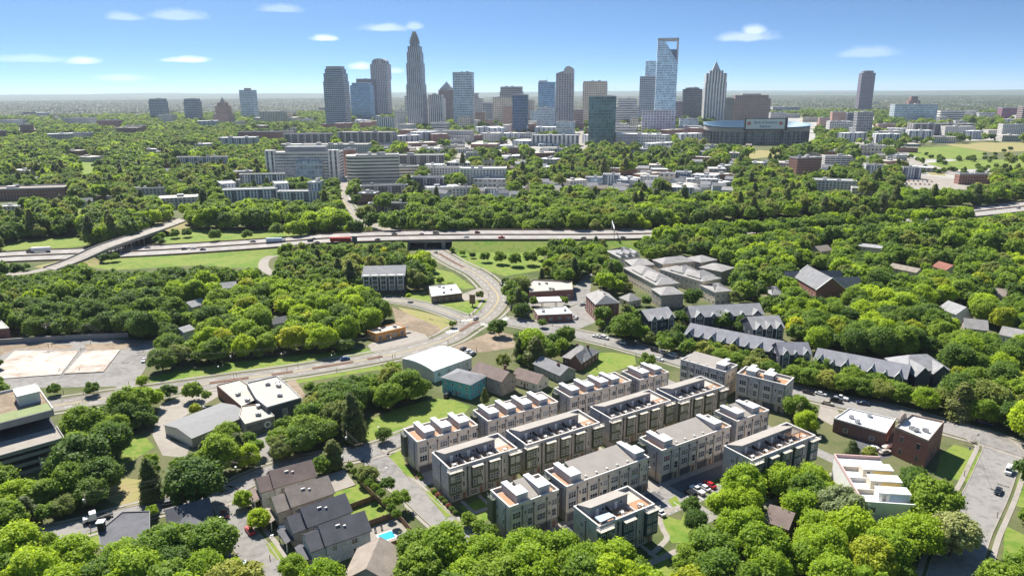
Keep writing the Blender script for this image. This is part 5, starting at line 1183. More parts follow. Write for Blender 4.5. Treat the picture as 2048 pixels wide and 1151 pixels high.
def cr_vault(root, F, u0, u1, v0, v1, z, H):
    m = MB(); N = 10; d = v1 - v0; uc = u0 + (u1 - u0) * .72; hw = (u1 - u0) * .28; a = [(uc - hw * math.cos(math.pi * k / N), z + H * .05 + hw * 1.0 * math.sin(math.pi * k / N)) for k in range(N + 1)]
    a = [(uc - hw, z)] + a + [(uc + hw, z)]
    m.face([F.p(u, v0, zz) for u, zz in a]); m.face([F.p(u, v1, zz) for u, zz in a][::-1])
    for (u, z1), (u2, z2) in zip(a, a[1:]): m.face([F.p(u2, v0, z2), F.p(u2, v1, z2), F.p(u, v1, z1), F.p(u, v0, z1)])
    P(root, 'vaulted_crown', m, MT['lgrey']); m = MB(); m.prism(F.q(u0, uc - hw, v0, v1), z, z, True, False, [z + H * .012, z + H * .055, z + H * .055, z + H * .012]); P(root, 'sloping_crown', m, MT['f_hearst'])
def cr_pyr(mat, h, ins=.0, spire=0):
    def f(root, F, u0, u1, v0, v1, z, H):
        w, d = u1 - u0, v1 - v0; a, b, c, e = u0 + w * ins, u1 - w * ins, v0 + d * ins, v1 - d * ins; m = MB(); t = F.p((a + b) / 2, (c + e) / 2, z + H * h); q = [F.p(a, c, z), F.p(b, c, z), F.p(b, e, z), F.p(a, e, z)]
        for i in range(4): m.face([q[i], q[(i + 1) % 4], t], [(0, 0), (w, 0), (w / 2, w)])
        P(root, 'pyramid_roof', m, MT[mat])
        if spire: m = MB(); m.tube((t[0], t[1], t[2] - 2), (t[0], t[1], t[2] + H * spire), .7, .2, 5); P(root, 'spire', m, MT['lgrey'])
    return f
def cr_mast(h):
    def f(root, F, u0, u1, v0, v1, z, H):
        m = MB(); m.tube(F.p((u0 + u1) / 2, (v0 + v1) / 2, z), F.p((u0 + u1) / 2, (v0 + v1) / 2, z + H * h), 1.2, .3, 5); P(root, 'mast', m, MT['lgrey']); m = MB(); bx(m, F, u0 + 2, (u0 + u1) / 2, v0 + 2, v1 - 2, z, z + 6); P(root, 'plant_room', m, MT['offwhite'])
    return f
def cr_duke(root, F, u0, u1, v0, v1, z, H):
    """open frame over a diagonal cut on the right"""
    w, d = u1 - u0, v1 - v0
    m = MB(); zt = H
    pts = [(u0, z), (u1, z), (u1, z + .001), (u0 + w * .36, zt * .985), (u0, zt)]
    q = [F.p(u0, v0, z), F.p(u1, v0, z), F.p(u0 + w * .30, v0, zt * .985), F.p(u0, v0, zt * .985)]; m.face(q, [(0, z), (w, z), (w * .3, zt), (0, zt)])
    q2 = [F.p(u0, v1, z), F.p(u1, v1, z), F.p(u0 + w * .30, v1, zt * .985), F.p(u0, v1, zt * .985)]; m.face(q2[::-1]); m.face([q[1], q2[1], q2[2], q[2]]); m.face([q2[0], q[0], q[3], q2[3]], [(0, z), (d, z), (d, zt), (0, zt)]); m.face([q[3], q[2], q2[2], q2[3]]); P(root, 'cut_crown', m, MT['f_duke'])
    m = MB(); bx(m, F, u1 - w * .05, u1, v0, v0 + w * .05, z, zt); bx(m, F, u1 - w * .05, u1, v1 - w * .05, v1, z, zt); bx(m, F, u0, u1, v0, v0 + w * .06, zt * .97, zt, True); bx(m, F, u0, u1, v1 - w * .06, v1, zt * .97, zt, True); bx(m, F, u1 - w * .06, u1, v0 + w * .06, v1 - w * .06, zt * .97, zt, True); P(root, 'open_frame', m, MT['lgrey'])
    m = MB(); bx(m, F, u0 + w * .55, u1 - w * .06, v0 + d * .25, v1, z, z + (zt - z) * .55); P(root, 'inner_tower', m, MT['f_navy'])
TOW = 'city centre towers'
def tw(lb, *a, **k): k.setdefault('group', TOW); k.setdefault('cat', 'tower'); return city('tower', lb, *a, **k)
tw('dark gridded apartment tower with a pale crown, first of the tall towers from the left', 653, 704, 258, 138, 'f_vue', .7, tiers=[(0, .80, 0), (.80, .93, .035), (.93, 1, .09)], crown=cr_box('lgrey', .06, 9), lm='leftmost tall tower')
tw('blue glass tower in front of the plum coloured slab', 704, 751, 241, 166, 'f_blue', .6, tiers=[(0, .94, 0), (.94, 1, .08)])
tw('plum coloured slab tower behind the blue glass tower', 717, 764, 238, 158, 'f_plum', .6)
tw('tall tower with flaring shoulders and a rounded arch crown', 746, 787, 238, 128, 'f_hearst', .8, tiers=[(0, .72, .04), (.72, 1, 0)], crown=cr_arch('f_hearst', .10))
tw('tallest stepped tower with a crown of thin rods', 816, 856, 260, 92, 'f_bofa', .95, tiers=[(0, .55, 0), (.55, .80, .045), (.80, .93, .095), (.93, 1, .145)], crown=cr_spikes, lm='tallest tower')
tw('pale office block with dark horizontal bands below the tallest tower', 811, 854, 240, 192, 'f_bandw', .5)
tw('white striped tower right of the banded office block', 854, 893, 258, 190, 'f_whitev', .7, tiers=[(0, .9, 0), (.9, 1, (.1, .1))])
tw('brown banded tower with a dark top behind the white striped tower', 879, 914, 250, 180, 'f_brownb', .7)
tw('dark tower with a pyramid lantern peak', 882, 909, 246, 176, 'f_gridd', .8, crown=cr_pyr('lgrey', .18, .05, .05))
tw('slim cream tower with a stepped crown', 907, 928, 243, 172, 'f_cream', .9, tiers=[(0, .92, 0), (.92, 1, .15)], crown=cr_pyr('tanroof', .08, .1))
tw('broad grid fronted glass tower with plant boxes on top', 908, 950, 258, 145, 'f_glassl', .5)
tw('pale gridded block right of the slim cream tower', 930, 969, 244, 188, 'f_grid', .6, tiers=[(0, .85, 0), (.85, 1, (.3, .1))])
tw('dark topped slab behind the beige portal building', 1000, 1047, 250, 174, 'f_gridd', .5, tiers=[(0, .88, 0), (.88, 1, .03)])
tw('beige building with a recessed portal top', 986, 1028, 252, 195, 'f_cream', .6)
tw('small pinkish block in front of beige portal building', 1006, 1027, 257, 212, 'f_brickw', .8)
tw('dark blue tower, nearest of the centre group', 1025, 1057, 273, 190, 'f_navy', .9, lm='dark blue tower')
tw('narrow cream block right of the dark blue tower', 1054, 1069, 250, 201, 'f_cream', .9)
tw('glass tower with white framed sides and a thin mast', 1076, 1111, 246, 164, 'f_blue', .7, crown=cr_mast(.13))
tw('low pale glass block below the tower with the mast', 1074, 1112, 260, 216, 'f_glassl', .7)
tw('dark brown tower with a rounded vault on its right corner', 1111, 1147, 258, 148, 'f_hearst', .8, tiers=[(0, 1, 0)], crown=cr_vault, lm='vaulted brown tower')
tw('beige flat topped slab behind the teal glass block', 1164, 1213, 252, 163, 'f_cream', .4, tiers=[(0, .97, 0), (.97, 1, .02)])
tw('teal glass block with a pale line drawn on its face, in front', 1176, 1230, 289, 193, 'f_teal', .7, lm='teal glass block')
tw('pale low office block with white bands, right of the teal block', 1230, 1276, 255, 198, 'f_bandw', .5, tiers=[(0, .75, 0), (.75, 1, (.1, .1))])
tw('gridded grey tower left of the slanted glass skyscraper', 1276, 1308, 246, 153, 'f_vue', .7)
tw('pale slim tower peeping behind the grey gridded tower', 1286, 1309, 240, 123, 'f_duke', .8)
tw('slanted glass skyscraper with a cut corner and open frame top', 1307, 1349, 250, 76, 'f_duke', .75, tiers=[(0, .72, 0)], crown=cr_duke, lm='slanted glass skyscraper')
tw('pale hotel block with bluish windows below the slanted skyscraper', 1282, 1350, 270, 222, 'f_hotel', .4)
tw('narrow dark block left of the dark glass tower', 1346, 1363, 246, 203, 'f_plum', .8)
tw('dark glass tower left of the pyramid topped tower', 1361, 1401, 243, 176, 'f_dark', .7, tiers=[(0, .97, 0), (.97, 1, (.15, .1))])
tw('grey podium block below the dark glass tower', 1357, 1396, 262, 238, 'f_glassl', .6)
tw('white striped tower with stepped shoulders and a pyramid roof', 1402, 1448, 250, 141, 'f_stripe', .85, tiers=[(0, .78, 0), (.78, .95, .02), (.95, 1, .18)], crown=cr_pyr('lgrey', .17, .2, .04), lm='pyramid topped tower')
tw('dark greenish block between pyramid tower and wide brown block', 1438, 1464, 246, 196, 'f_greenf', .6)
tw('wide brown office block with a stepped top behind the stadium', 1458, 1538, 243, 190, 'f_choc', .5, tiers=[(0, .86, 0), (.86, 1, (.06, .06))], crown=cr_box('lgrey', .22, 5))
MID = 'mid rise city blocks'
def md(lb, *a, **k): k.setdefault('group', MID); k.setdefault('cat', 'building'); return city('city_block', lb, *a, **k)
for lb_, a_, b_, yb_, yt_, m_ in [('grey office block between the tallest tower and the striped tower', 846, 866, 250, 214, 'f_grid'), ('pale tower block left of the beige portal building', 966, 988, 248, 206, 'f_vue'), ('brown mid height block right of the vaulted brown tower', 1145, 1166, 254, 220, 'f_brownb'), ('white office block behind the teal glass block', 1212, 1236, 250, 212, 'f_whitev'), ('blue glass block left of the narrow dark block', 1240, 1264, 248, 214, 'f_blue'), ('grey block between plum slab and banded office', 790, 814, 250, 222, 'f_grid'), ('dark block at the foot of the slim cream tower', 900, 926, 250, 214, 'f_gridd'), ('cream block behind the dark blue tower', 1040, 1062, 248, 214, 'f_cream'), ('glass block right of the dark blue tower', 1060, 1078, 252, 222, 'f_glassl'), ('brown block right of the pale gridded block', 948, 972, 252, 224, 'f_choc'), ('pale block right of the wide brown office', 1536, 1570, 248, 226, 'f_grid'), ('grey block below the vaulted brown tower', 1112, 1150, 268, 244, 'f_glassl'), ('white office low in front of striped tower', 862, 900, 268, 246, 'f_bandw')]:
    tw(lb_, a_, b_, yb_, yt_, m_, .7)
md('cream block with square dark windows in front of the slim cream tower', 916, 947, 261, 234, 'f_cream', .7)
md('long pale row building with gabled bays in front of the towers', 836, 948, 283, 262, 'f_apt', .25)
md('white gridded apartment block at the foot of the plum slab', 755, 797, 266, 236, 'f_whitev', .5)
md('long white and dark apartment row below the leftmost tall tower', 676, 796, 292, 265, 'f_aptd', .3)
md('white framed building with dark blue bays left of the teal block', 1063, 1158, 292, 271, 'f_stripe', .3, roof='whiteroof')
md('white tiered parking deck right of the teal block', 1231, 1322, 291, 269, 'f_park', .5, roof='whiteroof')
md('small white block behind the tiered parking deck', 1231, 1273, 275, 254, 'f_bandw', .6); md('cream slab beside the pale hotel block', 1260, 1276, 264, 236, 'f_cream', .8)
md('grey blue apartment tower, first of the pair at the left', 302, 341, 245, 198, 'f_vue', .7, tiers=[(0, .9, 0), (.9, 1, .05)]); md('grey blue apartment tower, second of the pair at the left', 372, 408, 249, 198, 'f_vue', .7, tiers=[(0, .9, 0), (.9, 1, .05)])
md('pinkish stepped tower with a pyramid top at the left', 428, 472, 250, 205, 'f_brickw', .8, tiers=[(0, .5, 0), (.5, .85, .13), (.85, 1, .24)], crown=cr_pyr('tanroof', .25, .24))
md('slim pale tower with a small box on its roof at the left', 484, 519, 243, 180, 'f_glassl', .7, crown=cr_box('grey', .3, 8)); md('beige block beside the first grey blue tower', 318, 356, 250, 230, 'f_apt', .6)
md('wide beige stepped building left of the leftmost tall tower', 508, 600, 252, 224, 'f_cream', .4, tiers=[(0, .6, 0), (.6, 1, (.15, .1))])
md('lone plum tower at the right, leaning in view', 1709, 1742, 224, 142, 'f_plum', .8, tiers=[(0, .95, 0), (.95, 1, (.15, .1))], lm='lone plum tower'); md('grey beige apartment block in front of the lone plum tower', 1703, 1742, 271, 225, 'f_gridd', .8); md('dark slab left of the grey beige block at the right', 1689, 1706, 258, 226, 'f_dark', .8)
md('long pale glass office building at the right', 1776, 1871, 247, 209, 'f_glassl', .35, lm='long glass office'); md('brick tower with a stepped top behind the long glass office', 1810, 1839, 219, 193, 'f_brick', .8, tiers=[(0, .7, 0), (.7, 1, .2)]); md('white banded block right of the long glass office', 1869, 1926, 244, 222, 'f_bandw', .5)
md('long brown apartment building above the park', 1812, 1946, 273, 248, 'f_aptd', .3); md('purple fronted block at the right edge', 1991, 2032, 241, 216, 'f_purple', .7); md('dark block cut by the right edge', 2030, 2075, 246, 213, 'f_brownb', .7); md('white apartment row at the right edge above the park', 1992, 2075, 276, 249, 'f_apt', .3)
md('pinkish low block left of the dark slab', 1658, 1692, 250, 224, 'f_brickw', .6); md('small brick block right of the stadium', 1634, 1658, 256, 236, 'f_brickw', .7); md('white low block right of the stadium', 1654, 1690, 262, 243, 'f_apt', .6)
md('brown building at the left edge', -20, 18, 283, 262, 'f_brick', .7); md('dark brown stepped block near the left edge', 36, 78, 275, 250, 'f_brick', .6, tiers=[(0, .6, 0), (.6, 1, (.2, .1))]); md('grey low hall far left', 0, 62, 250, 240, 'f_apt', .4); md('pale long building far left', 126, 196, 254, 236, 'f_apt', .3); md('brown flat block far left, right of the pale long building', 195, 250, 256, 241, 'f_brick', .4)
# nearer mid-rise
md('white apartment complex, left half round a courtyard', 437, 560, 402, 380, 'f_aptw', .24, 10, roof='whiteroof', units=0, share=.1)
md('white apartment wing closing the left courtyard at the back', 480, 572, 368, 361 - 12, 'f_aptw', .12, 4, roof='whiteroof', units=0, share=.1)
md('white apartment wing along the left side of the courtyard', 437, 475, 398, 368, 'f_aptw', 1.9, 30, roof='whiteroof', units=0, share=.1)
md('white apartment front of the right courtyard', 556, 650, 404, 384, 'f_aptw', .28, 3, roof='whiteroof', units=0, share=.1)
md('white apartment wing at the right end of the complex', 618, 650, 402, 366, 'f_aptw', 1.6, -4, roof='whiteroof', units=2, share=.1)
md('white apartment wing between the two courtyards', 548, 580, 398, 368, 'f_aptw', 1.7, 24, roof='whiteroof', units=0, share=.1)
r_, F, w, d, H = md('broad white hospital block with a grey glazed front and corner towers', 536, 690, 360, 306, 'f_office', .35, 0, units=3, share=.1, lm='broad white hospital block')
for u in (-.5, w - 13): m = MB(); bx(m, F, u, u + 13.5, -2, 8, 0, H + 4); P(r_, 'corner_tower', m, MT['f_whitev'])
m = MB(); bx(m, F, w * .24, w * .80, d * .3, d * .8, H, H + 8); P(r_, 'plant_storey', m, MT['grey'])
m = MB(); bx(m, F, w * .42, w * .78, -5, -.01, 0, H * .72); P(r_, 'glazed_bay', m, MT['f_glassl'])
md('brown brick hospital wing right of the white hospital block', 690, 716, 352, 300, 'f_brick', 1.2, 0, units=1, share=.2)
md('flat roofed hospital annexe with white plant boxes behind the hospital', 600, 745, 318, 290, 'f_apt', .3, 0, units=6, roof='tanroof')
r_, F, w, d, H = md('cream office building with dark ribbon windows and a rounded end', 715, 800, 372, 311, 'f_creamb', .5, 8, units=3, share=.1, lm='cream ribbon windowed office')
m = MB(); N = 12; c = F.p(0, d * .5); m.loft([[(c[0] + d * .5 * math.cos(F.az + math.pi / 2 + math.pi * k / N), c[1] + d * .5 * math.sin(F.az + math.pi / 2 + math.pi * k / N), z) for k in range(N + 1)] for z in (0, H)]); P(r_, 'rounded_end', m, MT['f_creamb'])
md('lower cream wing of the ribbon windowed office', 788, 838, 356, 334, 'f_creamb', .5, 8, share=.1)
md('long brown and white row behind the hospital', 568, 668, 292, 268, 'f_aptd', .25, 0); md('white block with balconies left of the brown and white row', 438, 520, 296, 276, 'f_aptw', .5, 8, roof='whiteroof'); md('dark flat roofed row left of the brown and white row', 478, 590, 284, 264, 'f_brick', .2, 0)
md('dark apartment house with a white panel and pale roof', 795, 889, 335, 311, 'f_aptd', .35, 2, share=.2); md('white hotel with brown ends and a stepped white roof', 921, 1014, 374, 338, 'f_apt', .4, -2, share=.1, roof='whiteroof'); md('pale grey row left of the white hotel', 850, 922, 354, 336, 'f_apt', .3, -2)
md('black and white row below the cream office', 822, 890, 385, 356, 'f_aptd', .3, -4, share=.2); md('row of brown townhouses with white panels by the curving avenue', 722, 816, 392, 372, 'f_aptd', .2, 12, share=.2); md('white roofed block right of the curving avenue', 716, 760, 408, 388, 'f_brick', .8, -8, roof='whiteroof', share=.2); md('dark apartment row at the front by the highway trees', 737, 828, 428, 408, 'f_aptd', .2, 4, share=.2)
md('blue and white apartment row among trees at the left', 354, 467, 332, 315, 'f_aptw', .2, 4, share=.3); md('white roofed block left of the hospital', 462, 512, 362, 344, 'f_brick', .6, 10, roof='whiteroof', share=.3); md('small pale block below the white roofed block', 446, 482, 374, 362, 'f_apt', .6, 10, roof='whiteroof', share=.3)
md('brick school with a broad brown roof at the left', -30, 150, 400, 378, 'f_brick', .35, 12, roof='sh_tan', share=.1, lm='brick school'); md('long low tan roofed hall among trees at left', 262, 345, 394, 377, 'f_apt', .3, 12, roof='tanroof', share=.2); md('white low pavilion at the left edge below the school', -10, 60, 425, 414, 'f_apt', .5, 6, roof='whiteroof', share=.2)
md('pale roofed bungalow row among trees left of the blue row', 318, 355, 338, 326, 'f_brick', .5, 4, share=.3); md('flat white building with a low roof among far trees at left', 140, 190, 282, 266, 'f_apt', .3, 0, roof='whiteroof', share=.4)
md('white house row right of the white hotel', 970, 1014, 392, 378, 'f_aptw', .3, -3, share=.2); md('grey roofed house block left of the white house row', 905, 946, 394, 376, 'f_apt', .5, -3, share=.2)
for x0, x1, yb, yt, f, lb in [(1170, 1205, 376, 356, 'f_glassl', 'pale blue cubic townhouse, front left of the white modern cluster'), (1205, 1240, 370, 350, 'f_aptw', 'pale grey cubic townhouse, second from the left in the modern cluster'), (1240, 1275, 378, 362, 'f_grid', 'low flat roofed townhouse in the middle of the modern cluster'),
                              (1280, 1316, 372, 354, 'f_apt', 'white flat roofed townhouse right of the middle of the modern cluster'), (1318, 1350, 366, 348, 'f_cream', 'cream roofed townhouse in the modern cluster'), (1350, 1382, 364, 345, 'f_aptw', 'brightest white cubic house at the right of the modern cluster'), (1225, 1275, 350, 338, 'f_brick', 'low brown flat roofed row behind the modern cluster'), (1300, 1352, 352, 340, 'f_brick', 'second low brown flat roofed row behind the modern cluster'), (1296, 1322, 388, 376, 'f_grid', 'low grey townhouse at the front right of the modern cluster')]:
    md(lb, x0, x1, yb, yt, f, .7, -14, share=.2, roof='whiteroof', units=1, group='white modern townhouse cluster')
r_, F, w, d, H = md('brick and glass office block with a dark right end at the right', 1575, 1640, 352, 316, 'f_brick', .5, 14, share=.1, lm='brick and glass office block'); md('open white parking deck right of the brick and glass office', 1641, 1702, 336, 313, 'f_park', .5, -8, share=.2); md('cream flat roofed block at the right beside the park road', 1711, 1771, 311, 292, 'f_cream', .6, -12, share=.1)
md('white apartment block left of the car park, first of the pair', 1724, 1773, 352, 331, 'f_aptw', .5, -10, share=.1); md('white apartment block above the car park, second of the pair', 1798, 1841, 358, 336, 'f_aptw', .5, -10, share=.1); md('long low brick building right of the car park', 1907, 1986, 369, 349, 'f_brick', .3, -6, share=.1); md('white walled court building among trees at right', 1618, 1712, 384, 362, 'f_apt', .35, -20, roof='whiteroof', share=.1); md('flat white roofed annexe right of the court building', 1700, 1756, 394, 378, 'f_apt', .5, -20, roof='whiteroof', share=.1)
md('low white roofed shed left of the cream block at right', 1600, 1640, 312, 302, 'f_apt', .5, -8, roof='whiteroof'); md('low tan roofed block left of the cream block', 1640, 1690, 312, 303, 'f_brick', .4, -8)
for k, (x0, x1, yb, yt) in enumerate([(932, 975, 318, 306), (1010, 1048, 312, 296), (1080, 1130, 306, 298), (1255, 1300, 306, 299), (960, 998, 334, 322), (1100, 1135, 322, 314), (1400, 1440, 300, 292), (640, 690, 258, 248), (560, 600, 244, 236), (600, 640, 246, 238), (797, 815, 250, 240), (968, 990, 252, 240), (1112, 1150, 268, 258), (1150, 1168, 258, 246), (1400, 1412, 256, 244), (1540, 1600, 226, 214), (1600, 1650, 244, 236), (1750, 1790, 258, 248), (1560, 1600, 236, 228), (1690, 1720, 242, 234), (1900, 1960, 250, 242), (1950, 1990, 236, 226), (880, 930, 300, 292), (760, 790, 300, 292), (470, 500, 252, 243), (250, 300, 262, 252), (560, 600, 266, 256), (900, 930, 288, 280)]):
    md('low flat block in the ' + ('city centre' if 800 < x0 < 1400 else 'left hand suburbs' if x0 < 800 else 'right hand suburbs') + ', ' + ['pale', 'brown', 'white', 'grey', 'cream', 'tan'][k % 6] + (' and wide' if x1 - x0 > 42 else ' and narrow') + (' beyond the towers' if yb < 262 else ' in front of the towers'), x0, x1, yb, yt, ['f_apt', 'f_brick', 'f_aptw', 'f_grid', 'f_cream', 'f_brickw'][k % 6], .5, -9, roof=['tanroof', 'whiteroof'][k % 2], units=1, group='low blocks round the centre')
# --- the stadium
F, w, d = fit(1396, 1634, 289, .62, R(-4)); H = ztop(1515, 289, 247); t = T('stadium', 'dark stone football stadium with arches, pale blue seats and a big white scoreboard', 'stadium', F.p(0, 0, 0)); lmk('stadium', F.p(w / 2, d / 2)); EXC.append(F.q(-5, w + 5, -5, d + 5)); KEEP.append([(1396, 262), (1440, 232), (1634, 232), (1634, 275), (1600, 290), (1420, 290)])
N = 48; cx, cy, ra, rb = w / 2, d / 2, w / 2, d / 2
def ell(s, z, dz=0.0): return [F.p(cx + ra * s * math.copysign(abs(math.cos(2 * math.pi * k / N)) ** .75, math.cos(2 * math.pi * k / N)), cy + rb * s * math.copysign(abs(math.sin(2 * math.pi * k / N)) ** .75, math.sin(2 * math.pi * k / N)), z + dz * .55 * math.sin(2 * math.pi * k / N)) for k in range(N)]
m = MB(); m.loft([ell(.97, 0), ell(.97, H * .62)], False); P(t, 'wall', m, MT['f_gridd'])
m = MB(); m.loft([ell(.97, H * .62), ell(1.0, H * .64), ell(1.0, H * .82, 6), ell(.98, H * .84, 6)], False); P(t, 'upper_wall', m, MT['taupe'])
m = MB(); m.loft([ell(.98, H * .84, 6), ell(1.02, H * .92, 9), ell(.98, H * .92, 9), ell(.66, H * .45), ell(.5, H * .1)], False); P(t, 'seat_bowl', m, MT['seatblue'])
m = MB(); m.face([tuple(p) for p in ell(.5, H * .1)]); P(t, 'pitch', m, MT['lawn'])
m = MB()
for k in range(N):
    a = 2 * math.pi * k / N; p = Vector(ell(.985, 0)[k]); m.tube(p, p + Vector((0, 0, H * .62)), 1.5, 1.5, 5)
P(t, 'arcade_piers', m, MT['dgrey'])
for k in range(22):
    q0 = Vector(ell(.985, 0)[(26 + k) % N]); q1 = Vector(ell(.985, 0)[(27 + k) % N]); m = MB()
    pr = q0
    for j in range(1, 9): s = j / 8; q = q0 * (1 - s) + q1 * s + Vector((0, 0, H * .62 + math.sin(math.pi * s) * 5 - 3)); m.tube(pr if j > 1 else q0 + Vector((0, 0, H * .62 - 3)), q, .8, .8, 4, False); pr = q
    P(t, 'arch', m, MT['offwhite'])
sx0, sx1 = 1492, 1573; a, b = None, None
v_ = -4.0
def on(x): 
    u = w * .5
    for _ in range(30): u += (x - PX(F.p(u, v_, H))[0]) / FPX * F.p(0, 0)[1]
    return u
u0, u1 = on(1492), on(1570); z0, z1 = ztop((1531), PX(F.p((u0 + u1) / 2, v_, 0))[1], 258), ztop(1531, PX(F.p((u0 + u1) / 2, v_, 0))[1], 238)
m = MB(); bx(m, F, u0 - 3, u1 + 6, v_ + .3, v_ + 7, z0 - 2, z1 + 2, True); sb = P(t, 'scoreboard', m, MT['black']); m = MB(); bx(m, F, u0, u1, v_, v_ + .29, z0, z1, True); link('screen', m.mesh('screen', F.p(0, 0, 0)), MT['sign_w'], sb)
for u in (u0 + 4, u1 - 4): m = MB(); bx(m, F, u - 1.5, u + 1.5, v_ + 1.5, v_ + 5, 0, z0 - 2); P(t, 'scoreboard_leg', m, MT['dgrey'])
def lettering(txt, root, F, u, v, z, size, mat, name='lettering', az=None):
    c = bpy.data.curves.new(name, 'FONT'); c.body = txt; c.size = size; c.align_x = 'CENTER'; c.extrude = .05; c.offset = size * .012
    o = bpy.data.objects.new(name, c); COL.objects.link(o); o.parent = root; o.location = Vector(F.p(u, v, z)) - origin_of(root); o.rotation_euler = (math.pi / 2, 0, F.az if az is None else az); bpy.context.view_layer.update(); me = bpy.data.meshes.new_from_object(o); q = link(name, me, MT[mat], root, o.location, 0); q.rotation_euler = o.rotation_euler; bpy.data.objects.remove(o); return q
hh = z1 - z0
lettering('Bank of America', t, F, (u0 + u1) / 2, v_ - .2, z0 + hh * .55, hh * .34, 'signblue'); lettering('Stadium', t, F, (u0 + u1) / 2, v_ - .2, z0 + hh * .15, hh * .34, 'signblue')
for s in (.09, .91):
    u = u0 + (u1 - u0) * s; m = MB()
    for k in range(3): m.face([F.p(u + x - hh * .05 * k, v_ - .15, z0 + hh * z) for x, z in ((-hh * .22, .42 + .1 * k), (hh * .10, .56 + .1 * k), (hh * .22, .52 + .1 * k), (-hh * .10, .38 + .1 * k))])
    P(t, 'emblem', m, MT['red'])
# pale built-up ground under the city centre
area('city_ground', [(560, 300), (700, 296), (960, 310), (1200, 304), (1330, 300), (1400, 296), (1420, 262), (1420, 232), (1200, 226), (900, 226), (640, 232), (560, 262)], 'cityg', .012, keep=False, exc=False)
area('city_ground', [(1420, 268), (1640, 292), (1800, 285), (2080, 278), (2080, 222), (1800, 214), (1500, 222), (1420, 240)], 'cityg', .014, keep=False, exc=False)
area('city_ground', [(800, 400), (1010, 398), (1400, 392), (1400, 345), (1170, 340), (960, 340), (800, 340), (640, 330), (560, 345), (640, 405)], 'cityg', .013, keep=False, exc=False)
area('city_ground', [(1560, 372), (1900, 380), (2060, 372), (2060, 345), (1800, 300), (1580, 305)], 'cityg', .011, keep=False, exc=False)
area('city_ground', [(0, 262), (260, 258), (560, 250), (560, 236), (260, 238), (0, 240)], 'cityg', .011, keep=False, exc=False)
# --- small houses and low buildings scattered between the trees of the middle distance
def inpoly(p, x, y):
    c = False; j = len(p) - 1
    for i in range(len(p)):
        if (p[i][1] > y) != (p[j][1] > y) and x < (p[j][0] - p[i][0]) * (y - p[i][1]) / (p[j][1] - p[i][1]) + p[i][0]: c = not c
        j = i
    return c
def infill():
    rg_ = random.Random(21); done = []; items = []
    zones = [((640, 1100), (292, 345), 30, .6), ((1165, 1470), (342, 392), 34, .25), ((1240, 1560), (296, 345), 22, .3), ((1560, 2040), (222, 300), 34, .75), ((1560, 1800), (300, 345), 10, .7), ((0, 600), (238, 330), 22, .6), ((850, 1160), (372, 400), 14, .2), ((640, 1440), (228, 292), 60, .9), ((0, 440), (330, 420), 10, .3), ((1440, 2040), (205, 226), 14, .7), ((560, 820), (206, 240), 8, .7), ((20, 640), (205, 238), 16, .7)]
    for (x0, x1), (y0, y1), n, fl in zones:
        k = 0; tries = 0
        while k < n and tries < 600:
            tries += 1; x, y = rg_.uniform(x0, x1), rg_.uniform(y0, y1)
            if any(inpoly(q, x, y) or inpoly(q, x, y - 4) for q in KEEP) or any(abs(a - x) < 16 and abs(b - y) < 5 for a, b in done): continue
            done.append((x, y)); items.append((x, y, rg_.random() < fl)); k += 1
    cnt = {}
    ordn = ['nearest', 'second nearest', 'third nearest', 'fourth nearest', 'fifth nearest', 'sixth nearest', 'seventh nearest', 'eighth nearest', 'ninth nearest', 'tenth nearest'] + ['%dth nearest' % i for i in range(11, 60)]
    ent = []
    for x, y, fl in items:
        p = G(x, y); j = min(range(len(LM)), key=lambda k: (LM[k][1] - p.x) ** 2 + (LM[k][2] - p.y) ** 2); ent.append(((LM[j][1] - p.x) ** 2 + (LM[j][2] - p.y) ** 2, j, p, fl, x, y))
    for d, j, p, fl, x, y in sorted(ent, key=lambda e: e[0]):
        sc = 1 if y > 300 else 1.6
        az = R(rg_.choice([-9, -9, 20, -30, 35])); w, dp, h = (rg_.uniform(22, 48) * sc, rg_.uniform(14, 28) * sc, rg_.uniform(5, 12) * (1 if y > 292 else 2.4)) if fl else (rg_.uniform(11, 17), rg_.uniform(9, 13), rg_.uniform(5, 7.5))
        f = Fr(p, az); col = rg_.choice(['pale', 'brown', 'white', 'grey'])
        wl_, rf = {'pale': ('f_apt', 'tanroof'), 'brown': ('f_brick', 'tanroof'), 'white': ('f_aptw', 'whiteroof'), 'grey': ('f_grid', 'lgrey')}[col] if fl else {'pale': ('sid_beige', 'sh_lgrey'), 'brown': ('brickbr', 'sh_tan'), 'white': ('sid_white', 'sh_lgrey'), 'grey': ('sid_grey', 'sh_grey')}[col]
        key = (j, fl, col); i = cnt.get(key, 0); cnt[key] = i + 1
        t = T('low_building' if fl else 'small_house', '%s %s, %s such one to the %s' % (col, 'low flat roofed building' if fl else 'small gabled house', ordn[i], LM[j][0]), 'building' if fl else 'house', p, 0, 'low buildings of the middle distance' if fl else 'small houses of the middle distance')
        m = MB()
        if fl:
            bx(m, f, 0, w, 0, dp, 0, h); P(t, 'wall', m, MT[wl_]); m = MB(); bx(m, f, .4, w - .4, .4, dp - .4, h, h + .3); P(t, 'roof', m, MT[rf]); m = MB(); a = rg_.uniform(.2, .6); bx(m, f, w * a, w * a + w * .16, dp * .3, dp * .6, h + .3, h + 2.6); P(t, 'plant_room', m, MT['lgrey'])
        else:
            gwall(m, f, 0, w, 0, dp, h, h + 3.2); P(t, 'wall', m, MT[wl_]); m = MB(); groof(m, f, 0, w, 0, dp, h, h + 3.2, .5); P(t, 'roof', m, MT[rf])
        EXC.append(f.q(-2, w + 2, -2, dp + 2)); KEEP.append(hull([PX(f.p(u, v, z)) for u, v in ((0, 0), (w, 0), (w, dp), (0, dp)) for z in (h * .4, h + (.3 if fl else 2.5))]))
infill()
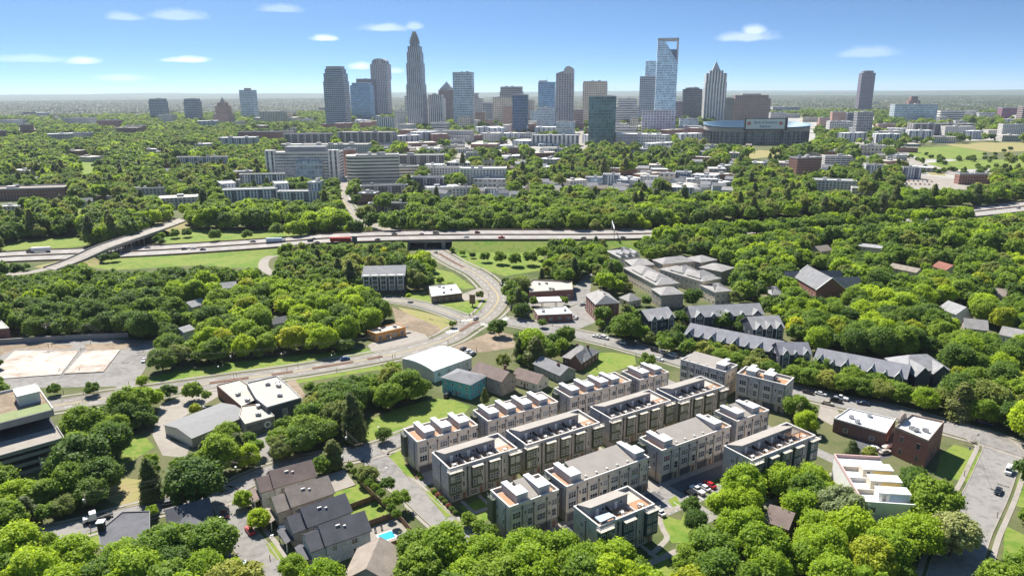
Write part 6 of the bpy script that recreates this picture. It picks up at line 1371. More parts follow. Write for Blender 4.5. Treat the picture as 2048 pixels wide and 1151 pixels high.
# ------------------------------------------------------------------ vehicles
def rring(l0, l1, w, z, c=.25):
    return [(l0 + c, -w, z), (l1 - c, -w, z), (l1, -w + c, z), (l1, w - c, z), (l1 - c, w, z), (l0 + c, w, z), (l0, w - c, z), (l0, -w + c, z)]
CARM = {}
def carmeshes(k):
    if k in CARM: return CARM[k]
    S_ = {'sedan': (4.7, .90, .62, .98, (-1.75, 1.15), (-1.15, .45), 1.45), 'suv': (4.8, .95, .70, 1.12, (-2.15, 1.1), (-1.95, .55), 1.75), 'pickup': (5.6, .98, .75, 1.15, (-.55, 1.35), (-.35, .8), 1.85), 'van': (5.4, .98, .8, 1.25, (-2.6, 1.9), (-2.5, 1.2), 2.1)}[k]
    L, w, z1, z2, cb, ct, zr = S_; h = L / 2; b, g, r, wh, hl, tl = MB(), MB(), MB(), MB(), MB(), MB()
    b.loft([rring(-h + .1, h - .1, w - .08, .28), rring(-h, h, w, z1, .3), rring(-h + .05, h - .12, w - .03, z2 - .08, .3), rring(-h + .15, h - .35, w - .12, z2, .3)])
    g.loft([rring(cb[0], cb[1], w - .12, z2 - .01, .15), rring(ct[0], ct[1], w - .26, zr - .06, .15)])
    r.loft([rring(ct[0] - .03, ct[1] + .03, w - .25, zr - .07, .15), rring(ct[0] + .1, ct[1] - .1, w - .33, zr, .15)])
    if k == 'pickup': g.v = []; g.f = []; g.u = []; g.loft([rring(cb[0], cb[1], w - .12, z2 - .01, .15), rring(ct[0], ct[1], w - .26, zr - .06, .15)]); 
    wh.tube((0, -.12, 0), (0, .12, 0), .34, n=12)
    hl.box(-.05, .05, -.2, .2, -.08, .08); tl.box(-.05, .05, -.16, .16, -.1, .1)
    CARM[k] = (L, w, z1, b.mesh('body'), g.mesh('windows'), r.mesh('roof'), wh.mesh('wheel'), hl.mesh('headlight'), tl.mesh('taillight')); c = CARM[k]
    for me, m in zip(c[3:], (None, 'carglass', None, 'rubber', 'offwhite', 'red')): me.materials.append(MT[m] if m else None)
    return c
PAINT = {}
def paint(c):
    if c not in PAINT:
        rgb = {'white': (.75, .75, .74), 'black': (.02, .02, .022), 'dark grey': (.06, .062, .068), 'silver': (.42, .43, .44), 'red': (.50, .02, .025), 'blue': (.03, .12, .30), 'beige': (.45, .40, .32), 'dark red': (.18, .02, .025), 'dark blue': (.02, .04, .09)}[c]
        m, n, l, b = nm('car_paint_' + c.replace(' ', '_')); f = noise(n, l, worldpos(n), .7, 3); l.new(ramp(n, l, f, [(.3, tuple(x * .88 for x in rgb)), (.7, rgb)]), b.inputs['Base Color']); b.inputs['Roughness'].default_value = .25; b.inputs['Coat Weight'].default_value = .5; PAINT[c] = m
    return PAINT[c]
def car(kind, col, label, p, rz, group):
    L, w, z1, mb, mg, mr, mw, mh, ml = carmeshes(kind); o = T('pickup_truck' if kind == 'pickup' else 'van' if kind == 'van' else 'car', label, 'pickup' if kind == 'pickup' else 'van' if kind == 'van' else 'car', p, rz, group)
    for nme, me in (('body', mb), ('roof', mr)):
        c = link(nme, me, None, o); c.material_slots[0].link = 'OBJECT'; c.material_slots[0].material = paint(col)
    link('windows', mg, None, o)
    for sx in (-1, 1):
        for sy in (-1, 1): link('wheel', mw, None, o, (sx * L * .31, sy * (w - .1), .34))
    for sy in (-1, 1): link('headlight', mh, None, o, (L / 2 - .04, sy * (w - .3), z1)); link('taillight', ml, None, o, (-L / 2 + .03, sy * (w - .25), z1 + .05))
    return o
def hdir(px, flip=False):
    """direction of travel at a place: along the nearest road"""
    p = G(*px); best = None
    for pts in list(ROADPTS.values()):
        for a, b in zip(pts, pts[1:]):
            d = (Vector((a.x, a.y)) - Vector((p.x, p.y))).length
            if best is None or d < best[0]: best = (d, math.atan2(b.y - a.y, b.x - a.x))
    return best[1] + (math.pi if flip else 0)
def hwat(x, y):
    """point on the raised highway seen at a pixel, and its direction"""
    z = 3.0
    for _ in range(6):
        p = G(x, y, z); i = min(range(len(HW) - 1), key=lambda k: (HW[k] - p).length); z = HW[i].z + .13
    d = HW[i + 1] - HW[i]; return G(x, y, z), math.atan2(d.y, d.x)
ST = 'cars parked along the side street'
for kd, c, lb, px, fl in [
    ('sedan', 'red', 'bright red car parked in branch street opposite the gabled houses', (500, 1063), 1), ('sedan', 'dark red', 'dark red car in deep tree shade near the top of the branch street', (450, 1030), 1),
    ('suv', 'white', 'white sports utility car parked beside the utility poles and the plum shrubs', (672, 917), 0), ('sedan', 'dark grey', 'dark car on the bottom street beside the pale blue bungalow', (338, 1008), 0),
    ('sedan', 'blue', 'blue car driving alone on the avenue left of the orange shop', (690, 719), 0), ('suv', 'dark grey', 'dark car on the avenue at the top of the curve', (1003, 571), 0), ('sedan', 'black', 'black car in the avenue coming out of the underpass', (872, 506), 0), ('sedan', 'silver', 'silver car on the avenue before the junction', (952, 638), 0)]:
    car(kd, c, lb, G(*px, .06), hdir(px, fl), 'cars on the streets')
for i, (x, y, kd, c) in enumerate([(1193, 674, 'sedan', 'white'), (1209, 677, 'suv', 'white'), (1243, 686, 'sedan', 'white'), (1264, 690, 'sedan', 'dark grey'), (1310, 702, 'suv', 'black'), (1326, 706, 'sedan', 'silver'), (1345, 712, 'suv', 'white'), (1318, 720, 'sedan', 'white'), (1642, 789, 'sedan', 'white'), (1682, 798, 'pickup', 'white'), (1672, 803, 'suv', 'black'), (1655, 808, 'sedan', 'beige'), (1725, 808, 'sedan', 'dark blue'), (1616, 786, 'sedan', 'black')]):
    where = ['first at the left end, nearest the brick apartments', 'second from the left end', 'third from the left end', 'fourth from the left end', 'across the road from the lawn', 'beside the tall street lamp', 'nearest the pale grey membrane roofed block', 'on the estate side of the road', 'first beyond the angled end block', 'by the hedge trees opposite the white roofed store', 'just in front of the white pickup', 'standing in the middle of the road by the store', 'in shade behind the white roofed store', 'in shade left of the white car'][i]
    car(kd, c, '%s %s on the side street, %s' % (c, {'sedan': 'car', 'suv': 'sports utility car', 'pickup': 'pickup'}[kd], where), G(x, y, .06), hdir((x, y), i % 3 == 0), ST)
v_ = R(32 + 90)
for (x, y, kd, c, lb) in [(1381, 989, 'suv', 'black', 'black car, leftmost of the four parked in the car court'), (1395, 983, 'pickup', 'white', 'white pickup beside the black car in the car court'), (1408, 977, 'sedan', 'white', 'white car next to the red car in the car court'), (1419, 971, 'sedan', 'red', 'bright red car at the end of the car court row'), (1318, 1026, 'sedan', 'white', 'white car parked alone beside the smallest teal block')]:
    car(kd, c, lb, G(x, y, .06), v_, 'cars in the estate car court')
for (x, y, kd, c, a, lb) in [(1145, 634, 'sedan', 'white', 1.2, 'white car beside low brick shop, left of a pair'), (1152, 637, 'sedan', 'white', 1.2, 'white car beside low brick shop, right of a pair'), (1157, 549, 'van', 'white', .3, 'white van behind the largest red brick shop'), (1166, 610, 'sedan', 'silver', .4, 'silver car in front of the tall brick apartment house'), (1176, 618, 'suv', 'black', 2, 'black car tight against the brick apartment wall'),
                             (758, 647, 'sedan', 'white', 1, 'white car behind the orange shop'), (745, 652, 'suv', 'dark grey', 1, 'dark car behind the orange shop at its left'), (724, 645, 'sedan', 'silver', 1.4, 'silver car under the trees left of the orange shop'), (926, 699, 'sedan', 'dark grey', 1.1, 'dark car beside the white hall, first in its row'), (936, 704, 'sedan', 'white', 1.1, 'white car beside the white hall, second in its row'), (945, 709, 'suv', 'silver', 1.1, 'silver car beside the white hall, third in its row'),
                             (572, 1060, 'suv', 'white', .5, 'white car on the drive of the taupe house'), (474, 1132, 'suv', 'white', .4, 'white car behind the fence at the bottom by the branch street'), (2017, 944, 'van', 'white', hdir((2000, 930)), 'white van standing in the right hand cross street'), (1996, 984, 'sedan', 'black', hdir((1990, 980)), 'black car at the kerb below the white van'), (1968, 848, 'van', 'dark blue', hdir((1960, 870)), 'dark van in tree shade beyond the street corner'), (1770, 906, 'sedan', 'beige', .3, 'beige car between the terraced white building and the brick building'), (1745, 900, 'suv', 'white', .3, 'white car in the yard behind terraced white building'),
                             (288, 722, 'sedan', 'white', hdir((286, 715)), 'white car at the edge of the lane by the slabs'), (895, 792, 'suv', 'dark grey', 1.2, 'dark car beside the turquoise house'), (400, 818, 'sedan', 'silver', .5, 'silver car in shade before the community building')]:
    car(kd, c, lb, G(x, y, .06), a, 'cars standing off the street')
for i, (x, y, kd, c, lb) in enumerate([(629, 479, 'sedan', 'dark grey', 'dark grey car just left of the red truck on the far side'), (634, 486, 'sedan', 'black', 'black car closest behind the red truck'), (621, 483, 'suv', 'dark blue', 'dark blue car behind the black one left of the red truck'), (755, 480, 'sedan', 'black', 'black car ahead of the red truck'), (789, 469, 'sedan', 'dark grey', 'dark grey car on the far lanes left of the underpass'), (843, 469, 'sedan', 'silver', 'silver car on the far lanes over the underpass'), (872, 467, 'van', 'beige', 'beige van on the far lanes right of the underpass'),
        (506, 484, 'sedan', 'dark blue', 'dark blue car left of the red truck, far lanes'), (406, 500, 'sedan', 'black', 'black car on the near lanes right of the flyover'), (387, 498, 'sedan', 'white', 'white car right of the flyover'), (369, 499, 'suv', 'dark grey', 'dark grey car right of the flyover, behind the white one'), (295, 496, 'sedan', 'silver', 'silver car coming out from under the flyover'), (955, 466, 'suv', 'dark red', 'dark red car on the far lanes at the middle'), (933, 475, 'sedan', 'white', 'white car on the near lanes at the middle'), (1003, 476, 'pickup', 'red', 'red pickup on the near lanes at the middle'), (1167, 477, 'sedan', 'black', 'black car before the sign gantry'), (1246, 476, 'sedan', 'dark grey', 'dark grey car after the sign gantry'),
        (1883, 428, 'suv', 'white', 'white car first seen at the right after the trees'), (1897, 437, 'sedan', 'dark grey', 'dark grey car on the near lanes at the right'), (1926, 420, 'suv', 'black', 'black car on the far lanes at the right, left of the blue sign'), (1947, 416, 'sedan', 'red', 'red car on the far lanes at the right'), (1993, 411, 'sedan', 'dark blue', 'dark blue car on the far lanes above the blue sign'), (2037, 417, 'suv', 'silver', 'silver car at the right end of the highway')]):
    p, a = hwat(x, y); car(kd, c, 'highway: ' + lb, p, a + (math.pi if i % 2 else 0), 'cars on the highway')
for i in range(15):
    x, y = 1800 + 9 * (i % 8) + (4 if i > 7 else 0), 362 + 6 * (i // 8) + .8 * (i % 8) * .3; c = ['white', 'dark grey', 'red', 'silver', 'black'][i % 5]
    car('sedan' if i % 3 else 'suv', c, '%s car in the far car park, number %s from left in the %s row' % (c, ['one', 'two', 'three', 'four', 'five', 'six', 'seven', 'eight'][i % 8], 'back' if i < 8 else 'front'), G(x, y, .06), 1.2, 'cars in the far car park')
def truck(label, p, rz, trailer=None, cab='white', L=14.5):
    o = T('truck', label, 'truck', p, rz, None); x0 = L / 2 - 3
    b = MB(); b.loft([rring(x0, x0 + 2.2, 1.2, .9, .1), rring(x0, x0 + 2.2, 1.2, 2.0, .1), rring(x0, x0 + 1.7, 1.15, 3.0, .2)]); b.loft([rring(x0 + 2.1, x0 + 3.6, .95, .8, .2), rring(x0 + 2.1, x0 + 3.4, .9, 1.75, .2)]); c = link('cab', b.mesh('cab'), paint(cab), o)
    g = MB(); g.loft([rring(x0 + 1.0, x0 + 2.24, 1.16, 2.02, .12), rring(x0 + 1.1, x0 + 1.82, 1.1, 2.8, .12)]); link('windscreen', g.mesh('windscreen'), MT['carglass'], c)
    f = MB(); f.box(-L / 2 + .4 if trailer else x0 - 4.2, x0 + 2.5, -.5, .5, .55, .95); link('chassis', f.mesh('chassis'), MT['black'], o)
    if trailer: t = MB(); t.box(-L / 2, x0 - .5, -1.28, 1.28, 1.1, 3.9); link('trailer', t.mesh('trailer'), MT[trailer], o)
    for x in ([-L / 2 + 1.2, -L / 2 + 2.4] if trailer else []) + [x0 - 1.6 if not trailer else x0 + .1, x0 - 2.8 if not trailer else x0 - 1.1, x0 + 2.5]:
        for s in (-1, 1): w = MB(); w.tube((x, s * .85, .52), (x, s * 1.2, .52), .52, n=12); link('wheel', w.mesh('wheel'), MT['rubber'], o)
    return o
p, a = hwat(686, 484); truck('long red truck and trailer on the highway above the lawn', p, a, 'red', 'white', 20)
p, a = hwat(78, 504); truck('white truck and trailer on the highway left of the flyover', p, a + math.pi, 'white', 'dark grey', 17)
p, a = hwat(553, 485); truck('pale blue trailer truck on the highway half hidden by a round tree', p, a, 'ltblue', 'white', 16)
truck('white truck tractor without a trailer parked on the bottom street at left', G(206, 1036, .06), hdir((206, 1036)) + math.pi, None, 'white', 9)
b = T('boat_trailer', 'covered tan boat on a trailer beside the brick building', 'boat', G(1776, 897, .05), .4); m = MB(); m.loft([rring(-2.4, 2.2, .5, .6, .3), rring(-2.6, 3.0, 1.0, 1.2, .5), rring(-1.5, 1.2, .5, 1.7, .3)]); link('cover', m.mesh('cover'), MT['awning'], b); m = MB(); m.box(-2.2, 3.4, -.4, .4, .35, .5); link('trailer', m.mesh('trailer'), MT['galv'], b)
for s in (-1, 1): m = MB(); m.tube((-.4, s * .9, .3), (-.4, s * 1.1, .3), .3, n=10); link('wheel', m.mesh('wheel'), MT['rubber'], b)
# ------------------------------------------------------------------ poles, wires, lamps and signs
def pole(px, label, h=11.5, arms=1, az=0.0, tr=True):
    p = G(*px); o = T('utility_pole', label, 'utility pole', p, az, 'wooden utility poles'); small(o, 'post', p, 0, 'polewood', lambda m: m.tube((0, 0, 0), (0, 0, 11.5), .19, .12, 7)).scale = (1, 1, h / 11.5)
    for k in range(arms): c = small(o, 'crossarm', p + Vector((0, 0, h - .6 - 1.1 * k)), 0, 'polewood', lambda m: [m.box(-1.4, 1.4, -.08, .08, -.08, .08)] + [m.tube((x, 0, .08), (x, 0, .32), .06, n=5) for x in (-1.3, -.6, .6, 1.3)])
    if tr: small(o, 'transformer', p + Vector((.38 * math.cos(az), .38 * math.sin(az), h - 2.9)), 0, 'galv', lambda m: m.tube((0, 0, 0), (0, 0, 1.0), .28, n=9))
    return p, h, az
PL = {}
for k, px, lb, arms in [('a', (182, 1062), 'utility pole with three crossarms beside the white truck tractor', 3), ('b', (476, 984), 'utility pole at the junction of the bottom street and branch street', 1), ('c', (511, 966), 'leaning looking utility pole left of the brown roofed house', 1), ('d', (669, 902), 'utility pole among trees above the white parked car', 1), ('e', (698, 930), 'tall utility pole at the plum shrubs, left of a pair', 2), ('f', (722, 945), 'utility pole with wide crossarm at the plum shrubs, right of a pair', 1),
                        ('g', (127, 786), 'utility pole behind the white hut of the garage', 1), ('h', (167, 785), 'utility pole beside the small round street tree above the garage', 1), ('i', (258, 771), 'utility pole at the foot of the lane by the slabs', 1), ('j', (289, 756), 'tall utility pole at the corner of the lane and avenue', 2), ('k', (316, 754), 'slim utility pole under the trees right of the lane', 1), ('l', (468, 756), 'utility pole with transformers above the community building, left of a pair', 2), ('m', (473, 752), 'utility pole above the community building, right of a pair', 1), ('n', (596, 734), 'utility pole on the avenue verge left of the blue car', 1), ('o', (785, 716), 'tall utility pole behind the white hall, left of a pair', 2), ('p', (790, 714), 'tall utility pole behind the white hall, right of a pair', 1),
                        ('q', (162, 702), 'pole at the back edge between the two slabs', 1), ('r', (97, 694), 'utility pole at the retaining wall, left of a pair', 2), ('s', (104, 692), 'utility pole at the retaining wall, right of a pair', 2), ('t', (182, 689), 'pole at the retaining wall behind the second slab', 1), ('u', (1908, 850), 'utility pole beyond the brick building at the street bend', 1), ('v', (2040, 926), 'utility pole at the right edge by the white van', 1), ('w', (1928, 952), 'utility pole rising from the triangular lawn', 2), ('x', (1994, 1034), 'slim pole at the kerb in the lower right', 1), ('y', (953, 702), 'pole at the edge of the gravel lot beside the white hall', 1), ('z', (864, 678), 'tall pole on the avenue kerb at the vacant lot', 1), ('aa', (896, 686), 'tall pole on the avenue kerb opposite the vacant lot', 1)]:
    PL[k] = pole(px, lb, 12.5 if arms > 1 else 11, arms, hdir(px) + math.pi / 2, k in 'abelorw')
def wires(label, ks):
    o = T('power_line', label, 'power line', PL[ks[0]][0])
    for dx, dz in ((-1.2, -.3), (0, -.1), (1.2, -.3), (.15, -2.6)):
        m = MB()
        for a, b in zip(ks, ks[1:]):
            (p, h, az), (q, g, bz) = PL[a], PL[b]; A = p + Vector((dx * math.cos(az), dx * math.sin(az), h + dz)); B = q + Vector((dx * math.cos(az), dx * math.sin(az), g + dz)); n = 8; sag = (B - A).length * .022; pr = A
            for j in range(1, n + 1): t = j / n; c = A.lerp(B, t) - Vector((0, 0, sag * 4 * t * (1 - t))); m.tube(pr, c, .02, n=3, caps=False); pr = c
        P(o, 'wire', m, MT['black'])
wires('power line sagging along the bottom street from the left to the plum shrubs', ['a', 'b', 'd', 'e']); wires('power line running along the avenue from the garage to the white hall', ['g', 'i', 'j', 'l', 'n', 'o']); wires('power line along the retaining wall behind the slabs', ['r', 't', 'j']); wires('power line from the triangular lawn up past the brick building', ['w', 'u']); wires('short power line crossing between the poles at the plum shrubs', ['e', 'f']); wires('power line from the white hall along the avenue to the vacant lot', ['o', 'z', 'aa'])
def lamppost(px, label, h=8.5, az=None, z=0.0, mat='dgrey', arm=1.8):
    p = G(*px, z); az = hdir(px) + math.pi / 2 if az is None else az; o = T('street_lamp', label, 'street lamp', p, az, 'street lamps'); c = small(o, 'post', p, 0, mat, lambda m: m.tube((0, 0, 0), (0, 0, 8.5), .12, .08, 6)); c.scale = (1, 1, h / 8.5)
    small(o, 'arm', p + Vector((0, 0, h - .15)), 0, mat, lambda m: m.tube((0, 0, 0), (1.8, 0, .35), .06, n=5)); small(o, 'lamp_head', p + Vector((math.cos(az) * 1.9, math.sin(az) * 1.9, h + .15)), 0, 'galv', lambda m: m.box(-.4, .4, -.16, .16, 0, .14, True))
W_ = ['first', 'second', 'third', 'fourth', 'fifth', 'sixth', 'seventh', 'eighth', 'ninth', 'tenth', 'eleventh', 'twelfth']
for i, px in enumerate([(870, 530), (889, 538), (910, 544), (924, 551), (933, 567), (956, 574), (977, 592), (962, 626), (946, 628), (922, 643)]): lamppost(px, 'street lamp on the left side of the curving avenue, %s from the underpass' % W_[i])
for i, px in enumerate([(935, 522), (962, 540), (985, 553), (1004, 570), (1016, 590), (1014, 632)]): lamppost(px, 'street lamp on the right side of the curving avenue, %s from the underpass' % W_[i])
for i, px in enumerate([(1105, 652), (1210, 692), (1272, 713), (1317, 717), (1194, 738)]): lamppost(px, 'street lamp by the side street, ' + ['by the low brick shop', 'opposite the dark brick house', 'beside the round tree on the lawn edge', 'behind the rearmost short block', 'on the lawn of the dark brick house'][i], 7)
for i, px in enumerate([(574, 741), (673, 744), (758, 719), (450, 768)]): lamppost(px, 'street lamp on the near verge of the straight avenue, ' + ['above the community building', 'right of the community building', 'left of white hall', 'left of the community building'][i])
for i, px in enumerate([(435, 1080), (540, 1118), (760, 880), (770, 976), (1295, 975), (1432, 1000), (1090, 1062)]): lamppost(px, 'slim lamp post ' + ['by the house with the dark car', 'on the little lawn of the branch street', 'at the mouth of the access drive', 'along the access drive', 'at the corner of the car court', 'behind the parked red car', 'below the orange decked block'][i], 6)
for i, x in enumerate([865, 990, 1080, 1169, 560, 430, 1905, 2010]):
    y = {865: 462, 990: 461, 1080: 461, 1169: 461, 560: 478, 430: 486, 1905: 421, 2010: 410}[x]; p, a = hwat(x, y); lamppost(PX(p), 'tall highway lamp, ' + ['above the underpass', 'left of the middle trees', 'right of the middle trees', 'just left of the sign gantry', 'left of the red truck', 'right of the flyover', 'at right before the blue sign', 'at right above the blue sign'][i], 12, a - math.pi / 2, p.z)
def board(name, label, px, w, h, z0, mat, legs=2, az=None, cat='sign', z=0.0):
    p = G(*px, z); az = R(-8) if az is None else az; f = Fr(p, az); o = T(name, label, cat, p)
    m = MB(); m.prism(f.q(-w / 2, w / 2, -.2, .2), z + z0, z + z0 + h, True, True); P(o, 'panel', m, MT[mat])
    for k in range(legs): u = 0 if legs == 1 else -w * .35 + w * .7 * k / (legs - 1); m = MB(); m.tube(f.p(u, .05, z), f.p(u, .05, z + z0 + h * .3), .3 if h > 2 else .1, n=7); P(o, 'post', m, MT['dgrey'])
    return o, f
o, f = board('billboard', 'blue and white billboard beside the highway at right edge', (1998, 462), 15, 5, 8, 'signblue', 1, R(-6)); m = MB(); m.face([f.p(u, -.22, z) for u, z in ((-7, 9.6), (7, 9.6), (7, 11.4), (-7, 11.4))]); P(o, 'white_stripe', m, MT['sign_w'])
o, f = board('billboard', 'small dark purple board on posts above the right hand trees', (1950, 400), 17, 5, 5, 'navy', 2); m = MB(); m.face([f.p(u, -.22, z) for u, z in ((-6, 7), (6, 7), (6, 8.4), (-6, 8.4))]); P(o, 'white_stripe', m, MT['sign_w'])
board('billboard', 'brown board on a post in the grassy corner by the white roofed shop', (945, 612), 3.4, 5.5, 1.5, 'brown', 1); board('road_sign', 'dark upright sign board at the edge of the highway right of the red truck', (711, 505), 4, 8, 5, 'dgrey', 1); board('road_sign', 'small red sign at the entrance of the largest brick shop', (1049, 598), 2, 4, 1, 'red', 1)
p, a = hwat(1226, 470); f = Fr(p, R(85)); o = T('sign_gantry', 'white truss sign gantry standing over the highway', 'gantry', p); m = MB()
for u in (-17, 20): m.tube(f.p(u, 0, p.z), f.p(u, 0, p.z + 8.4), .25, n=6)
P(o, 'posts', m, MT['galv']); m = MB()
for z in (7.6, 8.8): m.tube(f.p(-17, 0, p.z + z), f.p(20, 0, p.z + z), .14, n=5)
for k in range(18): m.tube(f.p(-17 + 2 * k, 0, p.z + (7.6 if k % 2 else 8.8)), f.p(-15 + 2 * k, 0, p.z + (8.8 if k % 2 else 7.6)), .07, n=4)
P(o, 'truss', m, MT['white']); m = MB(); bx(m, f, -16, -4, -.3, -.1, p.z + 6.4, p.z + 9.6, True); P(o, 'sign_back', m, MT['galv'])
# ------------------------------------------------------------------ things on the roof terraces
def patio(p, rz, label, sofa=False):
    o = T('patio_set', label, 'patio set', p, rz, 'patio sets on the roof terraces')
    small(o, 'table', p, 0, 'offwhite', lambda m: [m.box(-.6, .6, -.45, .45, .68, .74), m.box(-.08, .08, -.08, .08, 0, .68)])
    for k, (x, y) in enumerate(((-1.0, 0), (1.0, 0), (0, -.9), (0, .9))): small(o, 'chair', p + Vector((x * math.cos(rz) - y * math.sin(rz), x * math.sin(rz) + y * math.cos(rz), 0)), k * 1.57, 'offwhite' if not sofa else 'dgrey', lambda m: [m.box(-.28, .28, -.28, .28, .3, .42), m.box(-.28, -.2, -.28, .28, .42, .85)])
for nme, u0, v0, L, n, lb in [('a', 84.6, 171.2, 24.0, 4, 'first shed roofed block'), ('b', 112, 171.2, 29.8, 5, 'second shed roofed block'), ('c', 146.8, 171.2, 28, 5, 'third shed roofed block'), ('d', 177.6, 169.6, 23.4, 4, 'farthest shed roofed block'), ('e', 103.9, 124.4, 19.2, 3, 'smallest teal block'), ('f', 164.4, 126, 30.6, 5, 'four awning teal block')]:
    for i in range(n):
        patio(Vector(GR.p(u0 + L / n * (i + .5) + .3 * ((i * 7) % 3 - 1), v0 + 2.1, 10.69)), .56 + i, '%s table with chairs on roof terrace of %s, %s unit from left' % ('white' if i % 2 == 0 else 'dark', lb, W_[i]), i % 2 == 1)
o = T('shade_sail', 'light blue shade sheet over the left terrace of the smallest teal block', 'shade sail', GR.p(107, 126.5, 10.7)); m = MB(); q = GR.q(104.6, 109.4, 124.9, 127.2); m.prism(q, 12.2, 12.3, True, True, [12.3, 12.5, 12.3, 12.6]); P(o, 'sheet', m, MT['ltblue'])
for pq in q: m = MB(); m.tube((*pq, 10.65), (*pq, 12.4), .06, n=5); P(o, 'pole', m, MT['dgrey'])
o = T('pergola', 'brown pergola on the right end terrace of the four awning teal block', 'pergola', GR.p(192, 131, 10.7)); m = MB()
for k in range(9): bx(m, GR, 184.5 + k * .75, 184.62 + k * .75, 128.2, 133.4, 13.0, 13.2, True)
bx(m, GR, 184.3, 190.8, 128.4, 128.6, 12.8, 13, True); bx(m, GR, 184.3, 190.8, 133, 133.2, 12.8, 13, True); P(o, 'slats', m, MT['brown'])
for u in (184.6, 190.4):
    for v in (128.5, 133.1): m = MB(); bx(m, GR, u - .08, u + .08, v - .08, v + .08, 10.65, 12.8); P(o, 'post', m, MT['brown'])
# ------------------------------------------------------------------ trees
for k, c, t in [('oak', (.125, .215, .030), .45), ('maple', (.195, .305, .034), .5), ('lime', (.31, .44, .03), .54), ('gold', (.39, .45, .037), .5), ('pine', (.15, .19, .055), .35), ('cypress', (.06, .11, .03), .25), ('plum', (.24, .08, .065), .35), ('pale', (.32, .37, .16), .42), ('olive', (.24, .29, .06), .45)]:
    MT['leaf_' + k] = leafmat('leaves_' + k, c, t)
def ico(sub=1):
    import bmesh
    b = bmesh.new(); bmesh.ops.create_icosphere(b, subdivisions=sub, radius=1); v = np.array([x.co[:] for x in b.verts]); f = np.array([[x.index for x in y.verts] for y in b.faces]); b.free(); return v, f
ICV, ICF = ico(1)
def lobes_for(kind, rng, n):
    out = []
    for i in range(n):
        if kind in ('pine',):
            t = (i + .5) / n; a = rng.uniform(0, 6.28); rr = (1 - t) ** .8 * rng.uniform(.35, .85) * .62 + .04; out.append((rr * math.cos(a), rr * math.sin(a), .25 + 2.35 * t, .20 + .22 * (1 - t)))
        elif kind == 'cypress':
            t = (i + .5) / n; a = rng.uniform(0, 6.28); rr = .22 * (1 - t) + .02; out.append((rr * math.cos(a), rr * math.sin(a), .25 + 2.6 * t, .40 * (1.05 - t) ** .6))
        else:
            while True:
                p = rng.uniform(-1, 1, 3); q = np.linalg.norm(p)
                if q < 1 and q > .35 and p[2] > -.55: break
            s = rng.uniform(.30, .42) if i % 3 == 0 else rng.uniform(.13, .25); p = p / max(q, .01) * min(q + .12, .80 if i % 3 == 0 else .93)
            out.append((p[0], p[1], p[2] * .82 + .95, s))
    if kind not in ('pine', 'cypress'): out.append((0, 0, .95, .55))
    return np.array(out)
def crown_mesh(name, kind, seed, nl, leaves, ls, core=True):
    """a crown of unit radius: leaf sprays scattered over many clumps, ragged outline"""
    rng = np.random.default_rng(seed); L = lobes_for(kind, rng, nl); V = []; Fq = []; Ft = []; n = 0
    w = L[:, 3] ** 2; cnt = np.maximum(4, (leaves * w / w.sum()).astype(int))
    for (x, y, z, r), c in zip(L, cnt):
        d = rng.normal(size=(c, 3)); d /= np.linalg.norm(d, axis=1)[:, None]; d[:, 2] = np.where(d[:, 2] < -.5, -d[:, 2], d[:, 2])
        p = np.array([x, y, z]) + d * r * (rng.uniform(.72, 1.12, c) + (rng.random(c) < .18) * rng.uniform(0, .55, c))[:, None]
        nn = d * .8 + rng.normal(size=(c, 3)) * .55; nn[:, 2] += .5; nn /= np.linalg.norm(nn, axis=1)[:, None]
        a = np.cross(nn, rng.normal(size=(c, 3))); a /= np.linalg.norm(a, axis=1)[:, None]; b = np.cross(nn, a); s = ls * rng.uniform(.45, 1.6, c)[:, None]
        q = np.stack([p - a * s * .5 - b * s * .12, p - b * s * .5 + a * s * .1, p + a * s * .6 + b * s * .1, p + b * s * .45 - a * s * .1], 1).reshape(-1, 3)
        V.append(q); Fq.append(np.arange(c * 4).reshape(-1, 4) + n); n += c * 4
        if core:
            v = ICV * (r * .70 * rng.uniform(.85, 1.15, (len(ICV), 1))) + np.array([x, y, z]); V.append(v); Ft.append(ICF + n); n += len(v)
    V = np.concatenate(V).astype(np.float32); Fq = np.concatenate(Fq); Ft = np.concatenate(Ft) if Ft else np.zeros((0, 3), int)
    me = bpy.data.meshes.new(name); me.vertices.add(len(V)); me.vertices.foreach_set('co', V.ravel())
    lt = np.concatenate([np.full(len(Fq), 4), np.full(len(Ft), 3)]); li = np.concatenate([Fq.ravel(), Ft.ravel()]); me.loops.add(len(li)); me.loops.foreach_set('vertex_index', li.astype(np.int32))
    me.polygons.add(len(lt)); me.polygons.foreach_set('loop_start', np.concatenate([[0], np.cumsum(lt)[:-1]]).astype(np.int32)); me.polygons.foreach_set('loop_total', lt.astype(np.int32)); me.update(calc_edges=True); me.validate()
    return me
def trunk_mesh(name, kind, seed, h=1.0):
    rng = random.Random(seed); m = MB(); b = 1.0
    if kind in ('pine', 'cypress'): m.tube((0, 0, -.02), (0, 0, 2.4), .07, .02, 6)
    else:
        m.tube((0, 0, -.9), (.02, .01, .0), .10, .085, 7); m.tube((.02, .01, 0), (0, 0, .9), .085, .05, 6)
        for k in range(5): a = k * 1.26 + rng.uniform(-.4, .4); m.tube((0, 0, rng.uniform(-.1, .4)), (.6 * math.cos(a), .6 * math.sin(a), rng.uniform(.7, 1.25)), .045, .015, 5)
    return m.mesh(name)
KINDS = ['oak', 'maple', 'lime', 'gold', 'pine', 'cypress', 'plum', 'pale', 'olive']
HI = {}; TR = {}
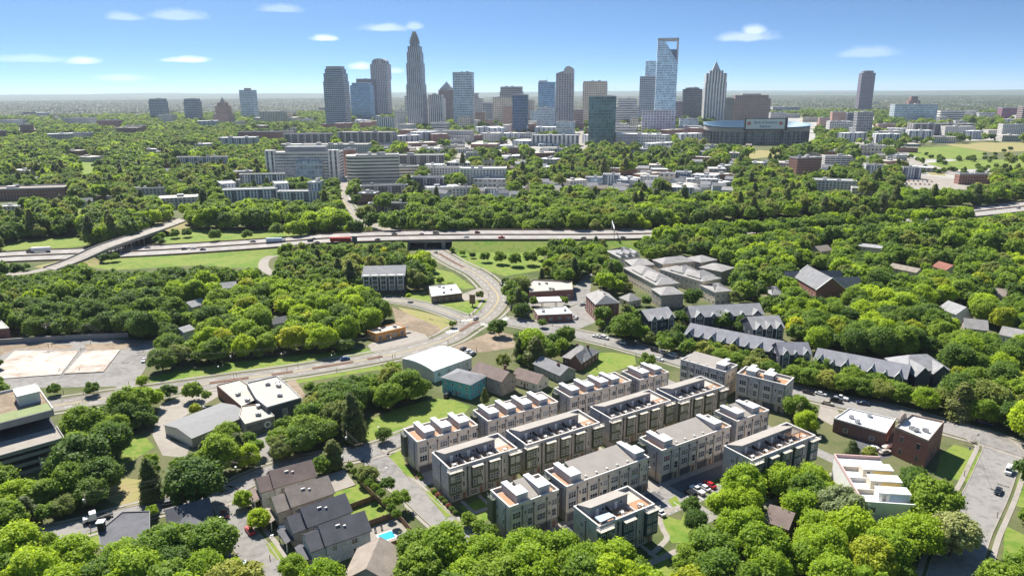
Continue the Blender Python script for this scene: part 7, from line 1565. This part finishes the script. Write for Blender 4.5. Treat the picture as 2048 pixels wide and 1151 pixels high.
for i, k in enumerate(KINDS):
    nv = 4 if k in ('oak', 'maple', 'lime') else 2; HI[k] = []
    for j in range(nv):
        me = crown_mesh('crown', k, 100 * i + j, 72 if k not in ('pine', 'cypress') else 30, 17000 if k not in ('cypress', 'plum') else 5000, .086); me.materials.append(MT['leaf_' + k]); HI[k].append(me)
    TR[k] = trunk_mesh('trunk', k, i); TR[k].materials.append(MT['bark'])
# prototypes for the woods, kept out of the scene itself: crown and trunk in one mesh
protos = bpy.data.collections.new('tree_kinds')
PR = []
def proto(k, seed, nl, leaves, ls):
    me = crown_mesh('wood_tree', k, seed, nl, leaves, ls); me.materials.append(MT['leaf_' + k])
    o = bpy.data.objects.new('wood_tree_%02d' % len(PR), me); protos.objects.link(o); PR.append(k); return len(PR) - 1
MIDP = {k: [proto(k, 900 + 10 * i + j, 44, 3000, .135) for j in range(3 if k in ('oak', 'maple', 'lime') else 1)] for i, k in enumerate(['oak', 'maple', 'lime', 'gold', 'pine', 'olive'])}
LOWP = {k: [proto(k, 1500 + 10 * i + j, 22, 650, .24) for j in range(3)] for i, k in enumerate(['oak', 'maple', 'lime', 'olive'])}
rng0 = np.random.default_rng(77)
def grove(seed):
    rng = np.random.default_rng(seed); V = []; Fs = []; n = 0
    for k in range(34):
        x, y = rng.uniform(-36, 36, 2); r = rng.uniform(4.5, 8); v = ICV * r * rng.uniform(.75, 1.25, (len(ICV), 1)) * np.array([1, 1, .9]) + np.array([x, y, rng.uniform(5, 9)]); V.append(v); Fs.append(ICF + n); n += len(v)
    V = np.concatenate(V); Fs = np.concatenate(Fs); me = bpy.data.meshes.new('grove'); me.from_pydata(V.tolist(), [], Fs.tolist()); return me
grv = bpy.data.collections.new('grove_kinds')
MT['leaf_far'] = leafmat('leaves_far', (.055, .085, .035), .2); MT['leaf_far2'] = leafmat('leaves_far_light', (.09, .12, .05), .2)
for j, k in enumerate(['far', 'far2', 'far', 'far', 'far2']): me = grove(40 + j); me.materials.append(MT['leaf_' + k]); grv.objects.link(bpy.data.objects.new('grove_%02d' % j, me))
# --- where trees may stand
SC = 2; MW, MH = 1024, 680
mask = np.zeros((MH, MW), bool)
def fill(arr, poly, sx=SC):
    p = np.array(poly, float) / sx; x0, x1 = int(max(0, p[:, 0].min())), int(min(MW - 1, p[:, 0].max() + 1)); y0, y1 = int(max(0, p[:, 1].min())), int(min(MH - 1, p[:, 1].max() + 1))
    if x1 <= x0 or y1 <= y0: return
    X, Y = np.meshgrid(np.arange(x0, x1 + 1) + .0, np.arange(y0, y1 + 1) + .0); ins = np.zeros(X.shape, bool); j = len(p) - 1
    for i in range(len(p)):
        if p[i, 1] != p[j, 1]: c = ((p[i, 1] > Y) != (p[j, 1] > Y)) & (X < (p[j, 0] - p[i, 0]) * (Y - p[i, 1]) / (p[j, 1] - p[i, 1]) + p[i, 0]); ins ^= c
        j = i
    arr[y0:y1 + 1, x0:x1 + 1] |= ins
for k in KEEP: fill(mask, k)
# ground exclusion raster: 1 m cells near, in world space
EXW = np.zeros((2600, 2600), bool)     # x -1300..1300, y 0..2600
def fillw(poly):
    p = np.array(poly, float); p = np.stack([p[:, 0] + 1300, p[:, 1]], 1); x0, x1 = int(max(0, p[:, 0].min())), int(min(2599, p[:, 0].max() + 1)); y0, y1 = int(max(0, p[:, 1].min())), int(min(2599, p[:, 1].max() + 1))
    if x1 <= x0 or y1 <= y0: return
    X, Y = np.meshgrid(np.arange(x0, x1 + 1) + .5, np.arange(y0, y1 + 1) + .5); ins = np.zeros(X.shape, bool); j = len(p) - 1
    for i in range(len(p)):
        if p[i, 1] != p[j, 1]: c = ((p[i, 1] > Y) != (p[j, 1] > Y)) & (X < (p[j, 0] - p[i, 0]) * (Y - p[i, 1]) / (p[j, 1] - p[i, 1]) + p[i, 0]); ins ^= c
        j = i
    EXW[y0:y1 + 1, x0:x1 + 1] |= ins
for e in EXC: fillw(e)
def blocked(x, y):
    i, j = int(x + 1300), int(y); return 0 <= i < 2600 and 0 <= j < 2600 and EXW[j, i]
def pxv(x, y, z):
    q = np.stack([x, y, z - CH], -1); w = q @ np.array(AX_F); return 1024 + FPX * (q @ np.array(AX_R)) / w, 575.5 - FPX * (q @ np.array(AX_U)) / w, w
def hits(x, y, r, h, n=12, f=.75):
    """share of the crown that would cover something the photograph shows"""
    zc = h - r * .85; a = np.arange(n) * 2 * math.pi / n; cx, cy, w = pxv(np.array([x]), np.array([y]), np.array([zc])); R_ = r * f / w[0] * FPX
    X = np.concatenate([cx + R_ * np.cos(a), cx + R_ * .5 * np.cos(a[::2]), cx]) / SC; Y = np.concatenate([cy + R_ * np.sin(a), cy + R_ * .5 * np.sin(a[::2]), cy]) / SC
    ok = (X >= 0) & (X < MW) & (Y >= 0) & (Y < MH); return mask[Y[ok].astype(int), X[ok].astype(int)].sum() / max(1, len(X)), ok.sum()
HINT = [([(560, 1040), (1330, 1060), (1330, 1320), (560, 1320)], 'lime:6 maple:3 oak:1'), ([(1300, 920), (1800, 930), (1960, 1300), (1300, 1320)], 'lime:6 gold:1 maple:3'), ([(380, 560), (770, 570), (770, 720), (380, 720)], 'lime:4 maple:4 gold:1 oak:1'),
        ([(40, 500), (460, 510), (430, 690), (40, 690)], 'oak:6 maple:3 lime:1'), ([(1560, 560), (2060, 560), (2060, 760), (1560, 760)], 'maple:4 lime:3 gold:1 oak:3'), ([(780, 400), (1260, 400), (1260, 470), (780, 470)], 'maple:6 oak:3 olive:1'),
        ([(600, 730), (880, 730), (880, 880), (600, 880)], 'oak:4 maple:5 olive:1'), ([(0, 1060), (470, 1060), (470, 1320), (0, 1320)], 'lime:5 maple:3 oak:1'), ([(370, 410), (700, 410), (700, 470), (370, 470)], 'lime:3 maple:4 oak:2'), ([(1230, 680), (1640, 700), (1860, 820), (1300, 790)], 'maple:5 olive:4 oak:1'),
        ([(100, 800), (380, 820), (500, 1040), (60, 1040)], 'oak:7 maple:3 pine:1'), ([(1260, 420), (2060, 430), (2060, 560), (1260, 560)], 'maple:4 oak:3 lime:2 olive:1')]
HINT = [(np.array(a), [t.split(':')[0] for t in b.split() for _ in range(int(t.split(':')[1]))]) for a, b in HINT]
def inside(p, x, y):
    c = False; j = len(p) - 1
    for i in range(len(p)):
        if (p[i][1] > y) != (p[j][1] > y) and x < (p[j][0] - p[i][0]) * (y - p[i][1]) / (p[j][1] - p[i][1]) + p[i][0]: c = not c
        j = i
    return c
def kind_at(px, py, rnd):
    for poly, ks in HINT:
        if inside(poly, px, py): return rnd.choice(ks)
    return rnd.choice(['oak', 'oak', 'oak', 'maple', 'maple', 'maple', 'lime', 'olive', 'olive', 'pine'])
TREES = []   # x, y, r, h, kind
cell = {}
def near_ok(x, y, r, k):
    ci, cj = int(x // 14), int(y // 14)
    for i in range(ci - 1, ci + 2):
        for j in range(cj - 1, cj + 2):
            for (a, b, c) in cell.get((i, j), ()):
                if (a - x) ** 2 + (b - y) ** 2 < (k * (c + r)) ** 2: return False
    return True
def put(x, y, r, h, kind): TREES.append((x, y, r, h, kind)); cell.setdefault((int(x // 14), int(y // 14)), []).append((x, y, r))
# trees placed one by one: picture position of the foot, radius, height, kind
ONE = [(1330, 706, 3.8, 7, 'maple'), (1350, 700, 4.2, 8, 'oak'), (1378, 714, 4.2, 7.5, 'maple'), (1408, 722, 4.4, 7.5, 'olive'), (1440, 730, 4.4, 7.5, 'maple'), (1472, 739, 4.4, 7.5, 'maple'), (1505, 747, 4.4, 7.5, 'olive'), (1538, 755, 4.2, 7.2, 'maple'), (1585, 766, 4.4, 7.5, 'maple'), (1618, 773, 4.6, 8, 'maple'), (1652, 780, 4.6, 8, 'olive'), (1688, 786, 4.6, 8, 'maple'), (1724, 793, 4.6, 8, 'maple'), (1762, 800, 4.6, 8, 'olive'), (1800, 806, 4.4, 8, 'maple'), (1425, 712, 3.6, 6, 'maple'), (1460, 720, 3.6, 6, 'olive'), (1640, 752, 4, 7.5, 'maple'), (1700, 768, 4, 7.5, 'maple'), (1750, 780, 4, 7.5, 'maple'), (1600, 748, 3.6, 7, 'maple'), (996, 672, 4.2, 9.5, 'oak'), (1043, 636, 4.0, 8.5, 'oak'), (1131, 690, 4.6, 9.5, 'oak'), (830, 566, 6.2, 15, 'oak'), (798, 508, 4.5, 9, 'maple'), (576, 520, 6, 13, 'maple'), (769, 506, 2.2, 5, 'oak'), (340, 798, 3.0, 6.5, 'oak'), (388, 800, 3.6, 7.5, 'maple'), (415, 808, 1.8, 6, 'maple'), (392, 828, 2.0, 4, 'gold'),
       (262, 838, 6.0, 12.5, 'maple'), (300, 818, 4.5, 9, 'lime'), (238, 872, 3.6, 8.5, 'maple'), (168, 962, 7.8, 15, 'oak'), (205, 985, 5.5, 11, 'oak'), (304, 1000, 3.6, 14, 'pine'), (395, 1012, 7.2, 14, 'oak'), (708, 884, 4.6, 19, 'pine'), (768, 884, 2.6, 5, 'oak'), (456, 900, 4.2, 10, 'maple'), (498, 935, 3.6, 8, 'lime'), (602, 905, 5.2, 9.5, 'maple'), (650, 888, 4.6, 9, 'maple'), (560, 895, 3.8, 7, 'maple'),
       (740, 994, 1.3, 6.5, 'cypress'), (752, 1004, 1.2, 6.5, 'cypress'), (764, 1018, 1.3, 6.8, 'cypress'), (775, 1032, 1.2, 6.3, 'cypress'), (785, 1046, 1.3, 6.5, 'cypress'), (795, 1058, 1.3, 6.5, 'cypress'), (803, 1020, 2.6, 7, 'pale'), (776, 990, 2.2, 6.5, 'oak'), (736, 965, 3.2, 5.5, 'olive'), (722, 958, 1.4, 2.4, 'plum'), (710, 950, 1.3, 2.2, 'plum'), (700, 938, 1.2, 2, 'plum'),
       (1293, 738, 3.6, 7.5, 'oak'), (1388, 758, 1.7, 6, 'pine'), (1272, 772, 2.2, 3.2, 'maple'), (936, 1052, 2.0, 4.6, 'plum'), (958, 1066, 1.8, 4.2, 'plum'), (884, 1140, 6.4, 12, 'lime'), (835, 1135, 4.8, 10, 'maple'), (968, 1150, 5.4, 10.5, 'lime'), (1050, 1150, 5.8, 11.5, 'lime'), (1120, 1140, 5.2, 10.5, 'lime'), (1165, 1165, 5.2, 10, 'lime'), (1225, 1160, 5.6, 10.5, 'lime'), (1000, 1190, 6, 11, 'maple'), (1270, 1180, 4, 8, 'maple'),
       (1484, 1015, 5.4, 13, 'lime'), (1446, 1040, 4.4, 9.5, 'lime'), (1380, 1030, 2.6, 5.5, 'oak'), (1390, 1062, 3.0, 6, 'oak'), (1405, 1105, 3.2, 6.5, 'maple'), (1560, 990, 5.2, 9.5, 'lime'), (1620, 985, 4.6, 9, 'lime'), (1600, 1050, 5, 10, 'lime'), (1680, 1060, 6, 12.5, 'pale'), (1860, 1060, 6.5, 15, 'maple'), (1900, 1110, 5.5, 12, 'pale'), (1590, 835, 4.2, 9, 'maple'), (1610, 865, 3.8, 8, 'lime'),
       (488, 1015, 2.6, 5, 'lime'), (520, 1055, 2.8, 5.5, 'lime'), (588, 1155, 3.2, 6, 'lime'), (95, 1095, 2.2, 4.4, 'olive'), (305, 1035, 1.8, 4, 'lime'), (130, 1030, 3.6, 6, 'olive'), (40, 1020, 5, 9, 'lime'), (90, 1010, 4.2, 8, 'maple'), (30, 1130, 6, 11, 'lime'), (430, 1120, 5.5, 10.5, 'maple'), (330, 1130, 6, 11, 'maple'), (250, 1150, 5, 9, 'lime'), (150, 1150, 5.6, 10, 'lime'),
       (205, 480, 4, 6, 'oak'), (180, 478, 3.6, 5.5, 'oak'), (222, 474, 4, 6, 'oak'), (350, 476, 4, 5, 'oak'), (375, 474, 4, 5, 'oak'), (430, 482, 5, 7.5, 'oak'), (495, 480, 4.2, 9, 'oak'), (210, 525, 3.4, 4.5, 'oak'), (230, 523, 3.4, 5, 'oak'), (315, 486, 3.2, 6, 'oak'), (1085, 520, 5, 10, 'maple'), (1000, 528, 4.5, 9, 'maple'), (1030, 532, 4.5, 9.5, 'maple'), (1060, 530, 4.8, 10, 'maple'), (970, 524, 3.6, 7, 'maple'), (925, 512, 2.2, 4, 'maple'), (945, 516, 2.2, 4.2, 'oak'), (905, 505, 2, 4, 'maple'),
       (900, 578, 2.2, 4, 'lime'), (880, 568, 2.4, 3.8, 'maple'), (960, 600, 2.3, 6, 'olive'), (818, 602, 1.6, 5, 'lime'), (905, 655, 1.8, 4, 'maple'), (980, 664, 1.6, 3, 'maple'), (688, 700, 4.8, 5.5, 'maple'), (770, 520, 4.2, 8, 'gold'), (1128, 610, 2.4, 5, 'maple'), (1068, 612, 2.6, 6, 'maple'), (1085, 655, 2.2, 4, 'maple'), (1240, 668, 4.6, 10, 'oak'), (1205, 650, 4.2, 11, 'oak'), (1266, 660, 5, 11, 'oak'), (1445, 660, 4.8, 11, 'oak'), (1485, 668, 4.6, 10.5, 'oak'), (1360, 655, 4.4, 10, 'oak'),
       (185, 790, 2.8, 5.5, 'oak'), (110, 790, 2.4, 4.5, 'maple')]
for x, y, r, h, k in ONE: p = G(x, y); put(p.x, p.y, r, h, k)
rnd = random.Random(3)
for i in range(len(HW) - 1):                         # a belt of tall trees hides the highway on the right
    if 1262 < PX(HW[i])[0] < 1850:
        for o_ in (-27, -34, -42):
            a_, b_ = offs(HW, o_)[i], offs(HW, o_)[i + 1]; l_ = (b_ - a_).length
            for k in range(max(1, int(l_ / 8))):
                q = a_.lerp(b_, (k + rnd.random()) / max(1, int(l_ / 8))); r = rnd.uniform(4.8, 6.6)
                if near_ok(q.x, q.y, r, .5): put(q.x, q.y, r, rnd.uniform(14, 18), rnd.choice(['oak', 'maple', 'maple', 'lime']))
cand = []
for gy in np.arange(95, 640, 5.6):
    hw = gy * .80 + 30
    for gx in np.arange(-hw, hw, 5.6): cand.append((gx + rnd.uniform(-2.6, 2.6), gy + rnd.uniform(-2.6, 2.6)))
rnd.shuffle(cand)
for pas in (0, 1):
    for x, y in cand:
        r = rnd.uniform(3.8, 6.4) if pas == 0 else rnd.uniform(2.2, 3.6)
        if blocked(x, y) or not near_ok(x, y, r, .66): continue
        h = r * rnd.uniform(1.75, 2.35) + .6
        hh, nin = hits(x, y, r, h)
        if nin == 0 or hh > .07: continue
        px, py = PX((x, y, h * .6)); put(x, y, r, h, kind_at(px, py, rnd))
def show(t):
    x, y, r, h, k = t; px, py = PX((x, y, h - r)); R_ = r / max(50, y) * FPX; vis = (min(2048, px + R_) - max(0, px - R_)) * (min(1151, py + R_) - max(0, py - R_))
    return max(0, vis) if px + R_ > 0 and px - R_ < 2048 and py - R_ < 1151 and py + R_ > 0 else 0
TREES = [t for t in TREES if show(t) > 0]
n_one = set((G(x, y).x, G(x, y).y) for x, y, *_ in ONE)
TREES.sort(key=lambda t: -show(t)); NI = 296
IND, REST = TREES[:NI], TREES[NI:]
print('near trees', len(TREES))
# --- the individual trees, each described by what stands nearest
for ph, x, y in [('car court of the estate', 1400, 990), ('bend of the access drive', 800, 960), ('curved path by the last block', 1330, 1050), ('top of the branch street', 450, 990), ('street corner at lower right', 1985, 905), ('bare concrete slabs', 130, 725), ('vacant dirt lot', 830, 660), ('gravel lot beside the avenue', 985, 685), ('mossy roof of the garage', 100, 800), ('triangular lawn in the street corner', 1925, 915), ('big lawn by the turquoise house', 820, 830), ('bottom edge below the smallest teal block', 1230, 1150), ('lower right corner of view', 1990, 1110), ('lower left corner of view', 40, 1120), ('underpass', 855, 500), ('avenue left of the orange shop', 600, 735), ('middle of the bottom edge', 1000, 1150)]:
    LM.append((ph, *G(x, y)[:2]))
ORD = ['nearest', 'second nearest', 'third nearest', 'fourth nearest', 'fifth nearest', 'sixth nearest', 'seventh nearest', 'eighth nearest', 'ninth nearest', 'tenth nearest', 'eleventh nearest', 'twelfth nearest', 'thirteenth nearest', 'fourteenth nearest', 'fifteenth nearest', 'sixteenth nearest'] + ['%dth nearest' % i for i in range(17, 80)]
by = {}
for t in IND:
    j = min(range(len(LM)), key=lambda k: (LM[k][1] - t[0]) ** 2 + (LM[k][2] - t[1]) ** 2); by.setdefault(j, []).append(t)
WORD = {'oak': 'dark green tree', 'maple': 'mid green tree', 'lime': 'bright green tree', 'gold': 'yellow green tree', 'pine': 'tall pointed conifer', 'cypress': 'slim dark cypress', 'plum': 'purple red leaved small tree', 'pale': 'pale flowering tree', 'olive': 'olive green tree'}
ti = 0
for j, ts in by.items():
    kinds = {}
    for t in sorted(ts, key=lambda t: (LM[j][1] - t[0]) ** 2 + (LM[j][2] - t[1]) ** 2):
        i = kinds.get(t[4], 0); kinds[t[4]] = i + 1; x, y, r, h, k = t; ti += 1; q = random.Random(ti * 7)
        size = 'small ' if r < 2.6 and k not in ('cypress', 'plum') else 'large ' if r > 5.6 else ''
        name = {'pine': 'conifer', 'cypress': 'cypress_tree'}.get(k, 'tree')
        o = T(name, '%s, %s such tree to the %s' % (WORD[k], ORD[i], LM[j][0]), 'tree', (x, y, 0), q.uniform(0, 6.28), 'trees among the houses')
        if k == 'pine': sc = (r / .85, r / .85, h / 2.75); zz = 0.0
        elif k == 'cypress': sc = (r / .55, r / .55, h / 3.0); zz = 0.0
        else: s = h / 1.86 * .5 + r * .5; sc = (r / .98, r / .98, min(r * 1.15, h * .48)); zz = h - 1.86 * sc[2]
        c = link('crown', q.choice(HI[k]), None, o, (0, 0, zz)); c.scale = sc
        b = link('trunk', TR[k], None, o, (0, 0, zz)); b.scale = (min(sc[0], 4), min(sc[0], 4), sc[2] if k in ('pine', 'cypress') else max(sc[2], (zz + .1) / .9))
# clipped shrubs along the estate kerbs and the garden fence
for i in range(14):
    t_ = i / 13; p = G(866 + 46 * t_, 982 + 46 * t_); k = 'plum' if i % 3 == 0 else 'oak'; o = T('shrub', 'small %s shrub by the access drive, number %d from the drive top' % ('reddish' if k == 'plum' else 'green', i + 1), 'shrub', (p.x, p.y, .1), i, 'shrubs in the planting bed'); c = link('crown', HI[k][0], None, o, (0, 0, -.35)); s_ = .62 + .2 * (i % 2); c.scale = (s_, s_, s_)
for i in range(9):
    p = G(814 + 3.6 * i, 908 + 6.2 * i); k = 'maple' if i % 2 else 'oak'; o = T('shrub', 'low green shrub at the leftmost beige block end wall, number %d from the street' % (i + 1), 'shrub', (p.x, p.y, .1), i, 'shrubs at the end wall'); c = link('crown', HI[k][1], None, o, (0, 0, -.4)); c.scale = (.7, .7, .7)
# --- everything else that grows: one mass of woodland
PT = [(x, y, h - 1.86 * min(r * 1.1, h * .48), r * 1.02, rnd.choice(MIDP.get(k) or MIDP['maple'])) for x, y, r, h, k in REST]
rg = np.random.default_rng(9)
def scatter(r0, r1, step, a0=49, a1=131):
    out = []
    n = int((a1 - a0) / 57.3 * (r1 * r1 - r0 * r0) / 2 / step ** 2); rr = np.sqrt(rg.uniform(r0 ** 2, r1 ** 2, n)); aa = np.radians(rg.uniform(a0, a1, n)); return rr * np.cos(aa), rr * np.sin(aa)
def urban(px, py):
    if py > 330: return .97
    c = math.exp(-((px - 1120) / 420) ** 2) * (1 if py < 300 else .55); rt = math.exp(-((px - 1760) / 260) ** 2) * (.85 if 215 < py < 300 else .3); lf = .25 if px < 640 and py < 300 else 0
    return max(.16, .97 - .9 * max(c, rt, lf))
def far(r0, r1, step, pro, fr, zs):
    xs, ys = scatter(r0, r1, step); r = rg.uniform(3.6, 6.4, len(xs)) * fr; h = r * 2.1 + rg.uniform(0, 5, len(xs)); X, Y, w = pxv(xs, ys, h * .6); sel = (X > -30) & (X < 2078) & (Y < 1200)
    mi, mj = np.clip((X / SC).astype(int), 0, MW - 1), np.clip((Y / SC).astype(int), 0, MH - 1); top = np.clip((Y - r / w * FPX * .7) / SC, 0, MH - 1).astype(int)
    ok = sel & ~mask[mj, mi] & ~mask[top, mi]
    cl = {}
    for i in np.nonzero(ok)[0]:
        x, y = float(xs[i]), float(ys[i])
        if blocked(x, y): continue
        if r1 < 700 and y < 625: continue
        if rg.random() > urban(X[i], Y[i]): continue
        key = (int(x // (step * .8)), int(y // (step * .8)))
        if key in cl: continue
        cl[key] = 1; k = kind_at(float(X[i]), float(Y[i]), rnd); k = k if k in pro else 'maple'
        PT.append((x, y, float(h[i] - 1.86 * r[i]), float(r[i]), rnd.choice(pro[k])))
far(600, 1250, 8.0, MIDP, 1.3, 1); far(1250, 2300, 9.6, LOWP, 1.5, 1); far(2300, 4200, 13, LOWP, 1.8, 1)
for k in range(60):     # the young trees of the park
    x = rnd.uniform(1815, 2050); y = rnd.choice([rnd.uniform(316, 322), rnd.uniform(334, 348), rnd.uniform(300, 346)]); p = G(x, y); r = rnd.uniform(3, 4.6); PT.append((p.x, p.y, -.6, r, rnd.choice(MIDP['oak'])))
print('wood trees', len(PT))
def gn_scatter(name, pts, coll, label, cat):
    P_ = np.array(pts, dtype=np.float64); me = bpy.data.meshes.new(name); me.vertices.add(len(P_)); me.vertices.foreach_set('co', P_[:, :3].astype(np.float32).ravel())
    for nme, tp, arr in (('scl', 'FLOAT', P_[:, 3].astype(np.float32)), ('rot', 'FLOAT', rg.uniform(0, 6.28, len(P_)).astype(np.float32)), ('idx', 'INT', P_[:, 4].astype(np.int32))):
        a = me.attributes.new(nme, tp, 'POINT'); a.data.foreach_set('value', arr)
    o = link(name, me); o['kind'] = 'stuff'; o['label'] = label; o['category'] = cat
    ng = bpy.data.node_groups.new(name, 'GeometryNodeTree'); ng.interface.new_socket('Geometry', in_out='INPUT', socket_type='NodeSocketGeometry'); ng.interface.new_socket('Geometry', in_out='OUTPUT', socket_type='NodeSocketGeometry')
    n, l = ng.nodes, ng.links; i_, o_ = n.new('NodeGroupInput'), n.new('NodeGroupOutput'); mp = n.new('GeometryNodeMeshToPoints'); ip = n.new('GeometryNodeInstanceOnPoints'); ci = n.new('GeometryNodeCollectionInfo')
    ci.inputs['Collection'].default_value = coll; ci.inputs['Separate Children'].default_value = True; ci.inputs['Reset Children'].default_value = True; ip.inputs['Pick Instance'].default_value = True
    def at(nm_, tp): a = n.new('GeometryNodeInputNamedAttribute'); a.data_type = tp; a.inputs['Name'].default_value = nm_; return [s for s in a.outputs if s.enabled][0]
    cx = n.new('ShaderNodeCombineXYZ'); l.new(at('rot', 'FLOAT'), cx.inputs[2]); l.new(i_.outputs[0], mp.inputs[0]); l.new(mp.outputs[0], ip.inputs['Points']); l.new(ci.outputs[0], ip.inputs['Instance']); l.new(at('idx', 'INT'), ip.inputs['Instance Index']); l.new(cx.outputs[0], ip.inputs['Rotation']); l.new(at('scl', 'FLOAT'), ip.inputs['Scale']); l.new(ip.outputs[0], o_.inputs[0])
    md_ = o.modifiers.new('scatter', 'NODES'); md_.node_group = ng; return o
gn_scatter('woodland', PT, protos, 'green woodland filling every gap between the streets and buildings', 'woods')
xs, ys = scatter(4000, 13500, 62, 52, 128); gp = []
for x, y in zip(xs, ys):
    if rg.random() < .88: gp.append((x, y, 0, rg.uniform(.75, 1.15) * (1 + y / 16000), rg.integers(0, 5)))
gn_scatter('distant_forest', gp, grv, 'hazy forest reaching to the horizon behind the city', 'forest')
# --- haze: thin even air round everything
hz = MB(); hz.box(-30000, 30000, -700, 33000, -6, 330)
m, n, l, b = nm('haze_air'); n.remove(b); pv = n.new('ShaderNodeVolumePrincipled'); pv.inputs['Density'].default_value = 3.4e-5; pv.inputs['Color'].default_value = (.76, .87, 1.0, 1); pv.inputs['Anisotropy'].default_value = .2
l.new(pv.outputs[0], n['Material Output'].inputs['Volume']); ho = link('haze', hz.mesh('haze'), m); ho['kind'] = 'stuff'; ho['label'] = 'thin blue haze in the air over the whole view'
